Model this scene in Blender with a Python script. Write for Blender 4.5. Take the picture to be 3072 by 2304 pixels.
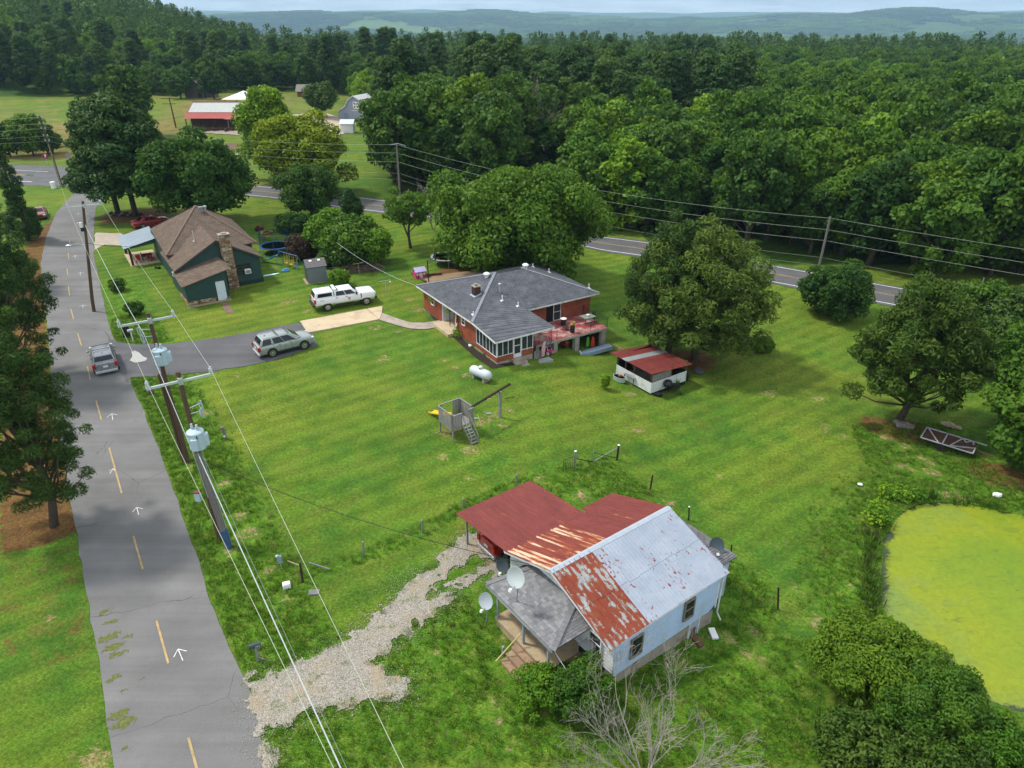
import bpy, bmesh, math, random
import numpy as np
from mathutils import Vector, Matrix, noise as mnoise

random.seed(7); rng = np.random.default_rng(7)
sc = bpy.context.scene
for o in list(bpy.data.objects): bpy.data.objects.remove(o)
COL = sc.collection

# ------------------------------------------------------------------ camera
CAM_H, F_PX, Y_HOR = 26.5, 2090.67, 65.0          # drone height, focal length and horizon row in photo pixels
PITCH = math.atan((1152 - Y_HOR) / F_PX)
cam = bpy.data.cameras.new('camera'); cam_o = bpy.data.objects.new('camera', cam); COL.objects.link(cam_o)
cam_o.location = (0, 0, CAM_H); cam_o.rotation_euler = (math.pi / 2 - PITCH, 0, 0)
cam.sensor_width = 36; cam.lens = 36 * F_PX / 3072; cam.clip_start = 0.5; cam.clip_end = 60000
sc.camera = cam_o

# ------------------------------------------------------------------ sky, sun, exposure
SUN_EL, SUN_AZ = math.radians(56), math.radians(-72)   # azimuth from +Y towards +X
w = bpy.data.worlds.new('World'); sc.world = w; w.use_nodes = True
nt = w.node_tree; nt.nodes.clear()
def wn(t, **k):
    n = nt.nodes.new(t)
    for a, b in k.items(): setattr(n, a, b)
    return n
sky = wn('ShaderNodeTexSky', sky_type='NISHITA', sun_disc=False, sun_elevation=SUN_EL, sun_rotation=SUN_AZ,
         altitude=150, air_density=1.0, dust_density=1.5, ozone_density=1.2)
tc = wn('ShaderNodeTexCoord'); sep = wn('ShaderNodeSeparateXYZ'); nt.links.new(tc.outputs['Generated'], sep.inputs[0])
mx = wn('ShaderNodeMath', operation='MAXIMUM'); nt.links.new(sep.outputs['Z'], mx.inputs[0]); mx.inputs[1].default_value = 0.0
ad = wn('ShaderNodeMath', operation='ADD'); nt.links.new(mx.outputs[0], ad.inputs[0]); ad.inputs[1].default_value = 0.10
dx = wn('ShaderNodeMath', operation='DIVIDE'); nt.links.new(sep.outputs['X'], dx.inputs[0]); nt.links.new(ad.outputs[0], dx.inputs[1])
dy = wn('ShaderNodeMath', operation='DIVIDE'); nt.links.new(sep.outputs['Y'], dy.inputs[0]); nt.links.new(ad.outputs[0], dy.inputs[1])
cb = wn('ShaderNodeCombineXYZ'); nt.links.new(dx.outputs[0], cb.inputs[0]); nt.links.new(dy.outputs[0], cb.inputs[1])
nz = wn('ShaderNodeTexNoise'); nz.inputs['Scale'].default_value = 0.62; nz.inputs['Detail'].default_value = 7; nz.inputs['Roughness'].default_value = 0.62
nt.links.new(cb.outputs[0], nz.inputs['Vector'])
cr = wn('ShaderNodeValToRGB'); cr.color_ramp.elements[0].position = 0.24; cr.color_ramp.elements[1].position = 0.46
nt.links.new(nz.outputs['Fac'], cr.inputs[0])
nz2 = wn('ShaderNodeTexNoise'); nz2.inputs['Scale'].default_value = 1.5; nz2.inputs['Detail'].default_value = 6
nt.links.new(cb.outputs[0], nz2.inputs['Vector'])
cl = wn('ShaderNodeMapRange'); cl.inputs[1].default_value = 0.3; cl.inputs[2].default_value = 0.7; cl.inputs[3].default_value = 9.5; cl.inputs[4].default_value = 14.5
nt.links.new(nz2.outputs['Fac'], cl.inputs[0])
cc = wn('ShaderNodeCombineXYZ')
for i, k in enumerate((0.95, 1.0, 1.06)):
    m_ = wn('ShaderNodeMath', operation='MULTIPLY'); m_.inputs[1].default_value = k
    nt.links.new(cl.outputs[0], m_.inputs[0]); nt.links.new(m_.outputs[0], cc.inputs[i])
mixc = wn('ShaderNodeMixRGB'); nt.links.new(cr.outputs[0], mixc.inputs[0]); nt.links.new(sky.outputs[0], mixc.inputs[1]); nt.links.new(cc.outputs[0], mixc.inputs[2])
bg = wn('ShaderNodeBackground'); bg.inputs[1].default_value = 0.088; nt.links.new(mixc.outputs[0], bg.inputs[0])
wo = wn('ShaderNodeOutputWorld'); nt.links.new(bg.outputs[0], wo.inputs[0])

sun = bpy.data.lights.new('sun', 'SUN'); sun.energy = 3.3; sun.angle = math.radians(7); sun.color = (1, 0.95, 0.86)
sun_o = bpy.data.objects.new('sun', sun); COL.objects.link(sun_o)
sd = Vector((math.sin(SUN_AZ) * math.cos(SUN_EL), math.cos(SUN_AZ) * math.cos(SUN_EL), math.sin(SUN_EL)))
sun_o.rotation_euler = (-sd).to_track_quat('-Z', 'Y').to_euler()

sc.view_settings.view_transform = 'Standard'; sc.view_settings.look = 'None'
sc.view_settings.exposure = 0.20; sc.view_settings.gamma = 1.0; sc.view_settings.use_curve_mapping = False
sc.render.engine = 'CYCLES'
sc.cycles.max_bounces = 6; sc.cycles.diffuse_bounces = 3; sc.cycles.glossy_bounces = 3; sc.cycles.transmission_bounces = 4
sc.cycles.transparent_max_bounces = 8; sc.cycles.volume_bounces = 0; sc.cycles.use_denoising = True; sc.cycles.denoising_prefilter = 'FAST'
sc.cycles.caustics_reflective = False; sc.cycles.caustics_refractive = False

# ------------------------------------------------------------------ terrain height and photo-pixel lookup
def smooth(a, b, x):
    t = np.clip((np.asarray(x, float) - a) / (b - a), 0, 1); return t * t * (3 - 2 * t)
CP, SP = math.cos(PITCH), math.sin(PITCH)
def ray(px, py):
    u = (px - 1536) / F_PX; v = (1152 - py) / F_PX
    return (u, CP + v * SP, -SP + v * CP)
def Gz(px, py, z=0.0):
    r = ray(px, py); t = (z - CAM_H) / r[2]; return (r[0] * t, r[1] * t)
POND_Z = -1.3
def crop(ox, oy, s): return lambda x, y: (ox + x / s, oy + y / s)
cP = crop(2100, 1400, 1.835)
pond_px = [(1784, 262), (1500, 205), (1330, 185), (1200, 192), (1100, 232), (1040, 310), (985, 385), (990, 480), (975, 560), (985, 640), (975, 720),
           (990, 800), (985, 860), (1010, 900), (1180, 930), (1350, 1080), (1500, 1240), (1640, 1330), (1784, 1375)]
POND = [Gz(*cP(*p), POND_Z) for p in pond_px]
POND += [(36, 21.0), (40, 24), (41, 29), (38, 34)]
POND = np.array(POND)
def seg_dist(x, y, poly, closed=True):
    x = np.asarray(x, float); y = np.asarray(y, float); d = np.full(x.shape, 1e9)
    n = len(poly)
    for i in range(n if closed else n - 1):
        a = poly[i]; b = poly[(i + 1) % n]; ex, ey = b[0] - a[0], b[1] - a[1]
        L = ex * ex + ey * ey + 1e-12
        t = np.clip(((x - a[0]) * ex + (y - a[1]) * ey) / L, 0, 1)
        d = np.minimum(d, np.hypot(x - a[0] - t * ex, y - a[1] - t * ey))
    return d
def inside(x, y, poly):
    x = np.asarray(x, float); y = np.asarray(y, float); c = np.zeros(x.shape, bool); n = len(poly)
    for i in range(n):
        x1, y1 = poly[i]; x2, y2 = poly[(i + 1) % n]
        m = (y1 > y) != (y2 > y)
        with np.errstate(divide='ignore', invalid='ignore'):
            xi = (x2 - x1) * (y - y1) / (y2 - y1 + 1e-15) + x1
        c ^= m & (x < xi)
    return c
def sdf(x, y, poly): # positive inside
    d = seg_dist(x, y, poly); return np.where(inside(x, y, poly), d, -d)
def vnoise(x, y, s, seed=0):
    "cheap smooth value noise 0..1"
    x = np.asarray(x, float) * s + seed * 17.3; y = np.asarray(y, float) * s - seed * 9.1
    xi = np.floor(x); yi = np.floor(y); fx = x - xi; fy = y - yi
    fx = fx * fx * (3 - 2 * fx); fy = fy * fy * (3 - 2 * fy)
    def hsh(a, b):
        v = np.sin(a * 127.1 + b * 311.7 + seed * 74.7) * 43758.5453; return v - np.floor(v)
    return (hsh(xi, yi) * (1 - fx) + hsh(xi + 1, yi) * fx) * (1 - fy) + (hsh(xi, yi + 1) * (1 - fx) + hsh(xi + 1, yi + 1) * fx) * fy
def fbm(x, y, s, seed=0, n=4):
    r = 0; a = 0.5; t = 0
    for i in range(n):
        r = r + a * vnoise(x, y, s * 2 ** i, seed + i); t += a; a *= 0.5
    return r / t
def hgt(x, y):
    x = np.asarray(x, float); y = np.asarray(y, float)
    A = 0.75 + 1.55 * np.clip((y - 25) / 32, 0, 1)
    near = -A * smooth(-2, 14, x)
    near = near + (fbm(x, y, 0.09, 3, 2) - 0.5) * 0.16
    box = (x > 10) & (x < 52) & (y > 8) & (y < 48)
    if np.any(box):
        s = np.where(box, sdf(np.where(box, x, 0), np.where(box, y, 0), POND), -99)
        bank = POND_Z + 0.10 + np.clip(-s, 0, 9) * 0.09
        k = smooth(7, 0.2, -s)
        near = np.where(s > -7, near * (1 - k) + np.minimum(bank, near + 1) * k, near)
        near = np.where(s > 0, POND_Z + 0.10 - 0.5 * smooth(0, 0.8, s), near)
    r = np.hypot(x, y); a = x / np.maximum(np.abs(y), 1.0)
    # meadow bank across the highway on the left
    near = near + 2.0 * smooth(160, 215, y) * smooth(-30, -70, x) * smooth(420, 330, y)
    hill = smooth(-0.28, -0.62, a) * np.clip((r - 330) * 0.10, 0, 78) * smooth(3200, 1700, r)
    hill = hill + smooth(-0.25, -0.45, a) * np.clip((r - 330) * 0.02, 0, 24) * smooth(3600, 1800, r)
    roll = (fbm(x, y, 1 / 900., 11, 3) - 0.5) * 46 * smooth(420, 1900, r) - 58 * smooth(430, 1700, r) * (1 - 0.75 * smooth(4800, 6900, r))
    az = np.degrees(np.arctan2(x, y))
    m1 = 74 + 48 * (fbm(az, az * 0 + 1.7, 0.14, 21, 4) - 0.35) * 2
    m2 = 140 + 95 * (fbm(az, az * 0 + 4.1, 0.11, 33, 4) - 0.45) * 2
    mt = m1 * smooth(5200, 6900, r) * smooth(9200, 7600, r) + m2 * smooth(8800, 11500, r)
    return near + np.where(y > -50, hill + roll + mt, 0)
def H(x, y): return float(hgt(np.array([x]), np.array([y]))[0])
def P(px, py, dz=0.0):
    "photo pixel -> point on the terrain (plus dz)"
    z = 0.0
    for _ in range(6):
        x, y = Gz(px, py, z + dz); z = 0.5 * z + 0.5 * H(x, y)
    return Vector((x, y, z + dz))
def AT(px, py, Y):
    r = ray(px, py); t = Y / r[1]; return Vector((r[0] * t, Y, CAM_H + r[2] * t))
def top_z(base, px_top):
    return AT(px_top[0], px_top[1], base.y).z
c1 = crop(0, 0, 2.011); c2c = crop(1000, 0, 2.011); c4 = crop(0, 500, 2.212); c5 = crop(850, 600, 2.011); c6 = crop(1750, 600, 1.6732)
cW = crop(1300, 1350, 1.739); cG = crop(600, 1700, 2.212); cL = crop(0, 1100, 1.378); cT = crop(900, 760, 6.913); cS = crop(1800, 1030, 6.9125)
cPl = crop(1280, 1120, 6.9125); cTr = crop(1220, 700, 8.508); cSw = crop(760, 690, 9.217); cF = crop(0, 330, 4.253)

# ------------------------------------------------------------------ object helpers
ORD = ['first', 'second', 'third', 'fourth', 'fifth', 'sixth', 'seventh', 'eighth', 'ninth', 'tenth', 'eleventh', 'twelfth', 'thirteenth', 'fourteenth', 'fifteenth', 'sixteenth', 'seventeenth', 'eighteenth', 'nineteenth', 'twentieth']
def ordw(n): return ORD[n] if n < 20 else ('twenty-' + ORD[n - 20] if n < 29 else 'thirty-' + ORD[n - 30] if 30 <= n < 39 else '%dth' % (n + 1))
def tag(o, label=None, cat=None, group=None, kind=None):
    if label: o['label'] = label
    if cat: o['category'] = cat
    if group: o['group'] = group
    if kind: o['kind'] = kind
    return o
def thing(name, label, cat, loc=(0, 0, 0), rz=0.0, group=None):
    o = bpy.data.objects.new(name, None); COL.objects.link(o); o.empty_display_size = 0.2
    o.location = loc; o.rotation_euler = (0, 0, rz)
    return tag(o, label, cat, group)
def link(name, me, parent=None):
    o = bpy.data.objects.new(name, me); COL.objects.link(o)
    if parent: o.parent = parent
    return o
def copy_tree(o, parent=None):
    c = o.copy(); COL.objects.link(c)
    if parent: c.parent = parent
    for ch in list(o.children): copy_tree(ch, c)
    return c
class MB:
    def __init__(s): s.v = []; s.f = []; s.m = []; s.mi = 0
    def add(s, vs, fs):
        b = len(s.v); s.v += [tuple(p) for p in vs]; s.f += [tuple(i + b for i in f) for f in fs]; s.m += [s.mi] * len(fs); return s
    def box(s, c, size, R=None, taper=1.0):
        hx, hy, hz = size[0] / 2, size[1] / 2, size[2] / 2; vs = []
        for z in (-hz, hz):
            k = taper if z > 0 else 1
            for x, y in ((-hx, -hy), (hx, -hy), (hx, hy), (-hx, hy)):
                p = Vector((x * k, y * k, z))
                if R is not None: p = R @ p
                vs.append(p + Vector(c))
        return s.add(vs, [(3, 2, 1, 0), (4, 5, 6, 7), (0, 1, 5, 4), (1, 2, 6, 5), (2, 3, 7, 6), (3, 0, 4, 7)])
    def bb(s, x0, x1, y0, y1, z0, z1): return s.box(((x0 + x1) / 2, (y0 + y1) / 2, (z0 + z1) / 2), (x1 - x0, y1 - y0, z1 - z0))
    def beam(s, a, b, w, h=None, up=(0, 0, 1)):
        a = Vector(a); b = Vector(b); d = b - a; L = d.length; d = d / L; h = h or w
        u = Vector(up); x = d.cross(u)
        if x.length < 1e-3: x = d.cross(Vector((1, 0, 0)))
        x.normalize(); y = x.cross(d)
        vs = [p + x * sx * w / 2 + y * sy * h / 2 for p in (a, b) for sx, sy in ((-1, -1), (1, -1), (1, 1), (-1, 1))]
        return s.add(vs, [(3, 2, 1, 0), (4, 5, 6, 7), (0, 1, 5, 4), (1, 2, 6, 5), (2, 3, 7, 6), (3, 0, 4, 7)])
    def tube(s, pts, r, n=8, cap=True):
        pts = [Vector(p) for p in pts]; rs = r if isinstance(r, (list, tuple)) else [r] * len(pts)
        vs = []; fs = []; ref = None
        for i, p in enumerate(pts):
            d = (pts[min(i + 1, len(pts) - 1)] - pts[max(i - 1, 0)])
            if d.length < 1e-9: d = Vector((0, 0, 1))
            d.normalize()
            if ref is None:
                ref = d.cross(Vector((0, 0, 1)))
                if ref.length < 1e-2: ref = d.cross(Vector((1, 0, 0)))
            x = ref - d * ref.dot(d); x.normalize(); ref = x; y = d.cross(x)
            for k in range(n):
                t = 2 * math.pi * k / n; vs.append(p + (x * math.cos(t) + y * math.sin(t)) * rs[i])
        for i in range(len(pts) - 1):
            for k in range(n):
                a = i * n + k; b = i * n + (k + 1) % n; fs.append((a, b, b + n, a + n))
        if cap: fs.append(tuple(range(n))[::-1]); fs.append(tuple(range((len(pts) - 1) * n, len(pts) * n)))
        return s.add(vs, fs)
    def lathe(s, prof, c=(0, 0, 0), n=16, R=None):
        vs = []; fs = []
        for r, z in prof:
            for k in range(n):
                t = 2 * math.pi * k / n; p = Vector((r * math.cos(t), r * math.sin(t), z))
                if R is not None: p = R @ p
                vs.append(p + Vector(c))
        for i in range(len(prof) - 1):
            for k in range(n):
                a = i * n + k; b = i * n + (k + 1) % n; fs.append((a, b, b + n, a + n))
        fs.append(tuple(range(n))[::-1]); fs.append(tuple(range((len(prof) - 1) * n, len(prof) * n)))
        return s.add(vs, fs)
    def poly(s, pts): return s.add(pts, [tuple(range(len(pts)))])
    def slab(s, pts, t, d=(0, 0, -1)):
        "polygon pts thickened by t along d"
        n = len(pts); d = Vector(d) * t; vs = [Vector(p) for p in pts] + [Vector(p) + d for p in pts]
        return s.add(vs, [tuple(range(n)), tuple(range(n, 2 * n))[::-1]] + [(i, i + n, (i + 1) % n + n, (i + 1) % n) for i in range(n)])
    def blob(s, c, r, seed=0, n=2, jit=0.25, sq=(1, 1, 1)):
        bm = bmesh.new(); bmesh.ops.create_icosphere(bm, subdivisions=n, radius=1); rd = random.Random(seed)
        vs = []
        for v in bm.verts:
            k = 1 + rd.uniform(-jit, jit); vs.append((c[0] + v.co.x * r * k * sq[0], c[1] + v.co.y * r * k * sq[1], c[2] + v.co.z * r * k * sq[2]))
        fs = [tuple(v.index for v in f.verts) for f in bm.faces]; bm.free(); return s.add(vs, fs)
    def mesh(s, name, mats):
        me = bpy.data.meshes.new(name); me.from_pydata(s.v, [], s.f)
        for m in (mats if isinstance(mats, (list, tuple)) else [mats]): me.materials.append(m)
        if any(s.m): me.polygons.foreach_set('material_index', s.m)
        bm = bmesh.new(); bm.from_mesh(me); bmesh.ops.recalc_face_normals(bm, faces=bm.faces); bm.to_mesh(me); bm.free()
        return me
    def build(s, name, mats, parent=None, smooth=False, bevel=0.0):
        me = s.mesh(name, mats)
        if smooth:
            me.polygons.foreach_set('use_smooth', [True] * len(me.polygons))
            try: me.set_sharp_from_angle(angle=math.radians(38))
            except Exception: pass
        o = link(name, me, parent)
        if bevel > 0:
            b = o.modifiers.new('bevel', 'BEVEL'); b.width = bevel; b.segments = 2; b.limit_method = 'ANGLE'
        return o
def Rz(a): return Matrix.Rotation(a, 3, 'Z')
def Rx(a): return Matrix.Rotation(a, 3, 'X')
def Ry(a): return Matrix.Rotation(a, 3, 'Y')

# ------------------------------------------------------------------ materials
class NT:
    def __init__(s, name):
        s.m = bpy.data.materials.new(name); s.m.use_nodes = True; s.t = s.m.node_tree; s.t.nodes.clear()
        s.out = s.n('ShaderNodeOutputMaterial'); s.co = s.n('ShaderNodeTexCoord')
    def n(s, t, ins=None, **k):
        x = s.t.nodes.new(t)
        for a, b in k.items(): setattr(x, a, b)
        if ins:
            for a, b in ins.items(): s.set(x.inputs[a], b)
        return x
    def set(s, inp, v):
        if isinstance(v, bpy.types.NodeSocket): s.t.links.new(v, inp)
        else: inp.default_value = v
    def noise(s, sc_, det=4, rough=0.55, vec=None, dist=0.0):
        return s.n('ShaderNodeTexNoise', {'Scale': sc_, 'Detail': det, 'Roughness': rough, 'Distortion': dist, 'Vector': vec or s.co.outputs['Object']}).outputs['Fac']
    def ramp(s, f, stops):
        r = s.n('ShaderNodeValToRGB', {'Fac': f}); e = r.color_ramp.elements
        while len(e) < len(stops): e.new(0.5)
        for x, (p, c) in zip(e, stops): x.position = p; x.color = tuple(c[:3]) + (1,) if len(c) >= 3 else (c[0],) * 3 + (1,)
        return r.outputs['Color']
    def step(s, f, a, b): return s.n('ShaderNodeMapRange', {0: f, 1: a, 2: b}, clamp=True).outputs[0]
    def mix(s, f, a, b, mode='MIX'): return s.n('ShaderNodeMixRGB', {0: f, 1: a, 2: b}, blend_type=mode).outputs[0]
    def math(s, op, a, b=0.0): return s.n('ShaderNodeMath', {0: a, 1: b}, operation=op).outputs[0]
    def attr(s, name): return s.n('ShaderNodeAttribute', attribute_name=name)
    def scale(s, v): return s.n('ShaderNodeMapping', {'Vector': s.co.outputs['Object'], 'Scale': v}).outputs[0]
    def bump(s, h, st=0.3, d=0.02): return s.n('ShaderNodeBump', {'Height': h, 'Strength': st, 'Distance': d}).outputs[0]
    def pbr(s, col, rough=0.7, metal=0.0, spec=0.3, normal=None, **k):
        b = s.n('ShaderNodeBsdfPrincipled', {'Base Color': col, 'Roughness': rough, 'Metallic': metal, 'Specular IOR Level': spec})
        if normal: s.set(b.inputs['Normal'], normal)
        for a, v in k.items(): s.set(b.inputs[a], v)
        s.t.links.new(b.outputs[0], s.out.inputs[0]); return s.m
def c4_(c): return tuple(c[:3]) + (1,)
MC = {}
def M(name, col, rough=0.7, var=0.18, sc_=4.0, metal=0.0, bump=0.0, bs=30.0, spec=0.3, streak=None, dirt=None):
    "plain procedural material: colour with mottling, fine relief and optional dirt"
    if name in MC: return MC[name]
    q = NT(name); vec = q.scale(streak) if streak else None
    f = q.noise(sc_, 5, 0.6, vec)
    c = q.ramp(f, [(0.28, [k * (1 - var) for k in col]), (0.72, [min(1, k * (1 + var)) for k in col])])
    if dirt: c = q.mix(q.step(q.noise(dirt[1], 6, 0.65, vec), 0.5, 0.72), c, c4_(dirt[0]))
    nrm = q.bump(q.noise(bs, 4, 0.6, vec), 0.6, bump) if bump else None
    rr = q.n('ShaderNodeMapRange', {0: q.noise(sc_ * 2.3, 3), 1: 0.3, 2: 0.7, 3: max(0.03, rough - 0.08), 4: min(1, rough + 0.08)}).outputs[0]
    MC[name] = q.pbr(c, rr, metal, spec, nrm); return MC[name]
# ================================================================== GROUND
def axis(lo, hi, step, far, g):
    a = list(np.arange(lo, hi, step)); s = step; x = a[-1]
    while x < far[1]: s *= g; x += s; a.append(x)
    s = step; x = lo; b = []
    while x > far[0]: s *= g; x -= s; b.append(x)
    return np.array(b[::-1] + a)
gx = axis(-62, 46, 0.36, (-12500, 12500), 1.075); gy = axis(11, 100, 0.36, (-60, 13500), 1.045)
GX, GY = np.meshgrid(gx, gy); X = GX.ravel(); Y = GY.ravel(); Zg = hgt(X, Y)

LEFT_PX = [(347, 2330), (319, 2138), (287, 1920), (250, 1738), (232, 1608), (197, 1448), (156, 1143), (140, 960), (122, 794), (136, 720), (170, 636), (212, 590), (238, 560)]
RIGHT_PX = [(806, 2330), (747, 2065), (726, 2018), (668, 1898), (617, 1753), (559, 1579), (501, 1412), (435, 1245), (392, 1143), (334, 997), (301, 862), (282, 765), (282, 690), (288, 625), (318, 578)]
RL = [P(*p) for p in LEFT_PX]; RR = [P(*p) for p in RIGHT_PX]
RL[0:0] = [RL[0] + (RL[0] - RL[2]) * 2]; RR[0:0] = [RR[0] + (RR[0] - RR[3]) * 1.2]
def resample(pts, n):
    pts = [Vector(p[:2]) for p in pts]; d = [0]
    for a, b in zip(pts, pts[1:]): d.append(d[-1] + (b - a).length)
    out = []
    for i in range(n):
        t = d[-1] * i / (n - 1); k = 0
        while k < len(d) - 2 and d[k + 1] < t: k += 1
        f = (t - d[k]) / max(1e-6, d[k + 1] - d[k]); out.append(pts[k].lerp(pts[k + 1], f))
    return out
road_poly = [(p.x, p.y) for p in RL] + [(p.x, p.y) for p in RR[::-1]]

def PW(pxs): return [tuple(P(*p)[:2]) for p in pxs]
def blobs(lst):
    v = np.zeros(X.shape)
    for px, r in lst:
        p = P(*px); d = np.hypot((X - p.x), (Y - p.y)); v = np.maximum(v, smooth(r * 1.5, r * 0.2, d))
    return v
dirt_l = [(cPl(1250, 960), 0.9), (cPl(1430, 870), 0.8), (cPl(1720, 770), 0.6), (cPl(1080, 1050), 0.8), (cPl(1580, 1090), 0.6), (cPl(230, 1200), 0.6), (cPl(900, 1580), 1.0),
  (cPl(380, 1280), 0.8), (cPl(550, 1200), 1.1), (cPl(1270, 540), 0.35), (c5(1040, 1010), 0.7), (c5(1100, 1060), 0.8), (c5(980, 970), 0.5), (c5(750, 600), 0.9), (c5(60, 610), 0.8), (c5(560, 770), 1.0),
  (c5(700, 795), 0.6), (c5(600, 955), 0.9), (c5(970, 1550), 0.7), (c5(820, 660), 1.3), (c5(270, 820), 0.6), (c6(250, 970), 0.9), (c6(280, 1155), 0.8), (c6(250, 1075), 0.6), (c6(210, 1140), 0.4),
  (c6(205, 1050), 0.4), (c6(1185, 995), 0.9), (c6(1170, 1030), 0.4), (c6(1200, 1125), 0.8), (c6(1210, 1160), 0.6), (c6(1530, 1190), 0.8), (c6(1620, 1335), 0.9), (c6(1740, 1310), 0.8),
  (c6(1760, 1365), 0.9), (c6(1610, 1230), 0.7), (c6(1700, 1285), 0.6), (c6(1075, 1130), 0.4), (c6(680, 1385), 0.5), (c6(930, 965), 1.2), (c6(1300, 1180), 0.5), (c6(180, 740), 1.2), (cL(850, 190), 0.8),
  (cL(930, 480), 0.7), (cL(1040, 680), 0.9), (cL(990, 620), 0.7), (cL(1120, 840), 0.6), (cL(1180, 960), 0.5), (cL(160, 1100), 0.45), (cL(180, 840), 0.5), (cL(205, 1040), 0.5), (cL(390, 1635), 1.1),
  (cW(1450, 955), 0.5), (cW(1510, 960), 0.55), (cW(1580, 1010), 0.55), (cW(1640, 1060), 0.6), (cW(1700, 1105), 0.6), (cW(1560, 985), 0.5), (cW(350, 1420), 0.45), (cW(320, 1300), 0.4), (cW(410, 1545), 0.5), (cW(330, 1360), 0.4),
  (cW(1240, 270), 0.8), (cW(770, 240), 1.0), (cW(560, 150), 0.5), (cW(170, 150), 0.5), (cP(540, 660), 0.6), (cP(660, 860), 0.9), (cP(820, 650), 0.5), (cP(720, 900), 0.6), (cP(290, 905), 0.5), (cP(350, 970), 0.4),
  (cP(560, 1090), 0.5), (cP(650, 1020), 0.4), (c4(1580, 1390), 0.6), (c4(880, 1230), 1.2), (c4(1900, 900), 1.0), (c4(2050, 960), 0.8), (cW(260, 520), 1.1), (cW(300, 600), 0.8), (cW(1380, 1010), 0.7), (cW(1250, 1090), 0.8), (cW(370, 990), 0.4),
  (cL(790, 410), 0.6), (cL(950, 760), 0.7), (cL(1000, 700), 0.6), (c1(1300, 1250), 0.1), (cSw(620, 1040), 0.9), (cSw(350, 160), 1.3), (cP(1440, 165), 0.9), (cP(1350, 150), 0.7), (cG(1110, 830), 0.5), (cG(1560, 560), 0.4), (cG(1950, 930), 0.5)]
dirt = blobs(dirt_l)
ditch = smooth(4.6, 2.2, seg_dist(X, Y, [(p.x + 1.3, p.y) for p in RR[:12]], False)) * (X > -60)
rough = np.maximum(ditch * (X > np.interp(Y, [p.y for p in RR[:12]], [p.x for p in RR[:12]])), 0)
rough = np.maximum(rough, np.where(inside(X, Y, PW([cG(600, 760), cG(760, 640), cG(1150, 380), cG(1500, 0), cW(560, 120), cW(950, 60), cW(1230, 270), cP(440, 690), cP(420, 900), cP(700, 1000), cP(700, 1640), (560, 2300)])), 0.8, 0))
pd = np.where((X > 8) & (X < 55) & (Y > 5) & (Y < 50), sdf(X, Y, POND), -99)
fence_l = PW([(905, 1722), (1091, 1668), (1268, 1598), (1390, 1520), (1545, 1450), (1690, 1412), (1850, 1375)]); fd = seg_dist(X, Y, fence_l, False); rough = np.maximum(rough, smooth(0.75, 0.2, fd) * 0.9); dirt = np.maximum(dirt, smooth(0.40, 0.05, fd) * 0.42)
rough = np.maximum(rough, smooth(-5.5, -1.0, pd))
rough = np.maximum(rough, np.where(inside(X, Y, PW([c6(1340, 1120), c6(1600, 1100), c6(2212, 1150), c6(2212, 1506), c6(1500, 1500)])), 0.85, 0))
needle = np.where(inside(X, Y, PW([(0, 1660), (120, 1640), (240, 1590), (215, 1480), (150, 1120), (125, 800), (165, 650), (110, 700), (60, 760), (0, 900)])), 1.0, 0)
needle = np.maximum(needle, blobs([(c1(760, 1310), 4.5), (c1(880, 1290), 4.5), (c1(680, 1330), 2.0), (c5(1050, 430), 3.0), (c6(1600, 1150), 2.5), (c6(540, 800), 3.0), (c6(1500, 1130), 2.0), ((3000, 1420), 2.5), ((1395, 805), 3.2)]))
needle = np.maximum(needle, np.where(inside(X, Y, PW([(0, 1640), (235, 1640), (262, 1800), (285, 1960), (120, 2010), (0, 1960)])), 0.40, 0))
meadow = np.where((Y > 128) & (X < -20) & (Y < 300), smooth(-25, -45, X) * (0.35 + 0.9 * fbm(X, Y, 0.03, 5, 3)), 0)
meadow = np.where(inside(X, Y, PW([(0, 380), (500, 360), (560, 300), (700, 290), (760, 330), (540, 345), (540, 400), (360, 400), (330, 480), (0, 480)])), 0.85, meadow * 0.55)
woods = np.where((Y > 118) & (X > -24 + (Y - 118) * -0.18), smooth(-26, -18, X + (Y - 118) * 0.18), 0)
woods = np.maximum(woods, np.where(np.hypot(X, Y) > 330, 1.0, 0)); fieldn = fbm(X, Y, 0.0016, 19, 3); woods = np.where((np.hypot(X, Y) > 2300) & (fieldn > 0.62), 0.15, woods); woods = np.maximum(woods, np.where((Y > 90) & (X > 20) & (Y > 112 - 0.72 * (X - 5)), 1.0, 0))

nx, ny = len(gx), len(gy)
i = np.arange(ny - 1)[:, None] * nx + np.arange(nx - 1)[None, :]
quads = np.stack([i, i + 1, i + 1 + nx, i + nx], -1).reshape(-1, 4)
def np_mesh(name, verts, quads, mats, attrs=None, smooth_=True, nside=4):
    me = bpy.data.meshes.new(name); nv, nf = len(verts), len(quads)
    me.vertices.add(nv); me.vertices.foreach_set('co', np.asarray(verts, np.float32).ravel())
    me.loops.add(nf * nside); me.loops.foreach_set('vertex_index', np.asarray(quads, np.int32).ravel())
    me.polygons.add(nf); me.polygons.foreach_set('loop_start', np.arange(nf, dtype=np.int32) * nside)
    if smooth_: me.polygons.foreach_set('use_smooth', np.ones(nf, bool))
    for m in mats: me.materials.append(m)
    for k, v in (attrs or {}).items():
        a = me.attributes.new(k, 'FLOAT', 'POINT'); a.data.foreach_set('value', np.asarray(v, np.float32))
    me.update(calc_edges=True); return me

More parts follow.
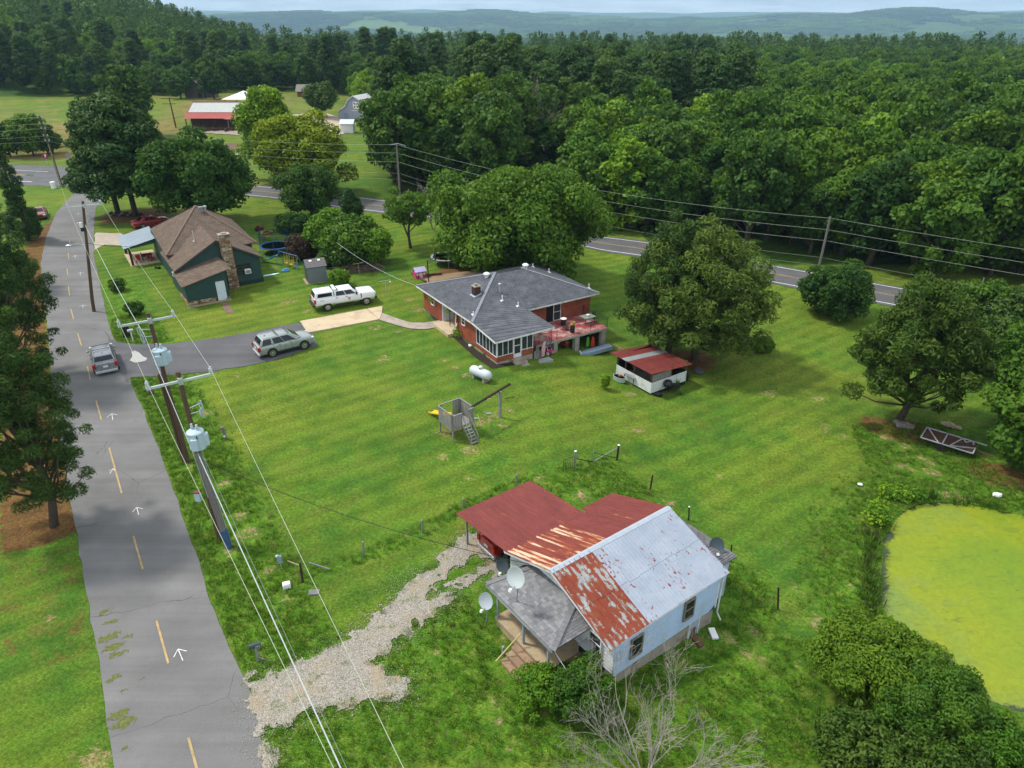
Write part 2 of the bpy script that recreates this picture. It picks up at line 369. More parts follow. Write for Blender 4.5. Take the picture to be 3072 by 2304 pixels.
# lawn / ground material -------------------------------------------------------------
q = NT('ground')
obj = q.co.outputs['Object']
big = q.noise(0.055, 4, 0.55); mid = q.noise(0.45, 5, 0.6); fine = q.noise(5.0, 6, 0.7); tiny = q.noise(26.0, 3, 0.6)
blade = q.noise(9.0, 4, 0.7, q.n('ShaderNodeMapping', {'Vector': obj, 'Scale': (1.0, 2.6, 1.0), 'Rotation': (0, 0, 0.5)}).outputs[0])
lawn = q.ramp(big, [(0.32, (0.056, 0.140, 0.013)), (0.5, (0.096, 0.168, 0.013)), (0.66, (0.146, 0.188, 0.017))])
lawn = q.mix(q.math('MULTIPLY', q.step(mid, 0.45, 0.75), 0.55), lawn, (0.145, 0.175, 0.028, 1))
lawn = q.mix(q.math('MULTIPLY', q.step(mid, 0.52, 0.30), 0.55), lawn, (0.026, 0.098, 0.012, 1))
rgh = q.ramp(q.noise(1.3, 6, 0.68), [(0.30, (0.036, 0.102, 0.008)), (0.5, (0.072, 0.162, 0.010)), (0.70, (0.150, 0.205, 0.030))])
rf = q.n('ShaderNodeMapRange', {0: q.math('ADD', q.attr('rough').outputs['Fac'], q.math('MULTIPLY', q.math('SUBTRACT', mid, 0.5), 0.9)), 1: 0.3, 2: 0.75}, clamp=True).outputs[0]
g_ = q.mix(rf, lawn, rgh)
drym = q.step(q.noise(0.75, 7, 0.78), 0.58, 0.68)
g_ = q.mix(q.math('MULTIPLY', drym, 0.45), g_, (0.21, 0.165, 0.062, 1))
mead = q.ramp(q.noise(0.22, 6, 0.65), [(0.3, (0.070, 0.115, 0.015)), (0.5, (0.175, 0.150, 0.040)), (0.7, (0.235, 0.170, 0.070))])
g_ = q.mix(q.step(q.math('ADD', q.attr('meadow').outputs['Fac'], q.math('MULTIPLY', q.math('SUBTRACT', q.noise(0.12, 5), 0.5), 0.8)), 0.3, 0.8), g_, mead)
ndl = q.ramp(q.noise(1.6, 6, 0.7), [(0.3, (0.085, 0.052, 0.018)), (0.5, (0.155, 0.080, 0.028)), (0.72, (0.090, 0.095, 0.018))])
g_ = q.mix(q.step(q.math('ADD', q.attr('needle').outputs['Fac'], q.math('MULTIPLY', q.math('SUBTRACT', q.noise(0.9, 6, 0.7), 0.5), 1.2)), 0.38, 0.72), g_, ndl)
drt = q.ramp(fine, [(0.3, (0.19, 0.125, 0.055)), (0.55, (0.33, 0.235, 0.125)), (0.75, (0.22, 0.19, 0.07))])
g_ = q.mix(q.step(q.math('ADD', q.attr('dirt').outputs['Fac'], q.math('MULTIPLY', q.math('SUBTRACT', q.noise(1.9, 8, 0.8), 0.5), 4.2)), 0.78, 1.25), g_, drt)
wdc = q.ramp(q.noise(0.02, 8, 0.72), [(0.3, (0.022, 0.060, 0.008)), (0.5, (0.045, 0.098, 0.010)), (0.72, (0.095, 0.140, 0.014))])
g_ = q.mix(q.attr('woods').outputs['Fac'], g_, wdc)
g_ = q.mix(1.0, g_, q.ramp(blade, [(0.30, (0.40,)), (0.5, (1.0,)), (0.70, (1.65,))]), 'MULTIPLY')
g_ = q.mix(1.0, g_, q.ramp(fine, [(0.32, (0.62,)), (0.5, (1.0,)), (0.68, (1.36,))]), 'MULTIPLY')
ht = q.math('ADD', q.math('MULTIPLY', blade, 0.6), q.math('MULTIPLY', tiny, 0.4))
mow = q.n('ShaderNodeTexWave', {'Vector': q.n('ShaderNodeMapping', {'Vector': obj, 'Rotation': (0, 0, 0.95)}).outputs[0], 'Scale': 0.19, 'Distortion': 2.2, 'Detail': 2.0}).outputs['Fac']
g_ = q.mix(1.0, g_, q.ramp(mow, [(0.2, (0.91,)), (0.8, (1.08,))]), 'MULTIPLY')
g_ = q.mix(1.0, g_, q.ramp(q.noise(0.17, 6, 0.7), [(0.3, (0.78,)), (0.7, (1.16,))]), 'MULTIPLY')
clov = q.step(q.noise(3.2, 6, 0.75), 0.60, 0.70); g_ = q.mix(q.math('MULTIPLY', clov, 0.35), g_, (0.16, 0.20, 0.055, 1))
mat_ground = q.pbr(g_, 0.9, 0, 0.12, q.bump(ht, 0.9, 0.07))

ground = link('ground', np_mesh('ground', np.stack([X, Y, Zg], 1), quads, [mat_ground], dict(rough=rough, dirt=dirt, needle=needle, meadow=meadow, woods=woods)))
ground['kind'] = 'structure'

# asphalt -----------------------------------------------------------------------------
def asphalt(name, base, crack=0.0, moss=False):
    q = NT(name); f = q.noise(0.35, 5, 0.6); f2 = q.noise(45, 3, 0.6); f3 = q.noise(1.4, 6, 0.7)
    c = q.ramp(f, [(0.3, [k * 0.84 for k in base]), (0.7, [k * 1.16 for k in base])])
    c = q.mix(q.math('MULTIPLY', q.step(f3, 0.55, 0.75), 0.35), c, (base[0] * 0.6, base[1] * 0.6, base[2] * 0.6, 1))
    c = q.mix(1.0, c, q.ramp(f2, [(0.25, (0.78,)), (0.75, (1.25,))]), 'MULTIPLY')
    lane = q.noise(0.9, 5, 0.6, q.n('ShaderNodeMapping', {'Vector': q.co.outputs['Object'], 'Rotation': (0, 0, -1.0), 'Scale': (0.05, 1.0, 1.0)}).outputs[0])
    c = q.mix(1.0, c, q.ramp(lane, [(0.3, (0.84,)), (0.7, (1.13,))]), 'MULTIPLY')
    if crack:
        v = q.n('ShaderNodeTexVoronoi', {'Vector': q.n('ShaderNodeMixRGB', {0: 0.6, 1: q.co.outputs['Object'], 2: q.n('ShaderNodeTexNoise', {'Vector': q.co.outputs['Object'], 'Scale': 0.9, 'Detail': 5}).outputs['Color']}, blend_type='ADD').outputs[0], 'Scale': 0.13}, feature='DISTANCE_TO_EDGE')
        c = q.mix(q.math('MULTIPLY', q.step(v.outputs['Distance'], 0.0020, 0.0004), q.step(q.noise(0.25, 3), 0.45, 0.60)), c, (0.025, 0.025, 0.027, 1))
    return q.pbr(c, 0.85, 0, 0.25, q.bump(f2, 0.5, 0.01))
m_road = asphalt('road_asphalt', (0.152, 0.150, 0.148), 1); m_hwy = asphalt('highway_asphalt', (0.105, 0.106, 0.110)); m_drive = asphalt('driveway_asphalt', (0.100, 0.100, 0.108), 1)
m_yel = M('road_yellow_paint', (0.40, 0.285, 0.125), 0.7, 0.3, 2.5, dirt=((0.17, 0.155, 0.13), 5)); m_wht = M('road_white_paint', (0.72, 0.72, 0.70), 0.7, 0.2, 3)
def ribbon(name, A, B, m, lift, cols=10, kind='structure', parent=None, jit=0.0):
    "sheet between two edge lines, draped on the terrain"
    V = []
    for k, (a, b) in enumerate(zip(A, B)):
        for j in range(cols + 1):
            t = j / cols; p = a.lerp(b, t)
            if jit and j in (0, cols):
                e = (vnoise(p.x, p.y, 1.1, 3) - 0.5) * jit + (vnoise(p.x, p.y, 4.0, 5) - 0.5) * jit * 0.5; p = p + (b - a).normalized() * float(e)
            V.append((p.x, p.y))
    V = np.array(V); z = hgt(V[:, 0], V[:, 1]) + lift; n = cols + 1
    i = np.arange(len(A) - 1)[:, None] * n + np.arange(cols)[None, :]
    o = link(name, np_mesh(name, np.column_stack([V, z]), np.stack([i, i + 1, i + 1 + n, i + n], -1).reshape(-1, 4), [m]), parent)
    if kind: o['kind'] = kind
    return o
def sheet(name, poly, m, lift, cell=0.4, thick=0.0, parent=None, kind='structure'):
    "polygon draped on the terrain (clean edge) by triangulating a boundary plus inner grid"
    from mathutils.geometry import delaunay_2d_cdt
    poly = [Vector(p[:2]) for p in poly]; b = []
    for a, c in zip(poly, poly[1:] + poly[:1]):
        k = max(1, int((c - a).length / cell)); b += [a.lerp(c, i / k) for i in range(k)]
    xs = [p.x for p in b]; ys = [p.y for p in b]
    g = np.array([(x, y) for x in np.arange(min(xs), max(xs), cell) for y in np.arange(min(ys), max(ys), cell)])
    s = sdf(g[:, 0], g[:, 1], [(p.x, p.y) for p in b]); pts = b + [Vector(p) for p in g[s > cell * 0.4]]
    n = len(b); vs, es, fs, _, _, _ = delaunay_2d_cdt(pts, [], [list(range(n))], 1, 1e-4)
    v = np.array([(p.x, p.y) for p in vs]); z = hgt(v[:, 0], v[:, 1]) + lift
    V = [(a[0], a[1], c) for a, c in zip(v, z)]; F = [tuple(f) for f in fs]
    mb = MB(); mb.add(V, F)
    if thick:
        for i in range(n):
            j = (i + 1) % n; a, c = V[i], V[j]; mb.add([a, c, (c[0], c[1], c[2] - thick), (a[0], a[1], a[2] - thick)], [(0, 1, 2, 3)])
    o = mb.build(name, m, parent)
    if kind: o['kind'] = kind
    return o
def ragged(name, poly, m, lift, cell=0.12, rag=0.5, kind='structure', sc_=1.6, hole=None):
    poly = [tuple(p[:2]) for p in poly]; xs = [p[0] for p in poly]; ys = [p[1] for p in poly]
    ax = np.arange(min(xs) - rag, max(xs) + rag, cell); ay = np.arange(min(ys) - rag, max(ys) + rag, cell)
    A, B = np.meshgrid(ax, ay); cx = A + cell / 2; cy = B + cell / 2
    s = sdf(cx.ravel(), cy.ravel(), poly).reshape(A.shape) + (fbm(cx, cy, sc_, 9, 4) - 0.5) * 2 * rag
    if hole is not None: s = np.minimum(s, hole(cx, cy))
    keep = (s > 0); ii, jj = np.nonzero(keep); nxx = len(ax) + 1
    vid = {}; V = []; F = []
    for a, b in zip(ii, jj):
        f = []
        for da, db in ((0, 0), (0, 1), (1, 1), (1, 0)):
            k = (a + da) * nxx + b + db
            if k not in vid:
                vid[k] = len(V); V.append((min(xs) - rag + (b + db) * cell, min(ys) - rag + (a + da) * cell))
            f.append(vid[k])
        F.append(f)
    V = np.array(V); V = V + rng.uniform(-cell * 0.3, cell * 0.3, V.shape); z = hgt(V[:, 0], V[:, 1]) + lift
    me = np_mesh(name, np.column_stack([V, z]), np.array(F), [m]); bm = bmesh.new(); bm.from_mesh(me)
    bv = [v for v in bm.verts if v.is_boundary]
    for _ in range(3): bmesh.ops.smooth_vert(bm, verts=bv, factor=0.5, use_axis_x=True, use_axis_y=True, use_axis_z=False)
    bm.to_mesh(me); bm.free(); o = link(name, me); o['kind'] = kind
    return o

NR = 150
A_, B_ = resample(RL, NR), resample(RR, NR)
ribbon('side_road', A_, B_, m_road, 0.028, 12, jit=0.14)
# highway: edge points read on the picture, beyond the right frame carried on
hw_top = [P(130, 505), P(330, 517), P(800, 557), P(1108, 600), P(1875, 713), P(2240, 783), P(2431, 815), P(2850, 888), P(3100, 932)]
hw_bot = [P(60, 536), P(230, 543), P(835, 597), P(1287, 650), P(1870, 765), P(2245, 833), P(2431, 869), P(2850, 945), P(3100, 992)]
def ctr(a, b): return Vector(((a.x + b.x) / 2, (a.y + b.y) / 2))
HC = [ctr(P(1108, 600), P(1200, 640)), ctr(P(1875, 713), P(1870, 765)), ctr(P(2431, 815), P(2431, 869))]
pts = [Vector((-19.2, 112.6)), Vector((15.3, 92.2)), Vector((35.6, 79.0))]
# fit: centre line as a smooth arc through the measured points
cl_pts = [Vector((-240, 168)), Vector((-170, 153.5)), Vector((-104, 139.6)), Vector((-70, 132.0)), Vector((-42, 123.6)), Vector((-17.5, 111.6)), HC[1], HC[2], HC[2] + (HC[2] - HC[1]) * 2.2, HC[2] + (HC[2] - HC[1]) * 5]
def catmull(pts, n):
    out = []; p = [pts[0] * 2 - pts[1]] + pts + [pts[-1] * 2 - pts[-2]]
    for i in range(1, len(p) - 2):
        for k in range(n):
            t = k / n; a, b, c, d = p[i - 1], p[i], p[i + 1], p[i + 2]
            out.append(0.5 * ((2 * b) + (c - a) * t + (2 * a - 5 * b + 4 * c - d) * t * t + (3 * b - a - 3 * c + d) * t ** 3))
    out.append(p[-2]); return out
HCL = resample([(p.x, p.y) for p in catmull(cl_pts, 12)], 260)
def offset(line, o):
    out = []
    for i, p in enumerate(line):
        d = (line[min(i + 1, len(line) - 1)] - line[max(i - 1, 0)]).normalized(); off = o(i) if callable(o) else o
        out.append(p + Vector((-d.y, d.x)) * off)
    return out
hw_r = lambda i: -3.9 - 3.6 * float(smooth(-62, -92, HCL[i].x))
hw_l = lambda i: 3.9 + 6.5 * float(smooth(-60, -88, HCL[i].x))
ribbon('highway', offset(HCL, hw_l), offset(HCL, hw_r), m_hwy, 0.045, 14)
def sub(line, x0, x1): return [p for p in line if x0 <= p.x <= x1]
for nm, o, mat, x0, x1 in (('edge_line', 3.15, m_wht, -62, 120), ('edge_line', -3.15, m_wht, -66, 120), ('centre_line', 0.14, m_yel, -62, 120), ('centre_line', -0.14, m_yel, -62, 120),
                           ('edge_line', -4.0, m_wht, -240, -88), ('centre_line', 1.0, m_yel, -240, -94), ('centre_line', 1.35, m_yel, -240, -94), ('edge_line', 5.0, m_wht, -110, -92)):
    w_ = 0.075 if 'edge' in nm else 0.06
    if x0 < -200: w_ *= 1.9
    ribbon(nm, sub(offset(HCL, o + w_), x0, x1), sub(offset(HCL, o - w_), x0, x1)[:len(sub(offset(HCL, o + w_), x0, x1))], mat, 0.066, 2)
# yellow dashes and chalk arrows on the side road
def gline(a, b, w, m, name, lift=0.05):
    a = P(*a); b = P(*b); d = (b - a); d.z = 0; d.normalize(); nrm = Vector((-d.y, d.x, 0)) * w / 2
    n = max(2, int((b - a).length / 0.3)); A = [(a + nrm).lerp(b + nrm, t / n).xy for t in range(n + 1)]; B = [(a - nrm).lerp(b - nrm, t / n).xy for t in range(n + 1)]
    return ribbon(name, A, B, m, lift, 1)
for a, b in [(cL(780, 1537), cL(830, 1720)), (cL(648, 1053), cL(697, 1230)), (cL(552, 702), cL(591, 840)), (cL(452, 337), cL(504, 525)), (cL(398, 143), cL(420, 222)), (cL(362, 0), cL(374, 55)),
             (c4(517, 1110), c4(541, 1190)), (c4(470, 945), c4(490, 1015)), (c4(455, 795), c4(463, 858)), (c4(445, 678), c4(452, 722)), (c4(453, 575), c4(458, 615)), (c4(462, 490), c4(464, 515))]:
    gline(a, b, 0.105, m_yel, 'centre_dash')
m_chalk = M('chalk_white', (0.62, 0.62, 0.61), 0.8, 0.25, 9)
def arrow(tail, head, s=1.0):
    a, b = P(*tail), P(*head); d = (b - a); d.z = 0; L = d.length; d.normalize(); nr = Vector((-d.y, d.x, 0)); A = MB()
    def st(p, q_, w):
        n = 6; e = (q_ - p); e.z = 0; e.normalize(); k = Vector((-e.y, e.x, 0)) * w / 2; V = []
        for i in range(n + 1):
            c = p.lerp(q_, i / n)
            for sg in (1, -1): z = c + k * sg; V.append((z.x, z.y, H(z.x, z.y) + 0.05))
        A.add(V, [(2 * i, 2 * i + 1, 2 * i + 3, 2 * i + 2) for i in range(n)])
    st(a, b, 0.042 * s); st(b + d * 0.0, b - d * L * 0.45 + nr * L * 0.34, 0.042 * s); st(b, b - d * L * 0.45 - nr * L * 0.34, 0.042 * s)
    A.build('road_arrow', m_chalk)['kind'] = 'structure'
for t, h_ in [(cL(757, 1218), cL(737, 1170)), (cL(574, 614), cL(566, 584)), (cL(467, 222), cL(463, 196)), (cL(455, 444), cL(470, 424)), (c4(552, 940), c4(550, 920)), (c4(534, 722), c4(533, 704)), (c4(500, 608), c4(499, 592)), (c4(514, 382), c4(514, 372)), (c4(522, 320), c4(522, 308))]:
    arrow(t, h_)
for k, (px, r) in enumerate([(cL(435, 1015), .3), (cL(450, 1120), .55), (cL(470, 1160), .5), (cL(485, 1190), .4), (cL(535, 1118), .25), (cL(470, 1290), .35), (cL(500, 1345), .2), (cL(490, 1440), .45), (cL(510, 1475), .5), (cL(525, 1575), .2), (cL(590, 1290), .12), (cL(455, 1060), .3)]):
    p = P(*px); ang = -1.0; ring = [(p.x + math.cos(t) * r * .45 * math.cos(ang) - math.sin(t) * r * math.sin(ang), p.y + math.cos(t) * r * .45 * math.sin(ang) + math.sin(t) * r * math.cos(ang)) for t in np.arange(0, 6.28, .5)]
    ragged('grass_clippings', ring, M('clippings', (0.11, 0.125, 0.035), 0.95, 0.4, 9), 0.036, 0.035, 0.28, 'stuff', 9.0)
# driveways, slab and walk -----------------------------------------------------------
def jit_poly(pts, cell=0.5, j=0.12):
    out = []
    for a, b in zip(pts, pts[1:] + pts[:1]):
        a = Vector(a[:2]); b = Vector(b[:2]); k = max(1, int((b - a).length / cell))
        for i in range(k): p = a.lerp(b, i / k); out.append((p.x + random.uniform(-j, j), p.y + random.uniform(-j, j)))
    return out
DRIVE = PW([c4(600, 1130), c4(765, 1165), c4(900, 1180), c4(1300, 1158), c4(1990, 1035), c4(2112, 1190), c4(1500, 1345), c4(1050, 1388), c4(870, 1402), c4(780, 1420)])
sheet('asphalt_driveway', jit_poly(PW([c4(700, 1090), c4(765, 1165), c4(900, 1180), c4(1100, 1178), c4(1300, 1158), c4(1500, 1130), c4(1750, 1085), c4(1990, 1035), c4(2070, 1105), c4(2112, 1190), c4(1800, 1292), c4(1500, 1345), c4(1300, 1372),
                                         c4(1050, 1388), c4(870, 1402), c4(850, 1440), c4(780, 1360)])), m_drive, 0.034, 0.5)
m_conc = M('concrete_tan', (0.50, 0.40, 0.27), 0.85, 0.1, 1.2, bump=0.004, bs=30, dirt=((0.36, 0.28, 0.18), 0.8)); m_conc2 = M('concrete_grey', (0.34, 0.29, 0.24), 0.85, 0.14, 1.5, bump=0.004, dirt=((0.22, 0.19, 0.15), 1.2))
slab_ = sheet('concrete_slab', PW([cT(0, 1420), cT(1385, 1168), cT(1635, 1382), cT(160, 1660)]), m_conc, 0.10, 0.5, 0.14)
sheet('concrete_apron', PW([cT(1398, 1166), cT(1712, 1108), cT(1702, 1240), cT(1648, 1385)]), m_conc, 0.10, 0.5, 0.14)
W_a = [cT(1704, 1246), c5(700, 722), c5(770, 742), c5(850, 744), c5(945, 728)]; W_b = [cT(1650, 1390), c5(680, 757), c5(760, 778), c5(850, 784), c5(955, 766)]
ribbon('garden_walk', resample(PW(W_a), 30), resample(PW(W_b), 30), m_conc2, 0.07, 4)
sheet('concrete_driveway', jit_poly(PW([c4(635, 440), c4(800, 445), c4(850, 470), c4(820, 525), c4(690, 520), c4(640, 550), c4(625, 560), c4(628, 480)]), 0.6, 0.1), M('concrete_worn', (0.38, 0.33, 0.26), 0.85, 0.15, 1.0), 0.05, 0.5)
sheet('patio', PW([cTr(470, 1260), cTr(420, 1150), cTr(640, 1060), cTr(900, 1050), cTr(1700, 960), cTr(2000, 985), cTr(2000, 1150), cTr(600, 1400)]), M('patio_brown', (0.27, 0.19, 0.12), 0.9, 0.2, 0.8), 0.05, 0.6)
q = NT('gravel'); v = q.n('ShaderNodeTexVoronoi', {'Vector': q.co.outputs['Object'], 'Scale': 24.0}); f = q.noise(0.6, 5, 0.65)
c = q.ramp(q.n('ShaderNodeSeparateColor', {0: v.outputs['Color']}).outputs[0], [(0.0, (0.23, 0.205, 0.165)), (0.5, (0.37, 0.335, 0.28)), (1.0, (0.52, 0.49, 0.43))])
c = q.mix(1.0, c, q.ramp(v.outputs['Distance'], [(0.3, (1.0,)), (0.8, (0.6,))]), 'MULTIPLY')
c = q.mix(q.math('MULTIPLY', q.step(f, 0.5, 0.68), 0.55), c, (0.36, 0.26, 0.14, 1)); c = q.mix(q.math('MULTIPLY', q.step(q.noise(1.7, 7, 0.78), 0.53, 0.64), 0.8), c, (0.07, 0.12, 0.015, 1))
m_gravel = q.pbr(c, 0.95, 0, 0.15, q.bump(v.outputs['Distance'], 1.0, -0.03))
GRAVEL = PW([cG(318, 690), cG(400, 745), cG(560, 660), cG(800, 565), cG(950, 480), cG(1120, 370), cG(1250, 240), cG(1350, 120), cG(1480, 30), cG(1600, -60), cW(160, 440), cW(235, 420), cW(300, 500), cW(390, 600), cW(330, 660), cG(1930, 30),
             cG(1850, 90), cG(1700, 200), cG(1560, 320), cG(1400, 430), cG(1270, 560), cG(1150, 640), cG(1240, 700), cG(1380, 760), cG(1400, 880), cG(1100, 905), cG(950, 930), cG(700, 1010), cG(470, 1075), cG(480, 1200), cG(500, 1400), cG(450, 1400), cG(340, 1000), cG(325, 850)])
MED = PW([cG(1560, 150), cG(1640, 60), cG(1760, -10), cW(300, 500), cW(190, 560), cW(60, 680), cG(1650, 200)])
med_px = PW([cG(1540, 200), cG(1600, 90), cW(90, 640), cW(200, 560), cW(280, 575), cW(190, 640), cW(60, 720), cG(1700, 120)])
ragged('gravel_driveway', GRAVEL, m_gravel, 0.05, 0.09, 0.75, sc_=2.6, hole=lambda x, y: -sdf(x.ravel(), y.ravel(), med_px).reshape(x.shape) + (fbm(x, y, 2.6, 4, 4) - 0.5) * 1.5)
# loose stones on the gravel
pts = []
gp = np.array(GRAVEL); lo, hi = gp.min(0), gp.max(0)
cand = rng.uniform(lo, hi, (46000, 2)); keep = sdf(cand[:, 0], cand[:, 1], GRAVEL) + (fbm(cand[:, 0], cand[:, 1], 2.6, 9, 4) - 0.5) * 1.5 > -rng.exponential(0.35, len(cand)); keep &= sdf(cand[:, 0], cand[:, 1], med_px) < 0.1
cand = cand[keep][:10000]; zz = hgt(cand[:, 0], cand[:, 1]); V = []; F = []
octv = np.array([(1, 0, 0), (0, 1, 0), (-1, 0, 0), (0, -1, 0), (0, 0, 0.7), (0, 0, -0.4)]); octf = np.array([(0, 1, 4), (1, 2, 4), (2, 3, 4), (3, 0, 4), (1, 0, 5), (2, 1, 5), (3, 2, 5), (0, 3, 5)])
for k, (p, z) in enumerate(zip(cand, zz)):
    r = random.uniform(0.012, 0.028); s_ = octv * r * rng.uniform(0.7, 1.3, (6, 3)); V.append(s_ + (p[0], p[1], z + 0.05)); F.append(octf + k * 6)
o = link('loose_gravel', np_mesh('loose_gravel', np.concatenate(V), np.concatenate(F), [M('stone_pale', (0.46, 0.43, 0.37), 0.9, 0.35, 9)], smooth_=False, nside=3)); o['kind'] = 'stuff'

# pond ---------------------------------------------------------------------------------
q = NT('pond_duckweed')
wv = q.n('ShaderNodeMapping', {'Vector': q.co.outputs['Object'], 'Scale': (1, 1, 1)}).outputs[0]
c = q.ramp(q.noise(0.16, 4, 0.5), [(0.3, (0.120, 0.210, 0.012)), (0.48, (0.175, 0.240, 0.009)), (0.58, (0.205, 0.250, 0.007)), (0.72, (0.150, 0.225, 0.040))])
c = q.mix(1.0, c, q.ramp(q.noise(5, 7, 0.75), [(0.3, (0.78,)), (0.7, (1.18,))]), 'MULTIPLY')
st = q.noise(1.5, 6, 0.66, q.n('ShaderNodeMapping', {'Vector': q.co.outputs['Object'], 'Scale': (0.55, 1.9, 1), 'Rotation': (0, 0, 0.6)}).outputs[0], 1.3)
c = q.mix(q.math('MULTIPLY', q.step(st, 0.55, 0.68), 0.6), c, (0.090, 0.140, 0.018, 1))
opn = q.math('MULTIPLY', q.step(q.noise(0.33, 5, 0.6), 0.58, 0.74), 0.55)
c = q.mix(opn, c, (0.17, 0.215, 0.075, 1))
rg = q.mix(opn, (0.65,) * 3 + (1,), (0.15,) * 3 + (1,))
fl = q.noise(4.2, 4, 0.6, q.n('ShaderNodeMapping', {'Vector': q.co.outputs['Object'], 'Scale': (0.5, 1.6, 1), 'Rotation': (0, 0, 0.35)}).outputs[0], 0.8); c = q.mix(q.math('MULTIPLY', q.step(fl, 0.665, 0.70), 0.75), c, (0.055, 0.085, 0.02, 1))
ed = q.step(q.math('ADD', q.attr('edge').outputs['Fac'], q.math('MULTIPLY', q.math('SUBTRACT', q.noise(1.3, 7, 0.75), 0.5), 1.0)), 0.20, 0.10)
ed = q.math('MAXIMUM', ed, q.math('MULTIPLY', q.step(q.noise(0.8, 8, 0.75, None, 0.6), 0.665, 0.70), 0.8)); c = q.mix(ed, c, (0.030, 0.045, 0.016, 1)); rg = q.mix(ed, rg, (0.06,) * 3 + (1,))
mat_pond = q.pbr(c, q.n('ShaderNodeSeparateColor', {0: rg}).outputs[0], 0, 0.4)
xs = np.arange(14, 43, 0.4); ys = np.arange(14, 38, 0.4); A, B = np.meshgrid(xs, ys)
s = sdf(A.ravel(), B.ravel(), POND).reshape(A.shape); mbp = MB()
ring = []
for a_, b_ in zip(POND, np.roll(POND, -1, 0)):
    n_ = max(1, int(np.hypot(*(b_ - a_)) / 0.25))
    for k in range(n_):
        p_ = a_ + (b_ - a_) * k / n_; d_ = np.array([b_[1] - a_[1], a_[0] - b_[0]]); d_ = d_ / np.linalg.norm(d_); p_ = p_ + d_ * (float(fbm(p_[0], p_[1], 0.9, 6, 3)) - 0.5) * 1.1; ring.append((p_[0], p_[1], POND_Z))

from mathutils.geometry import delaunay_2d_cdt
g = np.column_stack([A.ravel(), B.ravel()])[s.ravel() > 0.9]; g = g + rng.uniform(-.05, .05, g.shape)
vs, es, fs, _, _, _ = delaunay_2d_cdt([Vector(p[:2]) for p in ring] + [Vector(p) for p in g], [], [list(range(len(ring)))], 1, 1e-4)
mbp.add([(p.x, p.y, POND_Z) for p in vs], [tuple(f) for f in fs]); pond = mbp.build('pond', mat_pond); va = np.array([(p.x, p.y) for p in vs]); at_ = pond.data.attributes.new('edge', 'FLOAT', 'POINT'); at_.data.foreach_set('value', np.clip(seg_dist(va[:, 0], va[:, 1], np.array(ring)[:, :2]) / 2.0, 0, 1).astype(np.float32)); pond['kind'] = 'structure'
# puddle at the driveway mouth
pud = PW([c4(862, 1290), c4(880, 1260), c4(873, 1232), c4(895, 1222), c4(925, 1238), c4(950, 1262), c4(980, 1275), c4(965, 1292), c4(930, 1300), c4(895, 1304)])
q = NT('puddle_water'); m_pud = q.pbr((0.35, 0.34, 0.32, 1), 0.06, 0, 0.6)
sheet('puddle', pud, m_pud, 0.055, 0.3)
# ================================================================== BUILDING MATERIALS
def wallvec(q):
    s = q.n('ShaderNodeSeparateXYZ', {0: q.co.outputs['Object']}); u = q.math('ADD', s.outputs[0], s.outputs[1])
    return q.n('ShaderNodeCombineXYZ', {0: u, 1: s.outputs[2]}).outputs[0]
def brickmat(name, c1_, c2_, mortar, w=0.21, h=0.072, ms=0.008, rough=0.85, bump=0.012, vec=None, grime=0.25):
    q = NT(name); b = q.n('ShaderNodeTexBrick', {'Vector': vec(q) if vec else wallvec(q), 'Color1': c4_(c1_), 'Color2': c4_(c2_), 'Mortar': c4_(mortar), 'Scale': 1.0, 'Mortar Size': ms, 'Brick Width': w, 'Row Height': h, 'Bias': -0.1})
    c = q.mix(1.0, b.outputs['Color'], q.ramp(q.noise(1.1, 5, 0.65), [(0.3, (1 - grime,)), (0.7, (1 + grime,))]), 'MULTIPLY')
    c = q.mix(1.0, c, q.ramp(q.noise(14, 3), [(0.3, (0.85,)), (0.7, (1.15,))]), 'MULTIPLY')
    return q.pbr(c, rough, 0, 0.2, q.bump(q.math('SUBTRACT', 1.0, b.outputs['Fac']), 0.7, bump))
m_brick = brickmat('red_brick', (0.33, 0.058, 0.022), (0.24, 0.038, 0.018), (0.27, 0.17, 0.12))
def roofvec(k):
    def f(q):
        s = q.n('ShaderNodeSeparateXYZ', {0: q.co.outputs['Object']}); u = q.math('ADD', s.outputs[0], q.math('MULTIPLY', s.outputs[1], 0.999))
        return q.n('ShaderNodeCombineXYZ', {0: u, 1: q.math('MULTIPLY', s.outputs[2], k)}).outputs[0]
    return f
m_shg = brickmat('slate_shingle', (0.118, 0.124, 0.142), (0.082, 0.088, 0.104), (0.045, 0.048, 0.056), 0.33, 0.15, 0.016, 0.9, 0.01, roofvec(3.1), 0.30)
m_shb = brickmat('brown_shingle', (0.165, 0.120, 0.090), (0.110, 0.080, 0.062), (0.060, 0.045, 0.036), 0.33, 0.14, 0.012, 0.9, 0.01, roofvec(2.2), 0.22)
m_shgrey = M('grey_shingle', (0.215, 0.215, 0.220), 0.9, 0.22, 1.3, bump=0.004, bs=60, dirt=((0.11, 0.115, 0.12), 1.6)); m_shgrey2 = M('grey_shingle_dark', (0.160, 0.160, 0.168), 0.9, 0.2, 2.0, bump=0.004, bs=60)
m_found = M('foundation_concrete', (0.34, 0.31, 0.26), 0.9, 0.15, 1.5, bump=0.006, dirt=((0.16, 0.13, 0.09), 1.1))
m_trim = M('white_trim', (0.70, 0.71, 0.72), 0.55, 0.08, 2, dirt=((0.45, 0.43, 0.38), 2.5)); m_siding = M('pale_blue_siding', (0.38, 0.51, 0.69), 0.55, 0.06, 0.9, dirt=((0.36, 0.42, 0.46), 1.4))
m_whitewall = M('white_siding', (0.66, 0.69, 0.70), 0.55, 0.07, 0.9, dirt=((0.45, 0.45, 0.42), 1.5))
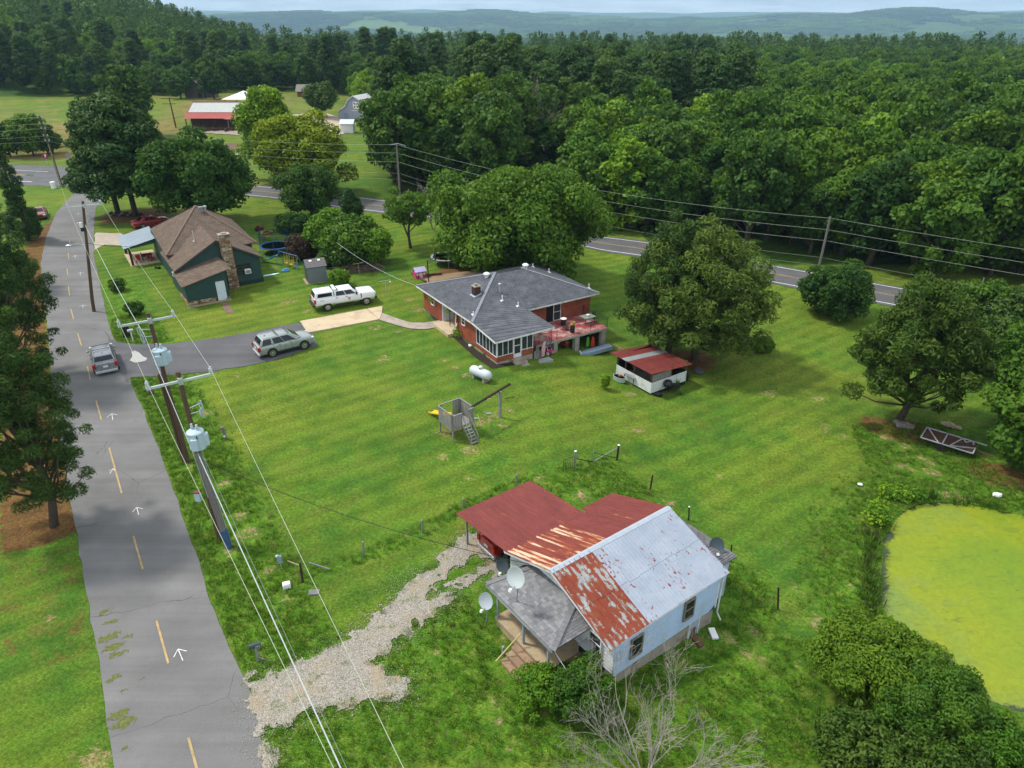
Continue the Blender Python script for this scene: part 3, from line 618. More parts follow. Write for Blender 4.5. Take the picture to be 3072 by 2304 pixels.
m_green = M('dark_green_siding', (0.021, 0.058, 0.052), 0.6, 0.14, 1.0, bump=0.004, bs=14, streak=(1, 1, 6)); m_green2 = M('darker_green_skirt', (0.014, 0.033, 0.034), 0.7, 0.1, 1)
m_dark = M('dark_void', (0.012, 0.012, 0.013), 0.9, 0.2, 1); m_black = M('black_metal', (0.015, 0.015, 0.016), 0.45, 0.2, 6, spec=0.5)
m_woodg = M('weathered_wood', (0.24, 0.235, 0.225), 0.9, 0.3, 3.0, streak=(6, 6, 0.7), bump=0.006, bs=10, dirt=((0.11, 0.105, 0.10), 2)); m_woodb = M('brown_wood', (0.13, 0.075, 0.045), 0.85, 0.3, 3, streak=(5, 5, 0.7), bump=0.004, bs=10)
m_wooddk = M('dark_wood', (0.045, 0.030, 0.022), 0.85, 0.3, 3, streak=(5, 5, 0.7))
m_galv = M('galvanised_steel', (0.50, 0.53, 0.55), 0.42, 0.12, 3, metal=0.6, spec=0.5); m_blue = M('blue_plastic', (0.03, 0.13, 0.42), 0.5, 0.12, 3); m_grey = M('grey_paint', (0.22, 0.24, 0.25), 0.6, 0.1, 2)
m_white = M('white_plastic', (0.76, 0.77, 0.78), 0.45, 0.06, 3); m_red = M('red_plastic', (0.42, 0.02, 0.02), 0.5, 0.12, 3); m_yellow = M('yellow_plastic', (0.75, 0.48, 0.02), 0.45, 0.1, 3); m_pink = M('pink_plastic', (0.62, 0.04, 0.20), 0.5, 0.1, 3)
def glassmat(name, col, rough=0.06):
    q = NT(name); c = q.ramp(q.noise(1.5, 3), [(0.3, [k * 0.7 for k in col]), (0.7, [k * 1.4 for k in col])]); return q.pbr(c, rough, 0, 0.4)
m_glass = glassmat('dark_window_glass', (0.016, 0.020, 0.024)); 
q = NT('insect_screen'); tr = q.n('ShaderNodeBsdfTransparent', {0: (0.55, 0.56, 0.58, 1)}); df = q.n('ShaderNodeBsdfDiffuse', {0: (0.075, 0.085, 0.095, 1)}); mxs = q.n('ShaderNodeMixShader', {0: 0.55, 1: tr.outputs[0], 2: df.outputs[0]}); q.t.links.new(mxs.outputs[0], q.out.inputs[0]); m_screen = q.m

def part(name, mb, m, parent, label=None, smooth=False, bevel=0, kind=None):
    o = mb.build(name, m, parent, smooth, bevel)
    if label: o['label'] = label
    if kind: o['kind'] = kind
    return o
def window(parent, p, u, n, w_, h, mf, mp=None, rail=True, fr=0.07, dep=0.07, name='window', mull=0):
    "window standing on a wall: p lower left corner, u along the wall, n outward"
    p, u, n = Vector(p), Vector(u).normalized(), Vector(n).normalized(); z = Vector((0, 0, 1)); mb = MB()
    def bar(a, b, c, d, t=dep):
        A = p + u * a + z * c; mb.slab([A + n * t, A + u * (b - a) + n * t, A + u * (b - a) + z * (d - c) + n * t, A + z * (d - c) + n * t], t + 0.02, -n)
    bar(0, fr, 0, h); bar(w_ - fr, w_, 0, h); bar(fr, w_ - fr, 0, fr, dep + 0.02); bar(fr, w_ - fr, h - fr, h)
    if rail: bar(fr, w_ - fr, h * 0.5 - fr * 0.35, h * 0.5 + fr * 0.35, dep - 0.02)
    for k in range(mull): x = w_ * (k + 1) / (mull + 1); bar(x - fr * 0.4, x + fr * 0.4, fr, h - fr, dep - 0.025)
    f = part(name, mb, mf, parent)
    g = MB(); A = p + u * fr * 0.9 + z * fr * 0.9 + n * 0.02; a, b = w_ - 1.8 * fr, h - 1.8 * fr
    g.slab([A, A + u * a, A + u * a + z * b, A + z * b], 0.015, -n); part('pane', g, mp or m_glass, f)
    return f

# ------------------------------------------------------------------ white house with the rusty roof
EW1 = Vector((0.804, 0.595, 0)).normalized(); EW2 = Vector((-EW1.y, EW1.x, 0)); OW = EW1 * 16.5 + EW2 * 14.75; AW = math.atan2(EW1.y, EW1.x)
def rustmat(name, base, pale, cov, sx=1.6, sy=0.5, orange=(0.30, 0.075, 0.022), pale_cov=(0.6, 0.66), spots=0.0):
    q = NT(name); v = q.n('ShaderNodeMapping', {'Vector': q.co.outputs['Object'], 'Scale': (sx, sy, sy)}).outputs[0]
    n1 = q.noise(1.0, 8, 0.72, v, 0.4); n2 = q.noise(2.7, 6, 0.7, v); n3 = q.noise(0.5, 3)
    sx_ = q.n('ShaderNodeSeparateXYZ', {0: q.co.outputs['Object']}).outputs[0]; n1 = q.math('ADD', n1, q.math('MULTIPLY', q.math('SINE', q.math('MULTIPLY', sx_, 20.43)), -0.045))
    c = q.ramp(n2, [(0.3, [k * 0.85 for k in base]), (0.7, [k * 1.15 for k in base])])
    c = q.mix(q.step(n1, pale_cov[0] - 0.03, pale_cov[0]), c, c4_(orange)); c = q.mix(q.step(n1, pale_cov[0] + 0.012, pale_cov[1]), c, c4_(pale))
    if cov: c = q.mix(q.math('MULTIPLY', q.step(n2, 0.42, 0.62), cov), c, c4_(orange))
    nn = q.noise(0.9, 4); c = q.mix(1.0, c, q.ramp(nn, [(0.3, (0.88,)), (0.7, (1.1,))]), 'MULTIPLY')
    return q.pbr(c, 0.62, 0.0, 0.3, q.bump(n2, 0.2, 0.004))
m_rust_red = rustmat('maroon_sheet', (0.155, 0.030, 0.026), (0.48, 0.34, 0.22), 0.10, 2.2, 0.35, pale_cov=(0.69, 0.75))
m_rust_str = rustmat('maroon_sheet_streaked', (0.165, 0.030, 0.023), (0.56, 0.46, 0.33), 0.22, 2.4, 0.28, (0.36, 0.10, 0.03), (0.54, 0.60))
m_rust_mix = rustmat('rust_galvanised_sheet', (0.215, 0.036, 0.016), (0.30, 0.33, 0.345), 0.35, 2.1, 0.85, (0.19, 0.062, 0.026), (0.52, 0.57))
q = NT('silver_sheet'); v = q.n('ShaderNodeMapping', {'Vector': q.co.outputs['Object'], 'Scale': (1.7, 0.9, 0.9), 'Rotation': (0, 0, 0.12)}).outputs[0]
n1 = q.noise(4.4, 6, 0.62, v, 0.35); dens = q.noise(0.42, 3, 0.5); n2 = q.noise(1.0, 5, 0.65)
c = q.ramp(n2, [(0.3, (0.25, 0.295, 0.365)), (0.7, (0.34, 0.385, 0.455))]); t = q.math('ADD', n1, q.math('MULTIPLY', q.math('SUBTRACT', dens, 0.5), 0.42))
c = q.mix(q.step(t, 0.600, 0.620), c, (0.30, 0.10, 0.06, 1)); c = q.mix(q.step(t, 0.620, 0.640), c, (0.17, 0.026, 0.016, 1)); c = q.mix(q.math('MULTIPLY', q.step(q.noise(7, 5, 0.7, v), 0.655, 0.70), 0.75), c, (0.21, 0.05, 0.03, 1))
m_silver = q.pbr(c, 0.45, 0.15, 0.45, q.bump(n2, 0.15, 0.005))

wh = thing('cottage', 'small white cottage with a rusty metal roof, shingled porch and carport, closest to the viewer', 'house', OW, AW)
RIDGE, EAVE, YR = 4.05, 2.60, 3.9
b = MB(); b.bb(0.03, 7.02, 0.03, 7.62, -1.9, 0.47); part('foundation', b, m_found, wh)
b = MB()
for a0 in (0.03,):
    pr = [(0.03, 0.03, 0.45), (0.03, 7.62, 0.45), (0.03, 7.62, 2.55), (0.03, YR, RIDGE - 0.1), (0.03, 0.03, 2.55)]
    b.slab(pr, 6.99, (1, 0, 0))
part('wall', b, m_siding, wh)
for k in range(10):                                        # clapboards on the long wall
    z0 = 0.47 + k * 0.21; x = MB(); x.add([(0, 0.03, z0), (7.05, 0.03, z0), (7.05, 0.03, z0 + 0.22), (0, 0.03, z0 + 0.22), (0, -0.05, z0), (7.05, -0.05, z0), (7.05, 0.008, z0 + 0.205), (0, 0.008, z0 + 0.205)],
        [(0, 1, 2, 3), (4, 5, 6, 7), (0, 1, 5, 4), (3, 2, 6, 7), (0, 3, 7, 4), (1, 2, 6, 5)]); part('clapboard', x, m_siding, wh)
for k in range(15):                                        # clapboards on the porch gable
    z0 = 0.62 + k * 0.21; zt = z0 + 0.21; t = max(0, (zt - 2.55) / (RIDGE - 2.65)); y0, y1 = t * YR, 7.65 - t * (7.65 - YR)
    if y1 - y0 < 0.3: break
    x = MB(); x.add([(0.03, y0, z0), (0.03, y1, z0), (0.03, y1, zt), (0.03, y0, zt), (-0.05, y0, z0), (-0.05, y1, z0), (0.006, y1, zt - 0.004), (0.006, y0, zt - 0.004)], [(0, 1, 2, 3), (4, 5, 6, 7), (0, 1, 5, 4), (3, 2, 6, 7), (0, 3, 7, 4), (1, 2, 6, 5)])
    part('clapboard', x, m_whitewall, wh)
for k in range(12):                                        # clapboards on the far gable
    z0 = 0.47 + k * 0.25; zt = z0 + 0.25; t = max(0, (zt - 2.55) / (RIDGE - 2.65)); y0, y1 = t * YR, 7.65 - t * (7.65 - YR)
    if y1 - y0 < 0.3: break
    x = MB(); x.bb(7.02, 7.07, y0, y1, z0, zt - 0.012); part('clapboard', x, m_siding, wh)
b = MB(); b.bb(7.0, 7.10, -0.05, 0.06, 0.45, 2.6); part('corner_trim', b, m_trim, wh)
b = MB(); b.tube([(7.2, -0.12, 2.5), (7.2, -0.1, 0.1), (7.3, -0.3, -0.35)], 0.04, 8); part('downspout', b, m_trim, wh)
def ribsheet(name, P0, u, v, m, ribs=4, h=0.022, parent=wh, th=0.012):
    "corrugated metal sheet: P0 corner, u across, v down the slope"
    P0, u, v = Vector(P0), Vector(u), Vector(v); n = u.cross(v).normalized()
    if n.z < 0: n = -n
    W_ = u.length; e = u / W_; xs = [(0, 0)]
    for k in range(ribs):
        c_ = W_ * (k + 0.5) / ribs; xs += [(c_ - 0.035, 0), (c_ - 0.012, h), (c_ + 0.012, h), (c_ + 0.035, 0)]
    xs.append((W_, 0)); mb = MB(); N = len(xs); vs = [P0 + e * x + n * y + v * t for t in (0, 1) for x, y in xs] + [P0 + e * x + n * (y - th) + v * t for t in (0, 1) for x, y in xs]
    fs = [(i, i + 1, N + i + 1, N + i) for i in range(N - 1)] + [(2 * N + i, 3 * N + i, 3 * N + i + 1, 2 * N + i + 1) for i in range(N - 1)] + [(N + i, N + i + 1, 3 * N + i + 1, 3 * N + i) for i in range(N - 1)]
    fs += [(0, N, 3 * N, 2 * N), (N - 1, 2 * N - 1, 4 * N - 1, 3 * N - 1)]
    mb.add(vs, fs); return part(name, mb, m, parent)
nc = 13; cw = 8.0 / nc
def fpt(a, t): return Vector((a, YR + t * (-0.15 - YR), RIDGE + t * (EAVE - RIDGE)))
for k in range(nc):
    a = -0.5 + k * cw
    for t0, t1, dz in ((0.0, 0.52, 0.016), (0.49, 1.0, 0.0)):
        j = random.uniform(-0.012, 0.012)
        ribsheet('roof_sheet', fpt(a, t0) + Vector((0, 0, dz + random.uniform(0, 0.004))), Vector((cw + 0.03, 0, 0)), fpt(a, t1 + j) - fpt(a, t0), m_rust_mix if k < 4 else m_silver, 2 if k < 4 else 3, 0.028 if k < 4 else 0.012)
def bpt(a, t): return Vector((a, YR + t * 3.55, RIDGE + t * (2.72 - RIDGE)))
for k in range(nc):
    a = -0.5 + k * cw; m = m_rust_str if k < 6 else m_rust_red; ext = 1.0 if a < 4.7 else 1.16
    for t0, t1, dz in ((0.0, 0.52, 0.016), (0.49, ext, 0.0)):
        ribsheet('roof_sheet', bpt(a, t0) + Vector((0, 0, dz + random.uniform(0, 0.004))), Vector((cw + 0.03, 0, 0)), bpt(a, t1) - bpt(a, t0), m, 2, 0.02)
for k in range(7):                                         # carport sheets, a little flatter
    a = -0.5 + k * 0.75
    for t0, t1, dz in ((0.0, 0.52, 0.016), (0.49, 1.0, 0.0)):
        f = lambda t: Vector((a, 7.35 + t * 4.8, 2.76 + t * (2.2 - 2.76)))
        ribsheet('carport_sheet', f(t0) + Vector((0, 0, dz - 0.02 + random.uniform(0, 0.004))), Vector((0.78, 0, 0)), f(t1) - f(t0), m_rust_red, 2, 0.02)
b = MB(); b.slab([(-0.52, YR - 0.16, RIDGE - 0.02), (7.52, YR - 0.16, RIDGE - 0.02), (7.52, YR, RIDGE + 0.05), (-0.52, YR, RIDGE + 0.05)], 0.015); b.slab([(-0.52, YR, RIDGE + 0.05), (7.52, YR, RIDGE + 0.05), (7.52, YR + 0.16, RIDGE - 0.02), (-0.52, YR + 0.16, RIDGE - 0.02)], 0.015)
part('ridge_cap', b, M('pale_ridge_metal', (0.36, 0.41, 0.47), 0.45, 0.1, 3), wh)
for a in (-0.46, 7.42):
    for s in ((-0.12, EAVE), (7.6, 2.68)): b = MB(); b.beam((a, YR, RIDGE - 0.09), (a, s[0], s[1] - 0.09), 0.03, 0.14); part('barge_board', b, m_trim, wh)
b = MB(); b.bb(-0.45, 7.45, -0.13, -0.09, EAVE - 0.15, EAVE - 0.02); part('fascia', b, m_trim, wh)
for a, bb_ in ((-0.05, 11.75), (2.2, 11.85), (4.5, 11.85), (4.5, 9.6)):
    z0 = H(*(OW + EW1 * a + EW2 * bb_)[:2]); b = MB(); b.bb(a - 0.05, a + 0.05, bb_ - 0.05, bb_ + 0.05, z0 - 0.2, 2.16 + (12.1 - bb_) * 0.11); part('carport_post', b, m_woodg, wh)
b = MB(); b.bb(-0.1, 4.6, 11.8, 11.9, 2.08, 2.2); b.beam((-0.05, 7.6, 2.62), (-0.05, 11.9, 2.14), 0.08, 0.12); b.beam((4.5, 7.6, 2.62), (4.5, 11.9, 2.14), 0.08, 0.12); part('carport_beam', b, m_woodg, wh)
window(wh, (4.48, -0.06, 1.08), (1, 0, 0), (0, -1, 0), 0.74, 1.2, M('bare_frame', (0.20, 0.18, 0.15), 0.8, 0.2, 4))
window(wh, (0.95, -0.06, 0.95), (1, 0, 0), (0, -1, 0), 0.78, 1.22, M('bare_frame', (0.20, 0.18, 0.15), 0.8, 0.2, 4))
window(wh, (-0.06, 1.55, 1.05), (0, -1, 0), (-1, 0, 0), 0.85, 1.15, m_trim)
b = MB(); b.bb(5.25, 5.82, -0.03, 0.06, -0.75, 0.50); part('crawl_door', b, M('pale_blue_door', (0.34, 0.42, 0.50), 0.6, 0.1, 2), wh)
b = MB(); b.bb(5.15, 5.22, -0.06, 0.05, -0.8, 0.52); b.bb(5.85, 5.92, -0.06, 0.05, -0.8, 0.52); part('door_jamb', b, m_trim, wh)
b = MB(); b.tube([(6.6, -0.03, 0.45), (6.75, -0.08, 0.5), (6.9, -0.08, 0.62), (6.95, -0.03, 0.58)], 0.025, 6); part('wall_pipe', b, m_black, wh)
# porch
FZ = 0.62
b = MB(); b.bb(-2.28, -0.03, 1.83, 5.9, FZ - 0.14, FZ); b.bb(-2.2, -0.03, 1.9, 5.85, -0.5, FZ - 0.14); part('porch_floor', b, M('porch_concrete', (0.40, 0.31, 0.19), 0.85, 0.14, 0.9, dirt=((0.20, 0.15, 0.10), 0.9)), wh)
for y in (1.93, 3.75, 5.78): b = MB(); b.bb(-2.2, -2.1, y - 0.05, y + 0.05, FZ, 2.3); part('porch_post', b, M('grey_blue_post', (0.27, 0.31, 0.34), 0.7, 0.1, 3), wh)
for k in range(4):
    z1 = FZ - 0.17 * (k + 1); x1 = -2.28 - 0.36 * k; b = MB(); b.bb(x1 - 0.36, x1, 2.5 - 0.05 * k, 4.05 - 0.05 * k, -0.45, z1); part('porch_step', b, M('step_concrete', (0.26, 0.17, 0.11), 0.9, 0.2, 1.2, bump=0.01, dirt=((0.40, 0.30, 0.18), 1.3)), wh, bevel=0.015)
b = MB(); b.bb(-3.05, -2.95, 4.15, 4.25, -0.2, 0.55); part('newel_post', b, M('grey_blue_post', (0.27, 0.31, 0.34)), wh)
PE, PT = 2.30, 2.93                                        # porch roof eave and top height
E0, E1, T0, T1 = Vector((-2.32, 1.45, PE)), Vector((-2.32, 6.5, PE)), Vector((-0.03, 2.62, PT)), Vector((-0.03, 5.55, PT)); S0, S1 = Vector((-0.03, 1.45, PE)), Vector((-0.03, 6.5, PE))
b = MB(); b.slab([E0, E1, T1, T0], 0.07); b.slab([S0, E0, T0], 0.07); b.slab([E1, S1, T1], 0.07); part('porch_roof_deck', b, M('felt_grey', (0.06, 0.06, 0.063), 0.9), wh)
def shingles(a, c_, ta, tc, course, tab, m1, m2, parent, limit=400):
    "individual shingle tabs on the slope a-c (eave) to ta-tc (top)"
    L = ((ta + tc) / 2 - (a + c_) / 2).length; n = int(L / course); cnt = 0
    for k in range(n + 1):
        t = k / n; p = a.lerp(ta, t); r = c_.lerp(tc, t); t2 = min(1, (k + 1.25) / n); p2 = a.lerp(ta, t2); r2 = c_.lerp(tc, t2); w_ = (r - p).length
        if w_ < 0.12: continue
        nn = (c_ - a).cross(ta - a).normalized(); nn = nn if nn.z > 0 else -nn; d = (r - p) / w_; up = ((p2 - p) - d * (p2 - p).dot(d))
        x = -(k % 2) * tab / 2
        while x < w_:
            x0, x1 = max(x, 0) + 0.005, min(x + tab, w_) - 0.005
            if x1 - x0 > 0.04 and cnt < limit:
                lo = p + d * x0; hi = p + d * x1; q0 = p2 - p; 
                b = MB(); th = nn * (0.016 + random.uniform(0, 0.006)); l2 = nn * 0.004; b.add([lo, hi, hi + up, lo + up, lo + th, hi + th, hi + up + l2, lo + up + l2], [(4, 5, 6, 7), (0, 1, 5, 4), (1, 2, 6, 5), (0, 3, 7, 4)])
                part('shingle', b, m1 if random.random() < 0.6 else m2, parent); cnt += 1
            x += tab
shingles(E0, E1, T0, T1, 0.155, 0.30, m_shgrey, m_shgrey2, wh, 240); shingles(S0, E0, T0, T0, 0.155, 0.30, m_shgrey, m_shgrey2, wh, 60)
b = MB()
for p, t in ((E0, T0), (E1, T1)):
    for k in range(11): q0 = p.lerp(t, k / 11); q1 = p.lerp(t, (k + 1.15) / 11); b.beam(q0 + Vector((0, 0, 0.035)), q1 + Vector((0, 0, 0.02)), 0.26, 0.02)
part('hip_cap', b, m_shgrey2, wh)
b = MB(); b.tube([(-2.42, 3.0, PE), (-2.42, 5.4, PE)], 0.02, 6); b.bb(-2.36, -2.33, 1.45, 6.5, PE - 0.15, PE - 0.02); part('porch_fascia', b, m_grey, wh)
b = MB(); b.bb(-0.06, 0.0, 3.6, 4.5, FZ, FZ + 2.0); part('front_door', b, m_dark, wh)
# lean-to room at the far gable
b = MB(); b.bb(7.1, 9.2, 0.95, 4.9, -1.8, 2.0); part('rear_room', b, m_siding, wh)
e0, e1_, f0, f1, t0, t1 = Vector((9.5, 0.75, 1.95)), Vector((9.5, 5.1, 1.95)), Vector((7.1, 0.75, 1.95)), Vector((7.1, 5.1, 1.95)), Vector((7.1, 2.0, 2.6)), Vector((7.1, 4.0, 2.6))
g0, g1 = Vector((8.3, 2.0, 2.45)), Vector((8.3, 4.0, 2.45))
b = MB(); b.slab([e0, e1_, g1, g0], 0.08); b.slab([f0, e0, g0, t0], 0.08); b.slab([e1_, f1, t1, g1], 0.08); b.slab([g0, g1, t1, t0], 0.08); part('rear_roof', b, brickmat('rear_shingle', (0.19, 0.19, 0.195), (0.14, 0.14, 0.15), (0.07, 0.07, 0.075), 0.4, 0.16, 0.02, 0.9, 0.01, roofvec(3.4), 0.3), wh)
b = MB(); b.bb(-0.62, 0.05, 1.05, 1.65, 1.0, 1.48); acx = part('window_air_conditioner', b, M('ac_grey', (0.42, 0.44, 0.44), 0.6, 0.1, 3), wh)
b = MB(); b.bb(-0.64, -0.62, 1.1, 1.6, 1.05, 1.43); part('grille', b, m_dark, acx)

# ------------------------------------------------------------------ brick house
EB1 = Vector((0.858, 0.513, 0)).normalized(); EB2 = Vector((-EB1.y, EB1.x, 0)); OB = Vector((-1.31, 54.59, 0)); AB = math.atan2(EB1.y, EB1.x)
bh = thing('brick_house', 'low red brick house with a slate grey hip roof, screened porch and raised terrace', 'house', OB, AB)
def lw(root_o, e1, e2, a, c_): return root_o + e1 * a + e2 * c_
b = MB(); b.bb(0.03, 3.67, 0.03, 15.1, -2.2, 0.22); b.bb(0.03, 13.45, 4.83, 15.1, -2.4, 0.22); part('foundation', b, m_found, bh)
b = MB()
b.bb(0, 0.12, 3.73, 7.83, 0.22, 2.5); b.bb(0, 0.12, 10.84, 15.13, 0.22, 2.5); b.bb(0, 0.12, 0, 3.73, 0.22, 0.70)          # left wall
b.bb(0.12, 1.66, 0, 0.12, 0.22, 0.74); b.bb(2.50, 3.70, 0, 0.12, 0.22, 0.84)                                               # porch front
b.bb(5.4, 13.5, 4.8, 4.92, -0.2, 2.52); b.bb(13.38, 13.5, 4.92, 15.13, -0.4, 2.5); b.bb(0.12, 13.38, 15.01, 15.13, 0, 2.5); b.bb(3.58, 3.70, 0.12, 4.8, 0.22, 2.35)
b.bb(1.2, 1.32, 7.95, 10.72, 0.22, 2.5); b.bb(0.12, 5.4, 4.8, 4.92, 0.22, 2.4)
part('brick_wall', b, m_brick, bh)
rf = [Vector(p) for p in ((-0.42, 15.9, 2.50), (-0.42, 3.7, 2.74), (-0.42, -0.5, 2.42), (5.65, -0.45, 2.50), (5.75, 4.2, 2.55), (14.2, 4.3, 2.60), (14.2, 15.9, 2.55), (5.5, 9.95, 4.50), (8.6, 9.9, 4.50), (4.6, 6.7, 3.42))]
FL, HF, NN, R1, IN, R2, BR, AL, AR, KK = rf; b = MB()
for f in ((FL, HF, AL), (HF, NN, R1, KK), (HF, KK, AL), (KK, R1, IN), (KK, IN, R2, AR, AL), (R2, BR, AR), (BR, FL, AL, AR)):
    if len(f) > 3: 
        if f[0] is KK: b.poly([KK, IN, R2]); b.poly([KK, R2, AR]); b.poly([KK, AR, AL]); continue
        if f[0] is HF: b.poly([HF, NN, R1]); b.poly([HF, R1, KK]); continue
    b.poly(list(f))
roof = part('hip_roof', b, m_shg, bh); sm = roof.modifiers.new('thickness', 'SOLIDIFY'); sm.thickness = 0.08; sm.offset = 0
b = MB()
for p, q_ in ((FL, HF), (HF, NN), (NN, R1), (R1, IN), (IN, R2), (R2, BR), (BR, FL)): b.beam(p + Vector((0, 0, -0.07)), q_ + Vector((0, 0, -0.07)), 0.05, 0.16)
part('white_fascia', b, m_trim, bh)
m_cap = M('hip_cap_grey', (0.20, 0.215, 0.25), 0.9, 0.12, 3)
b = MB()
for p, q_ in ((AL, HF), (AL, AR), (AR, R2), (AR, BR), (AL, FL)): b.beam(p + Vector((0, 0, 0.055)), q_ + Vector((0, 0, 0.05)), 0.26, 0.03)
part('ridge_cap', b, m_cap, bh)
b = MB(); b.beam(AL.lerp(AR, 0.05) + Vector((0, 0, 0.09)), AL.lerp(AR, 0.95) + Vector((0, 0, 0.09)), 0.2, 0.03); part('ridge_vent', b, m_dark, bh)
b = MB(); b.bb(0.02, 5.6, -0.35, 4.7, 2.28, 2.32); part('porch_ceiling', b, m_trim, bh)
b = MB(); b.bb(0.1, 13.4, 4.9, 15.05, 2.44, 2.46); part('ceiling', b, m_trim, bh)
b = MB(); b.bb(0.12, 3.58, 0.12, 4.8, 0.2, 0.26); part('porch_floor', b, m_conc2, bh)
# screened porch: posts and screens
for k in range(7): y = 0.06 + k * 3.63 / 6; b = MB(); b.bb(-0.02, 0.06, y - 0.03, y + 0.03, 0.70, 2.30); part('screen_post', b, m_trim, bh)
for k in range(6): y = 0.09 + k * 3.63 / 6; b = MB(); b.bb(0.015, 0.025, y, y + 0.545, 0.72, 2.28); part('screen_panel', b, m_screen, bh)
b = MB(); b.bb(-0.03, 0.07, 0, 3.75, 0.66, 0.72); b.bb(0, 1.66, -0.03, 0.07, 0.72, 0.78); b.bb(2.5, 3.7, -0.03, 0.07, 0.82, 0.88); part('screen_sill', b, m_trim, bh)
for x in (0.06, 0.60, 1.14, 1.64, 2.52, 3.08, 3.67): b = MB(); b.bb(x - 0.03, x + 0.03, -0.02, 0.06, 0.75, 2.32); part('screen_post', b, m_trim, bh)
for x0, x1, z0 in ((0.09, 0.57, 0.78), (0.63, 1.11, 0.78), (1.17, 1.61, 0.78), (2.55, 3.05, 0.88), (3.11, 3.64, 0.88)): b = MB(); b.bb(x0, x1, 0.015, 0.025, z0, 2.28); part('screen_panel', b, m_screen, bh)
b = MB(); b.bb(1.68, 1.76, -0.03, 0.05, 0.25, 2.32); b.bb(2.38, 2.48, -0.03, 0.05, 0.25, 2.32); b.bb(1.76, 2.38, -0.03, 0.05, 2.22, 2.32); b.bb(1.76, 2.38, -0.02, 0.04, 0.25, 0.62); b.bb(1.76, 2.38, -0.02, 0.04, 1.35, 1.42)
sdr = part('storm_door', b, m_trim, bh); b = MB(); b.bb(1.77, 2.37, 0.0, 0.015, 0.6, 2.24); part('pane', b, m_screen, sdr)
for k in range(3): b = MB(); b.bb(1.45, 2.75, -0.36 * (k + 1), -0.36 * k, -0.75, 0.20 - 0.19 * k); part('porch_step', b, m_conc2, bh, bevel=0.015)
# left wall: windows, recessed entry, flower basket goes separately
window(bh, (-0.01, 6.55, 1.50), (0, -1, 0), (-1, 0, 0), 0.72, 0.82, m_trim); window(bh, (-0.01, 13.25, 1.30), (0, -1, 0), (-1, 0, 0), 0.80, 0.92, m_trim)
b = MB(); b.bb(0.02, 1.2, 10.70, 10.84, 0.22, 2.45); b.bb(0.02, 1.2, 7.83, 7.90, 0.22, 2.45); part('entry_side_wall', b, M('pale_grey_board', (0.52, 0.57, 0.60), 0.6, 0.06, 1), bh)
b = MB(); b.bb(-0.06, 0.04, 7.75, 7.85, 0.22, 2.42); part('entry_post', b, m_trim, bh)
b = MB(); b.bb(1.14, 1.21, 8.3, 9.4, 0.35, 2.35); dr = part('front_door', b, M('grey_door', (0.30, 0.33, 0.36), 0.5, 0.1, 2), bh); b = MB(); b.bb(1.12, 1.145, 8.5, 9.2, 0.6, 2.2); part('pane', b, m_glass, dr)
b = MB(); b.bb(-1.05, 1.2, 7.5, 10.9, -0.1, 0.30); part('entry_slab', b, m_conc, bh)
b = MB()
for dx_ in (-0.10, 0.10): b.tube([(0.05, 9.2 + dx_, 0.3), (0.05, 9.2 + dx_, 2.42)], 0.018, 6)
for k in range(6): b.tube([(0.05, 9.1, 0.5 + k * 0.33), (0.05, 9.3, 0.7 + k * 0.33)], 0.012, 5)
part('iron_column', b, m_black, bh)
b = MB(); b.tube([(-0.06, 7.3, 2.5), (-0.06, 7.3, 0.25)], 0.04, 6); part('downspout', b, M('brown_downspout', (0.06, 0.035, 0.03), 0.6), bh)
b = MB(); b.bb(-0.14, 0.0, 7.42, 7.66, 1.75, 2.15); part('electric_meter', b, M('meter_grey', (0.40, 0.41, 0.38), 0.5, 0.1, 4), bh)
b = MB(); b.bb(-0.10, 0.0, 7.45, 7.6, 0.95, 1.2); part('junction_box', b, m_trim, bh)
# main front wall door on to the terrace
b = MB(); b.bb(8.25, 9.02, 4.76, 4.83, 0.5, 2.3); part('open_doorway', b, m_dark, bh)
window(bh, (9.05, 4.80, 0.52), (1, 0, 0), (0, -1, 0), 0.88, 1.8, m_trim, m_screen, fr=0.06, name='sliding_screen_door')
# terrace on piers
DZ = 0.50
b = MB(); b.bb(4.55, 12.75, 0.75, 4.78, DZ - 0.22, DZ - 0.02); part('terrace_slab', b, m_found, bh)
q = NT('worn_red_paint'); n_ = q.noise(1.1, 6, 0.65); c = q.ramp(n_, [(0.36, (0.27, 0.040, 0.050)), (0.5, (0.32, 0.10, 0.095)), (0.62, (0.40, 0.32, 0.28))]); m_deck = q.pbr(q.mix(1.0, c, q.ramp(q.noise(9, 4), [(0.3, (0.8,)), (0.7, (1.15,))]), 'MULTIPLY'), 0.8, 0, 0.2)
b = MB(); b.bb(4.60, 12.70, 0.80, 4.78, DZ - 0.02, DZ); part('terrace_paint', b, m_deck, bh)
for x, wd in ((4.75, 0.35), (6.75, 0.42), (9.2, 0.5), (12.35, 0.5)): b = MB(); b.bb(x - wd / 2, x + wd / 2, 0.85, 1.3, -2.3, DZ - 0.22); part('terrace_pier', b, m_found, bh)
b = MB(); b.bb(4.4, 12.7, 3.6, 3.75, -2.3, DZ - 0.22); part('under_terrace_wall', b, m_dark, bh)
b = MB(); b.bb(12.6, 12.75, 1.3, 4.78, -2.3, DZ - 0.22); part('under_terrace_side', b, m_woodb, bh)
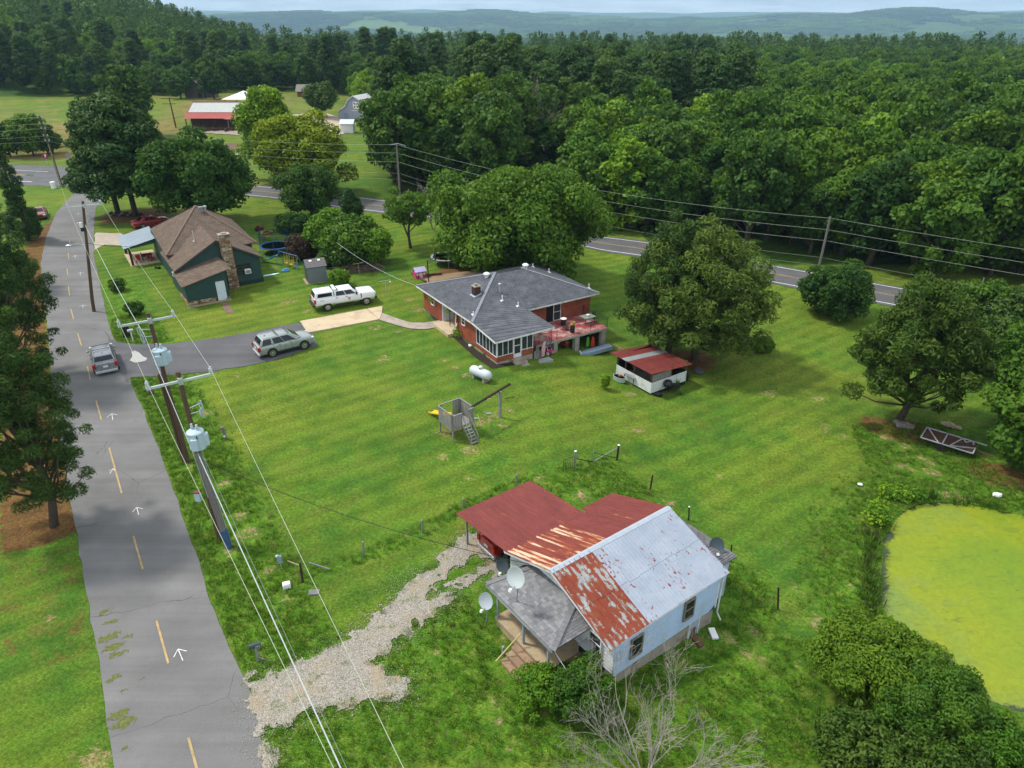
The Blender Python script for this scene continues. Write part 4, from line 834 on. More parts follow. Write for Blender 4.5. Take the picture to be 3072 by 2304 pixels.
def railing(a, c_, z, hgt_=0.92, posts=4):
    a = Vector(a); c_ = Vector(c_); L = (c_ - a).length; b = MB(); b.tube([a + Vector((0, 0, z + hgt_)), c_ + Vector((0, 0, z + hgt_))], 0.02, 5); b.tube([a + Vector((0, 0, z + 0.1)), c_ + Vector((0, 0, z + 0.1))], 0.014, 5)
    for k in range(posts + 1): p = a.lerp(c_, k / posts); b.tube([p + Vector((0, 0, z)), p + Vector((0, 0, z + hgt_ + 0.05))], 0.024, 5)
    r = part('railing', b, m_black, bh)
    n = int(L / 0.135)
    for k in range(1, n): p = a.lerp(c_, k / n); b = MB(); b.tube([p + Vector((0, 0, z + 0.1)), p + Vector((0, 0, z + hgt_))], 0.009, 4); part('baluster', b, m_black, r)
railing((4.9, 0.85, 0), (12.65, 0.85, 0), DZ, 0.92, 4); railing((12.65, 0.85, 0), (12.65, 4.75, 0), DZ, 0.92, 2)
b = MB()
for x in (5.35, 5.5): b.tube([(x, -0.2, -0.7), (x, -0.2, 2.4)], 0.02, 6)
for k in range(8): b.tube([(5.35, -0.2, -0.5 + k * 0.35), (5.5, -0.2, -0.3 + k * 0.35)], 0.012, 4)
part('iron_column', b, m_black, bh)
for k in range(4): b = MB(); b.bb(3.95 + k * 0.001, 4.9, 1.2 + k * 0.3, 1.5 + k * 0.3, -1.2, -0.5 + k * 0.25); part('terrace_step', b, m_conc2, bh)
for k in range(5): b = MB(); b.bb(3.80 + k * 0.14, 3.925 + k * 0.14, -0.10, -0.06, -0.75, 0.42 + random.uniform(-0.03, 0.03)); part('plank', b, m_woodg, bh)
zl_ = H(*(OB + EB1 * 4.6 + EB2 * -0.6)[:2]); b = MB(); b.bb(3.9, 5.3, -0.95, -0.2, zl_ - 0.3, zl_ + 0.10); part('step_landing', b, M('grey_landing', (0.28, 0.29, 0.28), 0.9, 0.15, 1.3), bh)
# roof furniture
def onroof(px):
    "point on the brick house roof seen at a photo pixel"
    r = Vector(ray(*px)); best = None; o_ = Vector((0, 0, CAM_H)); R = Matrix.Rotation(-AB, 3, 'Z'); ol = R @ (o_ - OB); rl = R @ r
    from mathutils.geometry import intersect_ray_tri
    for t in ((FL, HF, AL), (HF, KK, AL), (HF, NN, R1), (HF, R1, KK), (KK, R1, IN), (KK, IN, R2), (KK, R2, AR), (KK, AR, AL), (R2, BR, AR), (BR, FL, AL), (BR, AL, AR)):
        h_ = intersect_ray_tri(*t, rl, ol, True)
        if h_ and (best is None or (h_ - ol).length < (best - ol).length): best = h_
    return best
c7 = crop(1300, 760, 4.254)
p = onroof(c7(548, 535)); b = MB(); b.box(p + Vector((0, 0, 0.35)), (0.62, 0.62, 1.1)); ch = part('chimney', b, brickmat('dark_brick', (0.075, 0.025, 0.018), (0.05, 0.018, 0.014), (0.10, 0.07, 0.055)), bh)
b = MB(); b.box(p + Vector((0, 0, 0.93)), (0.72, 0.72, 0.07)); part('chimney_cap', b, m_conc2, ch); b = MB(); b.lathe([(0.12, 0), (0.12, 0.14), (0.19, 0.15), (0.19, 0.2), (0.02, 0.26)], p + Vector((0, 0, 0.96)), 10); part('flue', b, m_grey, ch)
b = MB(); b.box(p + Vector((-0.02, 0, 0.03)), (0.9, 0.9, 0.25), Ry(-0.3)); part('flashing', b, M('blue_flashing', (0.30, 0.38, 0.46), 0.5), ch)
for px in (c7(680, 310), c7(1175, 195)): p = onroof(px); b = MB(); b.lathe([(0.18, -0.1), (0.18, 0.25), (0.30, 0.28), (0.33, 0.42), (0.2, 0.52), (0.03, 0.55)], p, 14); part('roof_ventilator', b, m_white, bh, smooth=True)
for px, hh in ((c7(880, 610), 0.55), (c7(1082, 680), 0.45), (c7(512, 785), 0.32), (c7(1270, 180), 0.4), (c7(1475, 248), 0.45), (c7(1985, 450), 0.5)):
    p = onroof(px)
    if p: b = MB(); b.tube([p + Vector((0, 0, -0.05)), p + Vector((0, 0, hh))], 0.05, 8); b.box(p + Vector((0, 0, 0.02)), (0.32, 0.32, 0.05), Rx(0.25)); part('vent_pipe', b, m_white, bh)
p = onroof(c7(848, 495)); b = MB(); b.tube([p, p + Vector((0, 0, 0.75))], 0.11, 10); b.lathe([(0.16, 0), (0.16, 0.1), (0.03, 0.16)], p + Vector((0, 0, 0.75)), 10); part('flue_pipe', b, m_galv, bh)

# ------------------------------------------------------------------ green house
EG1 = Vector((0.833, 0.553, 0)).normalized(); EG2 = Vector((-EG1.y, EG1.x, 0)); OG = Vector((-33.76, 68.33, 0)); AG = math.atan2(EG1.y, EG1.x)
gh = thing('green_house', 'dark green house with a brown shingle roof and a tall stone chimney', 'house', OG, AG)
b = MB(); b.slab([(0.1, 4.0, -0.3), (8.85, 4.0, -0.3), (8.85, 4.0, 3.0), (4.45, 4.0, 5.45), (0.1, 4.0, 3.0)], 5.0, (0, 1, 0)); b.bb(0.3, 9.3, 8.6, 21.0, -0.3, 3.45); part('wall', b, m_green, gh)
for k in range(15):
    z0 = 0.45 + k * 0.33; t = max(0, (z0 + 0.33 - 3.0) / 2.45); x0, x1 = 0.1 + t * 4.35, 8.85 - t * 4.4
    if x1 - x0 < 0.4: break
    b = MB(); b.add([(x0, 4.0, z0), (x1, 4.0, z0), (x1, 4.0, z0 + 0.33), (x0, 4.0, z0 + 0.33), (x0, 3.965, z0), (x1, 3.965, z0), (x1, 3.992, z0 + 0.32), (x0, 3.992, z0 + 0.32)], [(4, 5, 6, 7), (0, 1, 5, 4), (3, 2, 6, 7), (0, 3, 7, 4), (1, 2, 6, 5)]); part('siding_board', b, m_green, gh)
b = MB(); b.bb(0.1, 8.92, 3.93, 4.0, -0.4, 0.45); part('skirt', b, m_green2, gh)
# gable roof wing
gp = [Vector(p) for p in ((-0.2, 3.65, 2.92), (4.5, 3.65, 5.58), (9.2, 3.65, 2.92), (-0.2, 12.0, 2.92), (4.6, 12.0, 5.50), (9.2, 12.0, 2.92))]
b = MB(); b.slab([gp[0], gp[1], gp[4], gp[3]], 0.12); b.slab([gp[1], gp[2], gp[5], gp[4]], 0.12); part('gable_roof', b, m_shb, gh)
hc = [Vector(p) for p in ((-0.1, 8.2, 3.5), (9.8, 8.0, 3.5), (10.1, 21.2, 3.5), (0.4, 21.6, 3.5))]; ap = Vector((5.0, 14.6, 7.1)); b = MB()
for i_ in range(4): b.slab([hc[i_], hc[(i_ + 1) % 4], ap], 0.12)
part('hip_roof', b, m_shb, gh)
b = MB()
for i_ in range(4): b.beam(hc[i_] + Vector((0, 0, 0.03)), ap + Vector((0, 0, 0.04)), 0.24, 0.03)
part('ridge_cap', b, M('brown_cap', (0.15, 0.11, 0.085), 0.9), gh)
b = MB(); b.beam(gp[0] + Vector((0, -0.02, -0.1)), gp[1] + Vector((0, -0.02, -0.1)), 0.04, 0.16); part('barge_board', b, M('brown_trim', (0.07, 0.055, 0.045), 0.8), gh); b = MB(); b.beam(gp[1] + Vector((0, -0.02, -0.1)), gp[2] + Vector((0, -0.02, -0.1)), 0.04, 0.16); part('barge_board', b, M('brown_trim', (0.07, 0.055, 0.045), 0.8), gh)
# lean-to in front of the gable
b = MB(); b.slab([(0.03, 0.03, 0.0), (4.24, 0.03, 0.0), (4.24, 0.03, 3.2), (0.03, 0.03, 2.25)], 3.97, (0, 1, 0)); part('lean_to_wall', b, m_green, gh)
b = MB(); b.slab([(-0.32, -0.25, 2.32), (4.40, -0.25, 3.42), (4.40, 4.0, 3.68), (-0.32, 4.0, 2.62)], 0.10); b.slab([(4.40, -0.25, 3.42), (4.85, -0.25, 3.30), (4.95, 3.4, 3.40), (4.40, 4.0, 3.68)], 0.10); part('lean_to_roof', b, m_shb, gh)
b = MB(); b.bb(-0.03, 4.27, -0.12, 0.0, -0.2, 0.12); part('stone_plinth', b, M('plinth_sandstone', (0.36, 0.28, 0.19), 0.9, 0.2, 2), gh)
stones = [M('stone_tan', (0.34, 0.25, 0.15), 0.9, 0.3, 5, bump=0.01, bs=20), M('stone_brown', (0.20, 0.115, 0.065), 0.9, 0.3, 5, bump=0.01, bs=20), M('stone_cream', (0.46, 0.37, 0.25), 0.9, 0.25, 5, bump=0.01, bs=20), M('stone_grey', (0.24, 0.22, 0.19), 0.9, 0.3, 5, bump=0.01, bs=20), M('stone_rust', (0.28, 0.14, 0.06), 0.9, 0.3, 5, bump=0.01, bs=20)]
m_mortar = M('dark_mortar', (0.12, 0.095, 0.07), 0.95)
def stonework(parent, P0, u, n, L, z0, z1, hr=(0.13, 0.2), lr=(0.22, 0.55), skip=None):
    P0, u, n = Vector(P0), Vector(u), Vector(n); z = z0
    while z < z1 - 0.05:
        h_ = min(random.uniform(*hr), z1 - z); x = 0
        while x < L - 0.02:
            l_ = random.uniform(*lr)
            if x + l_ > L - 0.15: l_ = L - x
            if not (skip and skip(x, z)):
                d = random.uniform(0.03, 0.075); A = P0 + u * (x + 0.012) + Vector((0, 0, z + 0.01)); Bq = A + u * (l_ - 0.024); k = Vector((0, 0, h_ - 0.02)); j = lambda: u * random.uniform(-.012, .012) + Vector((0, 0, random.uniform(-.012, .012)))
                pts_ = [A + j(), Bq + j(), Bq + k + j(), A + k + j()]; b = MB(); b.add([p + n * -0.02 for p in pts_] + [p + n * d + (sum(pts_, Vector()) / 4 - p) * 0.12 for p in pts_], [(4, 5, 6, 7), (0, 1, 5, 4), (1, 2, 6, 5), (2, 3, 7, 6), (3, 0, 4, 7)])
                part('stone', b, random.choice(stones), parent)
            x += l_
        z += h_
stonework(gh, (0.0, 0.0, 0), (1, 0, 0), (0, -1, 0), 4.25, 0.12, 0.62, skip=lambda x, z: 2.95 < x + 0.2 < 3.95)
stonework(gh, (0.0, 3.9, 0), (0, -1, 0), (-1, 0, 0), 3.9, 0.1, 0.55, (0.2, 0.25), (0.5, 0.8))
b = MB(); b.bb(3.03, 3.90, -0.05, 0.02, 0.13, 2.15); dr = part('white_door', b, M('pale_blue_white_door', (0.56, 0.64, 0.72), 0.5, 0.05, 2), gh)
b = MB(); b.bb(3.01, 3.04, -0.07, 0.02, 0.1, 2.2); b.bb(3.89, 3.92, -0.07, 0.02, 0.1, 2.2); b.bb(3.04, 3.89, -0.07, 0.02, 2.15, 2.2); part('frame', b, m_trim, dr); b = MB(); b.blob((3.82, -0.1, 1.1), 0.04, n=1, jit=0); part('handle', b, m_grey, dr)
b = MB(); b.bb(4.93, 5.97, 3.35, 4.1, -0.2, 6.05); chm = part('stone_chimney', b, m_mortar, gh)
stonework(chm, (4.93, 3.35, 0), (1, 0, 0), (0, -1, 0), 1.04, -0.1, 6.0, (0.14, 0.21), (0.25, 0.55)); stonework(chm, (4.93, 4.1, 0), (0, -1, 0), (-1, 0, 0), 0.75, 3.4, 6.0, (0.16, 0.24), (0.25, 0.5)); stonework(chm, (5.97, 3.35, 0), (0, 1, 0), (1, 0, 0), 0.75, 0, 6.0, (0.2, 0.26), (0.3, 0.6))
b = MB(); b.bb(4.85, 6.05, 3.27, 4.18, 6.05, 6.15); b.bb(5.2, 5.7, 3.5, 3.9, 6.15, 6.28); part('chimney_cap', b, m_conc2, chm)
wn_ = window(gh, (6.08, 3.99, 1.30), (1, 0, 0), (0, -1, 0), 1.72, 1.12, m_wooddk, rail=False, mull=1)
b = MB(); b.bb(6.98, 7.62, 3.55, 3.95, 1.33, 1.80); acg = part('window_air_conditioner', b, m_white, gh); b = MB(); b.bb(7.06, 7.54, 3.535, 3.55, 1.40, 1.74); part('grille', b, m_grey, acg)
for x, y, z in ((0.05, 6.2, 1.6), (0.25, 9.0, 2.0)): b = MB(); b.bb(x - 0.14, x + 0.02, y, y + 0.3, z, z + 0.5); part('meter_box', b, m_white, gh)
b = MB(); b.tube([(3.1, 8.0, 3.7), (3.1, 8.0, 5.9)], 0.04, 6); b.box((3.1, 8.0, 4.65), (0.3, 0.35, 0.1)); part('vent_pipe', b, M('cream_pipe', (0.55, 0.52, 0.42)), gh)
b = MB(); b.lathe([(0.22, 0), (0.22, 0.4), (0.3, 0.42), (0.3, 0.62), (0.03, 0.68)], (5.4, 13.6, 6.5), 12); part('roof_ventilator', b, m_grey, gh)
b = MB(); b.lathe([(0.1, 0), (0.1, 0.3), (0.2, 0.35), (0.2, 0.5), (0.03, 0.55)], (6.0, 14.3, 6.5), 10); part('roof_ventilator', b, m_galv, gh)
# side porch with a metal roof
for k in range(7):
    f = lambda t: Vector((-3.35 + t * 3.95, 18.2 + k * 0.9, 2.25 + t * 0.85))
    ribsheet('porch_roof_sheet', f(0) + Vector((0, 0, 0.02 + (k % 2) * 0.008)), Vector((0, 0.93, 0)), f(1) - f(0), M('blue_grey_sheet', (0.33, 0.39, 0.44), 0.4, 0.08, 1, metal=0.3, spec=0.5), 3, 0.03, gh)
b = MB(); b.slab([(-3.2, 18.25, 2.25), (0.5, 18.25, 3.05), (0.5, 18.25, 2.5), (-3.2, 18.25, 2.12)], 0.05, (0, 1, 0)); part('porch_gable_board', b, m_green, gh)
for x, y in ((-2.75, 18.4), (-2.75, 24.2)): b = MB(); b.bb(x - 0.13, x + 0.13, y - 0.13, y + 0.13, -0.1, 2.3); part('porch_post', b, m_wooddk, gh)
b = MB(); b.bb(-3.0, 0.35, 18.2, 24.4, -0.2, 0.12); part('porch_floor', b, m_conc, gh)
# ================================================================== VEHICLES
m_tyre = M('tyre_rubber', (0.018, 0.018, 0.019), 0.85, 0.2, 8); m_rim = M('alloy_rim', (0.50, 0.51, 0.52), 0.3, 0.1, 6, metal=0.8, spec=0.5); m_cglass = glassmat('car_glass', (0.012, 0.016, 0.022), 0.04)
m_lamp_r = M('red_lamp', (0.35, 0.008, 0.010), 0.25, 0.15, 8, spec=0.6); m_lamp_w = M('clear_lamp', (0.62, 0.65, 0.68), 0.15, 0.1, 8, spec=0.8); m_trimbk = M('black_trim', (0.018, 0.018, 0.020), 0.5, 0.15, 6); m_plate = M('plate_white', (0.6, 0.6, 0.6), 0.5, 0.2, 20)
def paint(name, col, metal=0.0, rough=0.28):
    q = NT(name); c = q.ramp(q.noise(1.2, 4), [(0.3, [k * 0.985 for k in col]), (0.7, [k * 1.015 for k in col])]); rr = q.n('ShaderNodeMapRange', {0: q.noise(3, 5), 1: 0.3, 2: 0.7, 3: rough - 0.05, 4: rough + 0.08}).outputs[0]
    return q.pbr(c, rr, metal, 0.5, None, **{'Coat Weight': 0.6, 'Coat Roughness': 0.08})
def loft(name, st, m, parent, sub=1):
    "st: (x, half width, bottom z, belt z, crown)"
    mb = MB(); n = 0; rings = []
    for x, hw, zb, zt, cr in st:
        zm = zb + (zt - zb) * 0.45
        half = [(hw * 0.80, zb), (hw * 0.97, zb + 0.10), (hw, zm), (hw * 0.985, zb + (zt - zb) * 0.75), (hw * 0.90, zt), (hw * 0.45, zt + cr)]
        ring = [(x, -y, z) for y, z in half[::-1]][0:0] + [(x, y, z) for y, z in half] + [(x, -y, z) for y, z in half[::-1]]; rings.append(ring)
    N = len(rings[0]); vs = [p for r in rings for p in r]; fs = []
    for i in range(len(rings) - 1):
        for k in range(N): a = i * N + k; b = i * N + (k + 1) % N; fs.append((a, b, b + N, a + N))
    fs.append(tuple(range(N))); fs.append(tuple(range((len(rings) - 1) * N, len(rings) * N))); mb.add(vs, fs)
    o = mb.build(name, m, parent, True)
    s = o.modifiers.new('subdivision', 'SUBSURF'); s.levels = sub; s.render_levels = sub + 1
    return o
def wheel(parent, x, y, r, wd, spokes=10, steel=False):
    sg = 1 if y > 0 else -1; R = Rx(-math.pi / 2 * sg); b = MB(); b.lathe([(r * 0.62, -wd / 2), (r * 0.93, -wd / 2), (r, -wd * 0.32), (r, wd * 0.32), (r * 0.93, wd / 2), (r * 0.64, wd / 2), (r * 0.60, wd * 0.25)], (x, y, r), 24, R)
    t = part('wheel', b, m_tyre, parent, smooth=True); b = MB(); b.lathe([(r * 0.64, wd * 0.30), (r * 0.66, wd * 0.52), (r * 0.58, wd * 0.50), (r * 0.55, wd * 0.30)], (x, y, r), 24, R)
    yo = y + sg * wd * 0.42
    for k in range(spokes): a = 2 * math.pi * k / spokes; b.beam((x, yo, r), (x + math.cos(a) * r * 0.6, yo, r + math.sin(a) * r * 0.6), 0.045 if not steel else 0.09, 0.03, (0, 1, 0))
    b.lathe([(r * 0.16, wd * 0.40), (r * 0.16, wd * 0.56), (r * 0.05, wd * 0.60)], (x, y, r), 12, R); part('rim', b, m_rim, t)
    b = MB(); b.lathe([(r * 0.55, wd * 0.2), (r * 0.55, wd * 0.25)], (x, y, r), 16, R); part('brake_disc', b, m_dark, t)
    b = MB(); b.lathe([(r * 1.17, -wd * 0.7), (r * 1.17, wd * 0.36)], (x, y, r * 1.02), 24, R); part('wheel_arch', b, m_trimbk, parent)
def quadpt(Q, u, v): return (Q[0] * (1 - u) + Q[1] * u) * (1 - v) + (Q[3] * (1 - u) + Q[2] * u) * v
def pane_on(Q, u0, u1, v0, v1, name, parent, m=None, off=0.012, inset=0.0):
    Q = [Vector(p) for p in Q]; n = (Q[1] - Q[0]).cross(Q[3] - Q[0]).normalized(); c = sum(Q, Vector()) / 4
    if n.dot(c - Vector((c.x * 0.9, 0, 0.8))) < 0: n = -n
    pts_ = [quadpt(Q, u, v) + n * off for u, v in ((u0, v0), (u1, v0), (u1, v1), (u0, v1))]; b = MB(); b.slab(pts_, 0.02, -n); return part(name, b, m or m_cglass, parent)
def cabin(parent, m, xa, xb, xc, xd, zb, zr, w0, w1, splits, name='cabin', bev=0.07):
    B0, B1, T0, T1 = [Vector(p) for p in ((xa, -w0, zb), (xd, -w0, zb), (xb, -w1, zr), (xc, -w1, zr))]; mir = lambda p: Vector((p.x, -p.y, p.z)); b = MB()
    b.add([B0, B1, T1, T0, mir(B0), mir(B1), mir(T1), mir(T0)], [(0, 1, 2, 3), (4, 5, 6, 7), (0, 4, 7, 3), (1, 5, 6, 2), (3, 2, 6, 7), (0, 1, 5, 4)]); o = b.build(name, m, parent, True, bev); o.modifiers['bevel'].segments = 3
    for Q in ((B0, B1, T1, T0), (mir(B0), mir(B1), mir(T1), mir(T0))):
        for u0, u1, v0, v1 in splits: pane_on(Q, u0, u1, v0, v1, 'side_window', parent)
    pane_on((B0, mir(B0), mir(T0), T0), 0.07, 0.93, 0.06, 0.92, 'windscreen', parent)
    return (B1, mir(B1), mir(T1), T1)
def car_root(name, label, cat, rear, front, W_, side=-1, group=None):
    d = front - rear; d.z = 0; d.normalize(); lft = Vector((-d.y, d.x, 0)); mid = (rear + front) / 2 - lft * side * (W_ / 2 - 0.12); mid.z = H(mid.x, mid.y) + 0.045
    return thing(name, label, cat, mid, math.atan2(d.y, d.x), group)
def suv(root, col, L=5.0, W_=1.95, Ht=1.75, wb=2.9, r=0.38, rails=True, white_rim=True, coupe=False, metal=0.35, roofm=None):
    m = paint('paint_%s' % root.name, col, metal); hw = W_ / 2; f = L / 2 - 0.02; rr = -L / 2 + 0.02
    hood = 1.16 if not coupe else 0.96; belt = 1.16 if not coupe else 1.0; gc = 0.26 if not coupe else 0.2
    st = [(rr - 0.03, hw * 0.86, gc + 0.14, belt - 0.10, 0.0), (rr, hw * 0.92, gc + 0.06, belt - 0.03, 0.01), (rr + 0.08, hw * 0.98, gc, belt, 0.02), (rr + 0.6, hw * 1.02, gc - 0.02, belt + 0.02, 0.03), (-0.6, hw, gc - 0.02, belt + 0.02, 0.03), (0.6, hw, gc - 0.02, belt + 0.02, 0.03), (f - 1.3, hw * 1.01, gc - 0.02, hood + 0.03, 0.05), (f - 0.5, hw * 1.02, gc - 0.02, hood - 0.02, 0.06), (f - 0.12, hw * 0.97, gc + 0.02, hood - 0.10, 0.05), (f - 0.03, hw * 0.92, gc + 0.08, hood - 0.18, 0.02), (f, hw * 0.86, gc + 0.14, hood - 0.26, 0.0)]
    loft('body', st, m, root)
    if not coupe: sp = [(0.15, 0.405, 0.13, 0.90), (0.42, 0.665, 0.13, 0.90), (0.72, 0.945, 0.15, 0.88)]; back = cabin(root, m, f - 1.0, f - 1.95, rr + 0.42, rr + 0.10, belt - 0.05, Ht, hw * 0.93, hw * 0.77, sp, bev=0.11)
    else: sp = [(0.22, 0.50, 0.14, 0.86), (0.53, 0.78, 0.14, 0.86)]; back = cabin(root, m, f - 1.15, f - 2.0, rr + 1.45, rr + 0.75, belt - 0.03, Ht, hw * 0.88, hw * 0.66, sp)
    pane_on(back, 0.07, 0.93, 0.25 if not coupe else 0.1, 0.9, 'rear_window', root)
    for x in (f - 0.95, f - 0.95 - wb):
        for y in (-(hw - 0.085), hw - 0.085): wheel(root, x, y, r, 0.25)
    for s in (-1, 1):
        b = MB(); b.box((rr + 0.03, s * hw * 0.87, belt - 0.24), (0.24, 0.22, 0.40 if not coupe else 0.2)); part('tail_lamp', b, m_lamp_r, root, bevel=0.03)
        b = MB(); b.box((f - 0.10, s * hw * 0.78, hood - 0.24), (0.26, 0.36, 0.15), Rz(-s * 0.4)); part('headlight', b, m_lamp_w, root, bevel=0.03)
        b = MB(); b.box((f - 1.62, s * (hw + 0.09), belt + 0.08), (0.12, 0.2, 0.15)); part('wing_mirror', b, m, root, bevel=0.03)
        b = MB(); b.box((0, s * hw * 0.985, gc + 0.10), (wb - 0.9, 0.05, 0.14)); part('sill_trim', b, m_trimbk if not coupe else m, root)
        for x in (0.35, -0.62): b = MB(); b.box((x, s * (hw + 0.005), belt - 0.13), (0.2, 0.03, 0.035)); part('handle', b, m_trimbk, root)
        if rails: b = MB(); b.tube([(f - 2.1, s * hw * 0.68, Ht + 0.01), (f - 2.25, s * hw * 0.68, Ht + 0.06), (rr + 0.7, s * hw * 0.68, Ht + 0.06), (rr + 0.5, s * hw * 0.68, Ht + 0.01)], 0.02, 6); part('roof_rail', b, m_galv, root)
    if rails:
        for x in (0.35, -0.62): b = MB(); b.beam((x, -hw * 0.72, Ht + 0.09), (x, hw * 0.72, Ht + 0.09), 0.07, 0.03); part('roof_bar', b, m_trimbk, root)
    b = MB(); b.box((f - 0.02, 0, hood - 0.34), (0.08, hw * 1.05, 0.26)); part('grille', b, m_trimbk, root, bevel=0.02)
    b = MB(); b.box((rr, 0, gc + 0.12), (0.18, hw * 1.8, 0.22)); part('rear_bumper', b, m if coupe else m_galv, root, bevel=0.04); b = MB(); b.box((rr - 0.05, 0, belt - 0.34), (0.03, 0.36, 0.16)); part('number_plate', b, m_plate, root)
    b = MB(); b.box((rr + 0.9, 0, Ht + 0.03), (0.12, 0.05, 0.06), taper=0.5); part('aerial_fin', b, m_trimbk, root)
t = car_root('parked_suv', 'silver suv with black roof bars parked on the asphalt driveway', 'suv', P(816, 1072), P(912, 1048), 1.97); suv(t, (0.30, 0.335, 0.325), r=0.40)
rw = P(*c4(712, 1358)); dr_ = (P(420, 1000 - 0) - P(470, 1123)); dr_ = Vector((-0.53, 0.85, 0))
t = thing('moving_suv', 'grey suv with dark rear window driving away on the side road', 'suv', rw + dr_ * 1.35 + Vector((0, 0, 0.05)), math.atan2(dr_.y, dr_.x)); suv(t, (0.26, 0.28, 0.30), 4.62, 1.87, 1.68, 2.7, 0.36, metal=0.5)
ra = P(*c4(893, 412)); fa = P(*c4(1052, 385)); d = (fa - ra).normalized()
t = thing('red_sedan', 'dark red sedan parked beside the green house porch under the pines', 'car', ra + d * 2.3 + Vector((0, 0, 0.05)), math.atan2(d.y, d.x)); suv(t, (0.26, 0.012, 0.022), 4.85, 1.84, 1.45, 2.8, 0.34, rails=False, coupe=True, metal=0.1)
fa = P(*c4(266, 356)); ra = P(*c4(282, 296)); d = (fa - ra).normalized()
t = thing('faded_sedan', 'faded rust red sedan parked on the grass left of the side road, facing the viewer', 'car', fa - d * 2.2 + Vector((0, 0, 0.03)), math.atan2(d.y, d.x)); suv(t, (0.27, 0.060, 0.045), 4.6, 1.8, 1.42, 2.65, 0.33, rails=False, coupe=True, metal=0.3)
pc = OW + EW1 * 2.35 + EW2 * 10.35; pc.z = H(pc.x, pc.y)
t = thing('carport_car', 'red hatchback with grey bumper parked under the rusty carport roof', 'car', pc, AW); suv(t, (0.30, 0.014, 0.010), 4.1, 1.72, 1.5, 2.5, 0.31, rails=False, metal=0.1)
# white crew cab pickup with a canopy
t = car_root('pickup_truck', 'white crew cab pickup truck with a canopy over its bed parked on the lawn', 'pickup truck', P(983, 934), P(1097, 915), 2.05)
m = paint('truck_white', (0.74, 0.77, 0.80)); F_ = 3.15; R_ = -3.2; hw = 1.0
loft('body', [(R_, 0.97, 0.66, 1.44, 0), (R_ + 0.05, 1.0, 0.60, 1.46, 0.0), (R_ + 0.2, 1.02, 0.58, 1.46, 0.0), (R_ + 2.1, 1.0, 0.60, 1.42, 0.0), (-1.0, 1.0, 0.56, 1.42, 0.0), (0.9, 1.0, 0.56, 1.42, 0.0), (1.6, 1.02, 0.56, 1.46, 0.07), (2.6, 1.02, 0.58, 1.44, 0.08), (F_ - 0.15, 1.0, 0.58, 1.40, 0.06), (F_ - 0.04, 0.98, 0.60, 1.34, 0.03), (F_, 0.95, 0.64, 1.28, 0)], m, t)
bk = cabin(t, m, 1.55, 0.80, -1.02, -1.12, 1.38, 1.98, 0.92, 0.76, [(0.16, 0.53, 0.12, 0.84), (0.56, 0.94, 0.12, 0.84)], bev=0.1)
bk = cabin(t, m, -1.16, -1.18, R_ + 0.22, R_ + 0.03, 1.38, 2.02, 0.93, 0.82, [(0.10, 0.86, 0.22, 0.78)], 'bed_canopy', 0.09); pane_on(bk, 0.08, 0.92, 0.12, 0.86, 'rear_window', t)
for x in (2.12, -1.94):
    for y in (-0.88, 0.88): wheel(t, x, y, 0.41, 0.28, 8, True)
for s in (-1, 1):
    b = MB(); b.box((R_ + 0.04, s * 0.93, 1.14), (0.22, 0.2, 0.44)); part('tail_lamp', b, m_lamp_r, t, bevel=0.02); b = MB(); b.box((F_ - 0.06, s * 0.82, 1.12), (0.2, 0.34, 0.3)); part('headlight', b, m_lamp_w, t, bevel=0.03)
    b = MB(); b.box((1.12, s * 1.18, 1.52), (0.14, 0.22, 0.34)); part('wing_mirror', b, m_trimbk, t, bevel=0.03); b = MB(); b.beam((0.9, s * 0.98, 0.52), (-1.1, s * 0.98, 0.52), 0.16, 0.06); part('side_step', b, m_trimbk, t)
    for x in (0.10, -0.92): b = MB(); b.box((x, s * 1.005, 1.28), (0.24, 0.03, 0.05)); part('handle', b, m_trimbk, t)
    b = MB(); b.box((1.62, s * 1.005, 1.12), (0.09, 0.02, 0.5)); part('fender_vent', b, m_trimbk, t); b = MB(); b.box((R_ + 0.75, s * 1.004, 1.2), (0.42, 0.012, 0.05)); part('badge', b, M('badge_grey', (0.12, 0.13, 0.15), 0.5), t)
    b = MB(); b.lathe([(0.13, 0), (0.13, 0.012)], (0.35, s * 1.0, 1.0), 14, Rx(-math.pi / 2 * s)); b.box((0.35, s * 1.0, 1.12), (0.36, 0.014, 0.06)); part('door_emblem', b, M('emblem_orange', (0.50, 0.24, 0.16), 0.5, 0.3, 14), t)
for x in (-1.55, -2.6): b = MB(); b.beam((x, -0.8, 2.09), (x, 0.8, 2.09), 0.05, 0.04); part('roof_bar', b, m_galv, t)
b = MB(); b.box((-0.95, 0, 2.1), (0.28, 1.5, 0.10)); part('light_bar', b, m_white, t, bevel=0.02); b = MB(); b.box((-0.72, 0, 2.04), (0.08, 1.55, 0.05)); part('roof_bar', b, m_trimbk, t)
b = MB(); b.box((R_ - 0.08, 0, 0.68), (0.24, 1.9, 0.22)); part('rear_bumper', b, m_trimbk, t, bevel=0.03); b = MB(); b.box((F_ + 0.04, 0, 0.66), (0.22, 1.94, 0.28)); part('front_bumper', b, m_trimbk, t, bevel=0.04); b = MB(); b.box((F_ - 0.02, 0, 1.05), (0.06, 1.2, 0.32)); part('grille', b, m_trimbk, t)

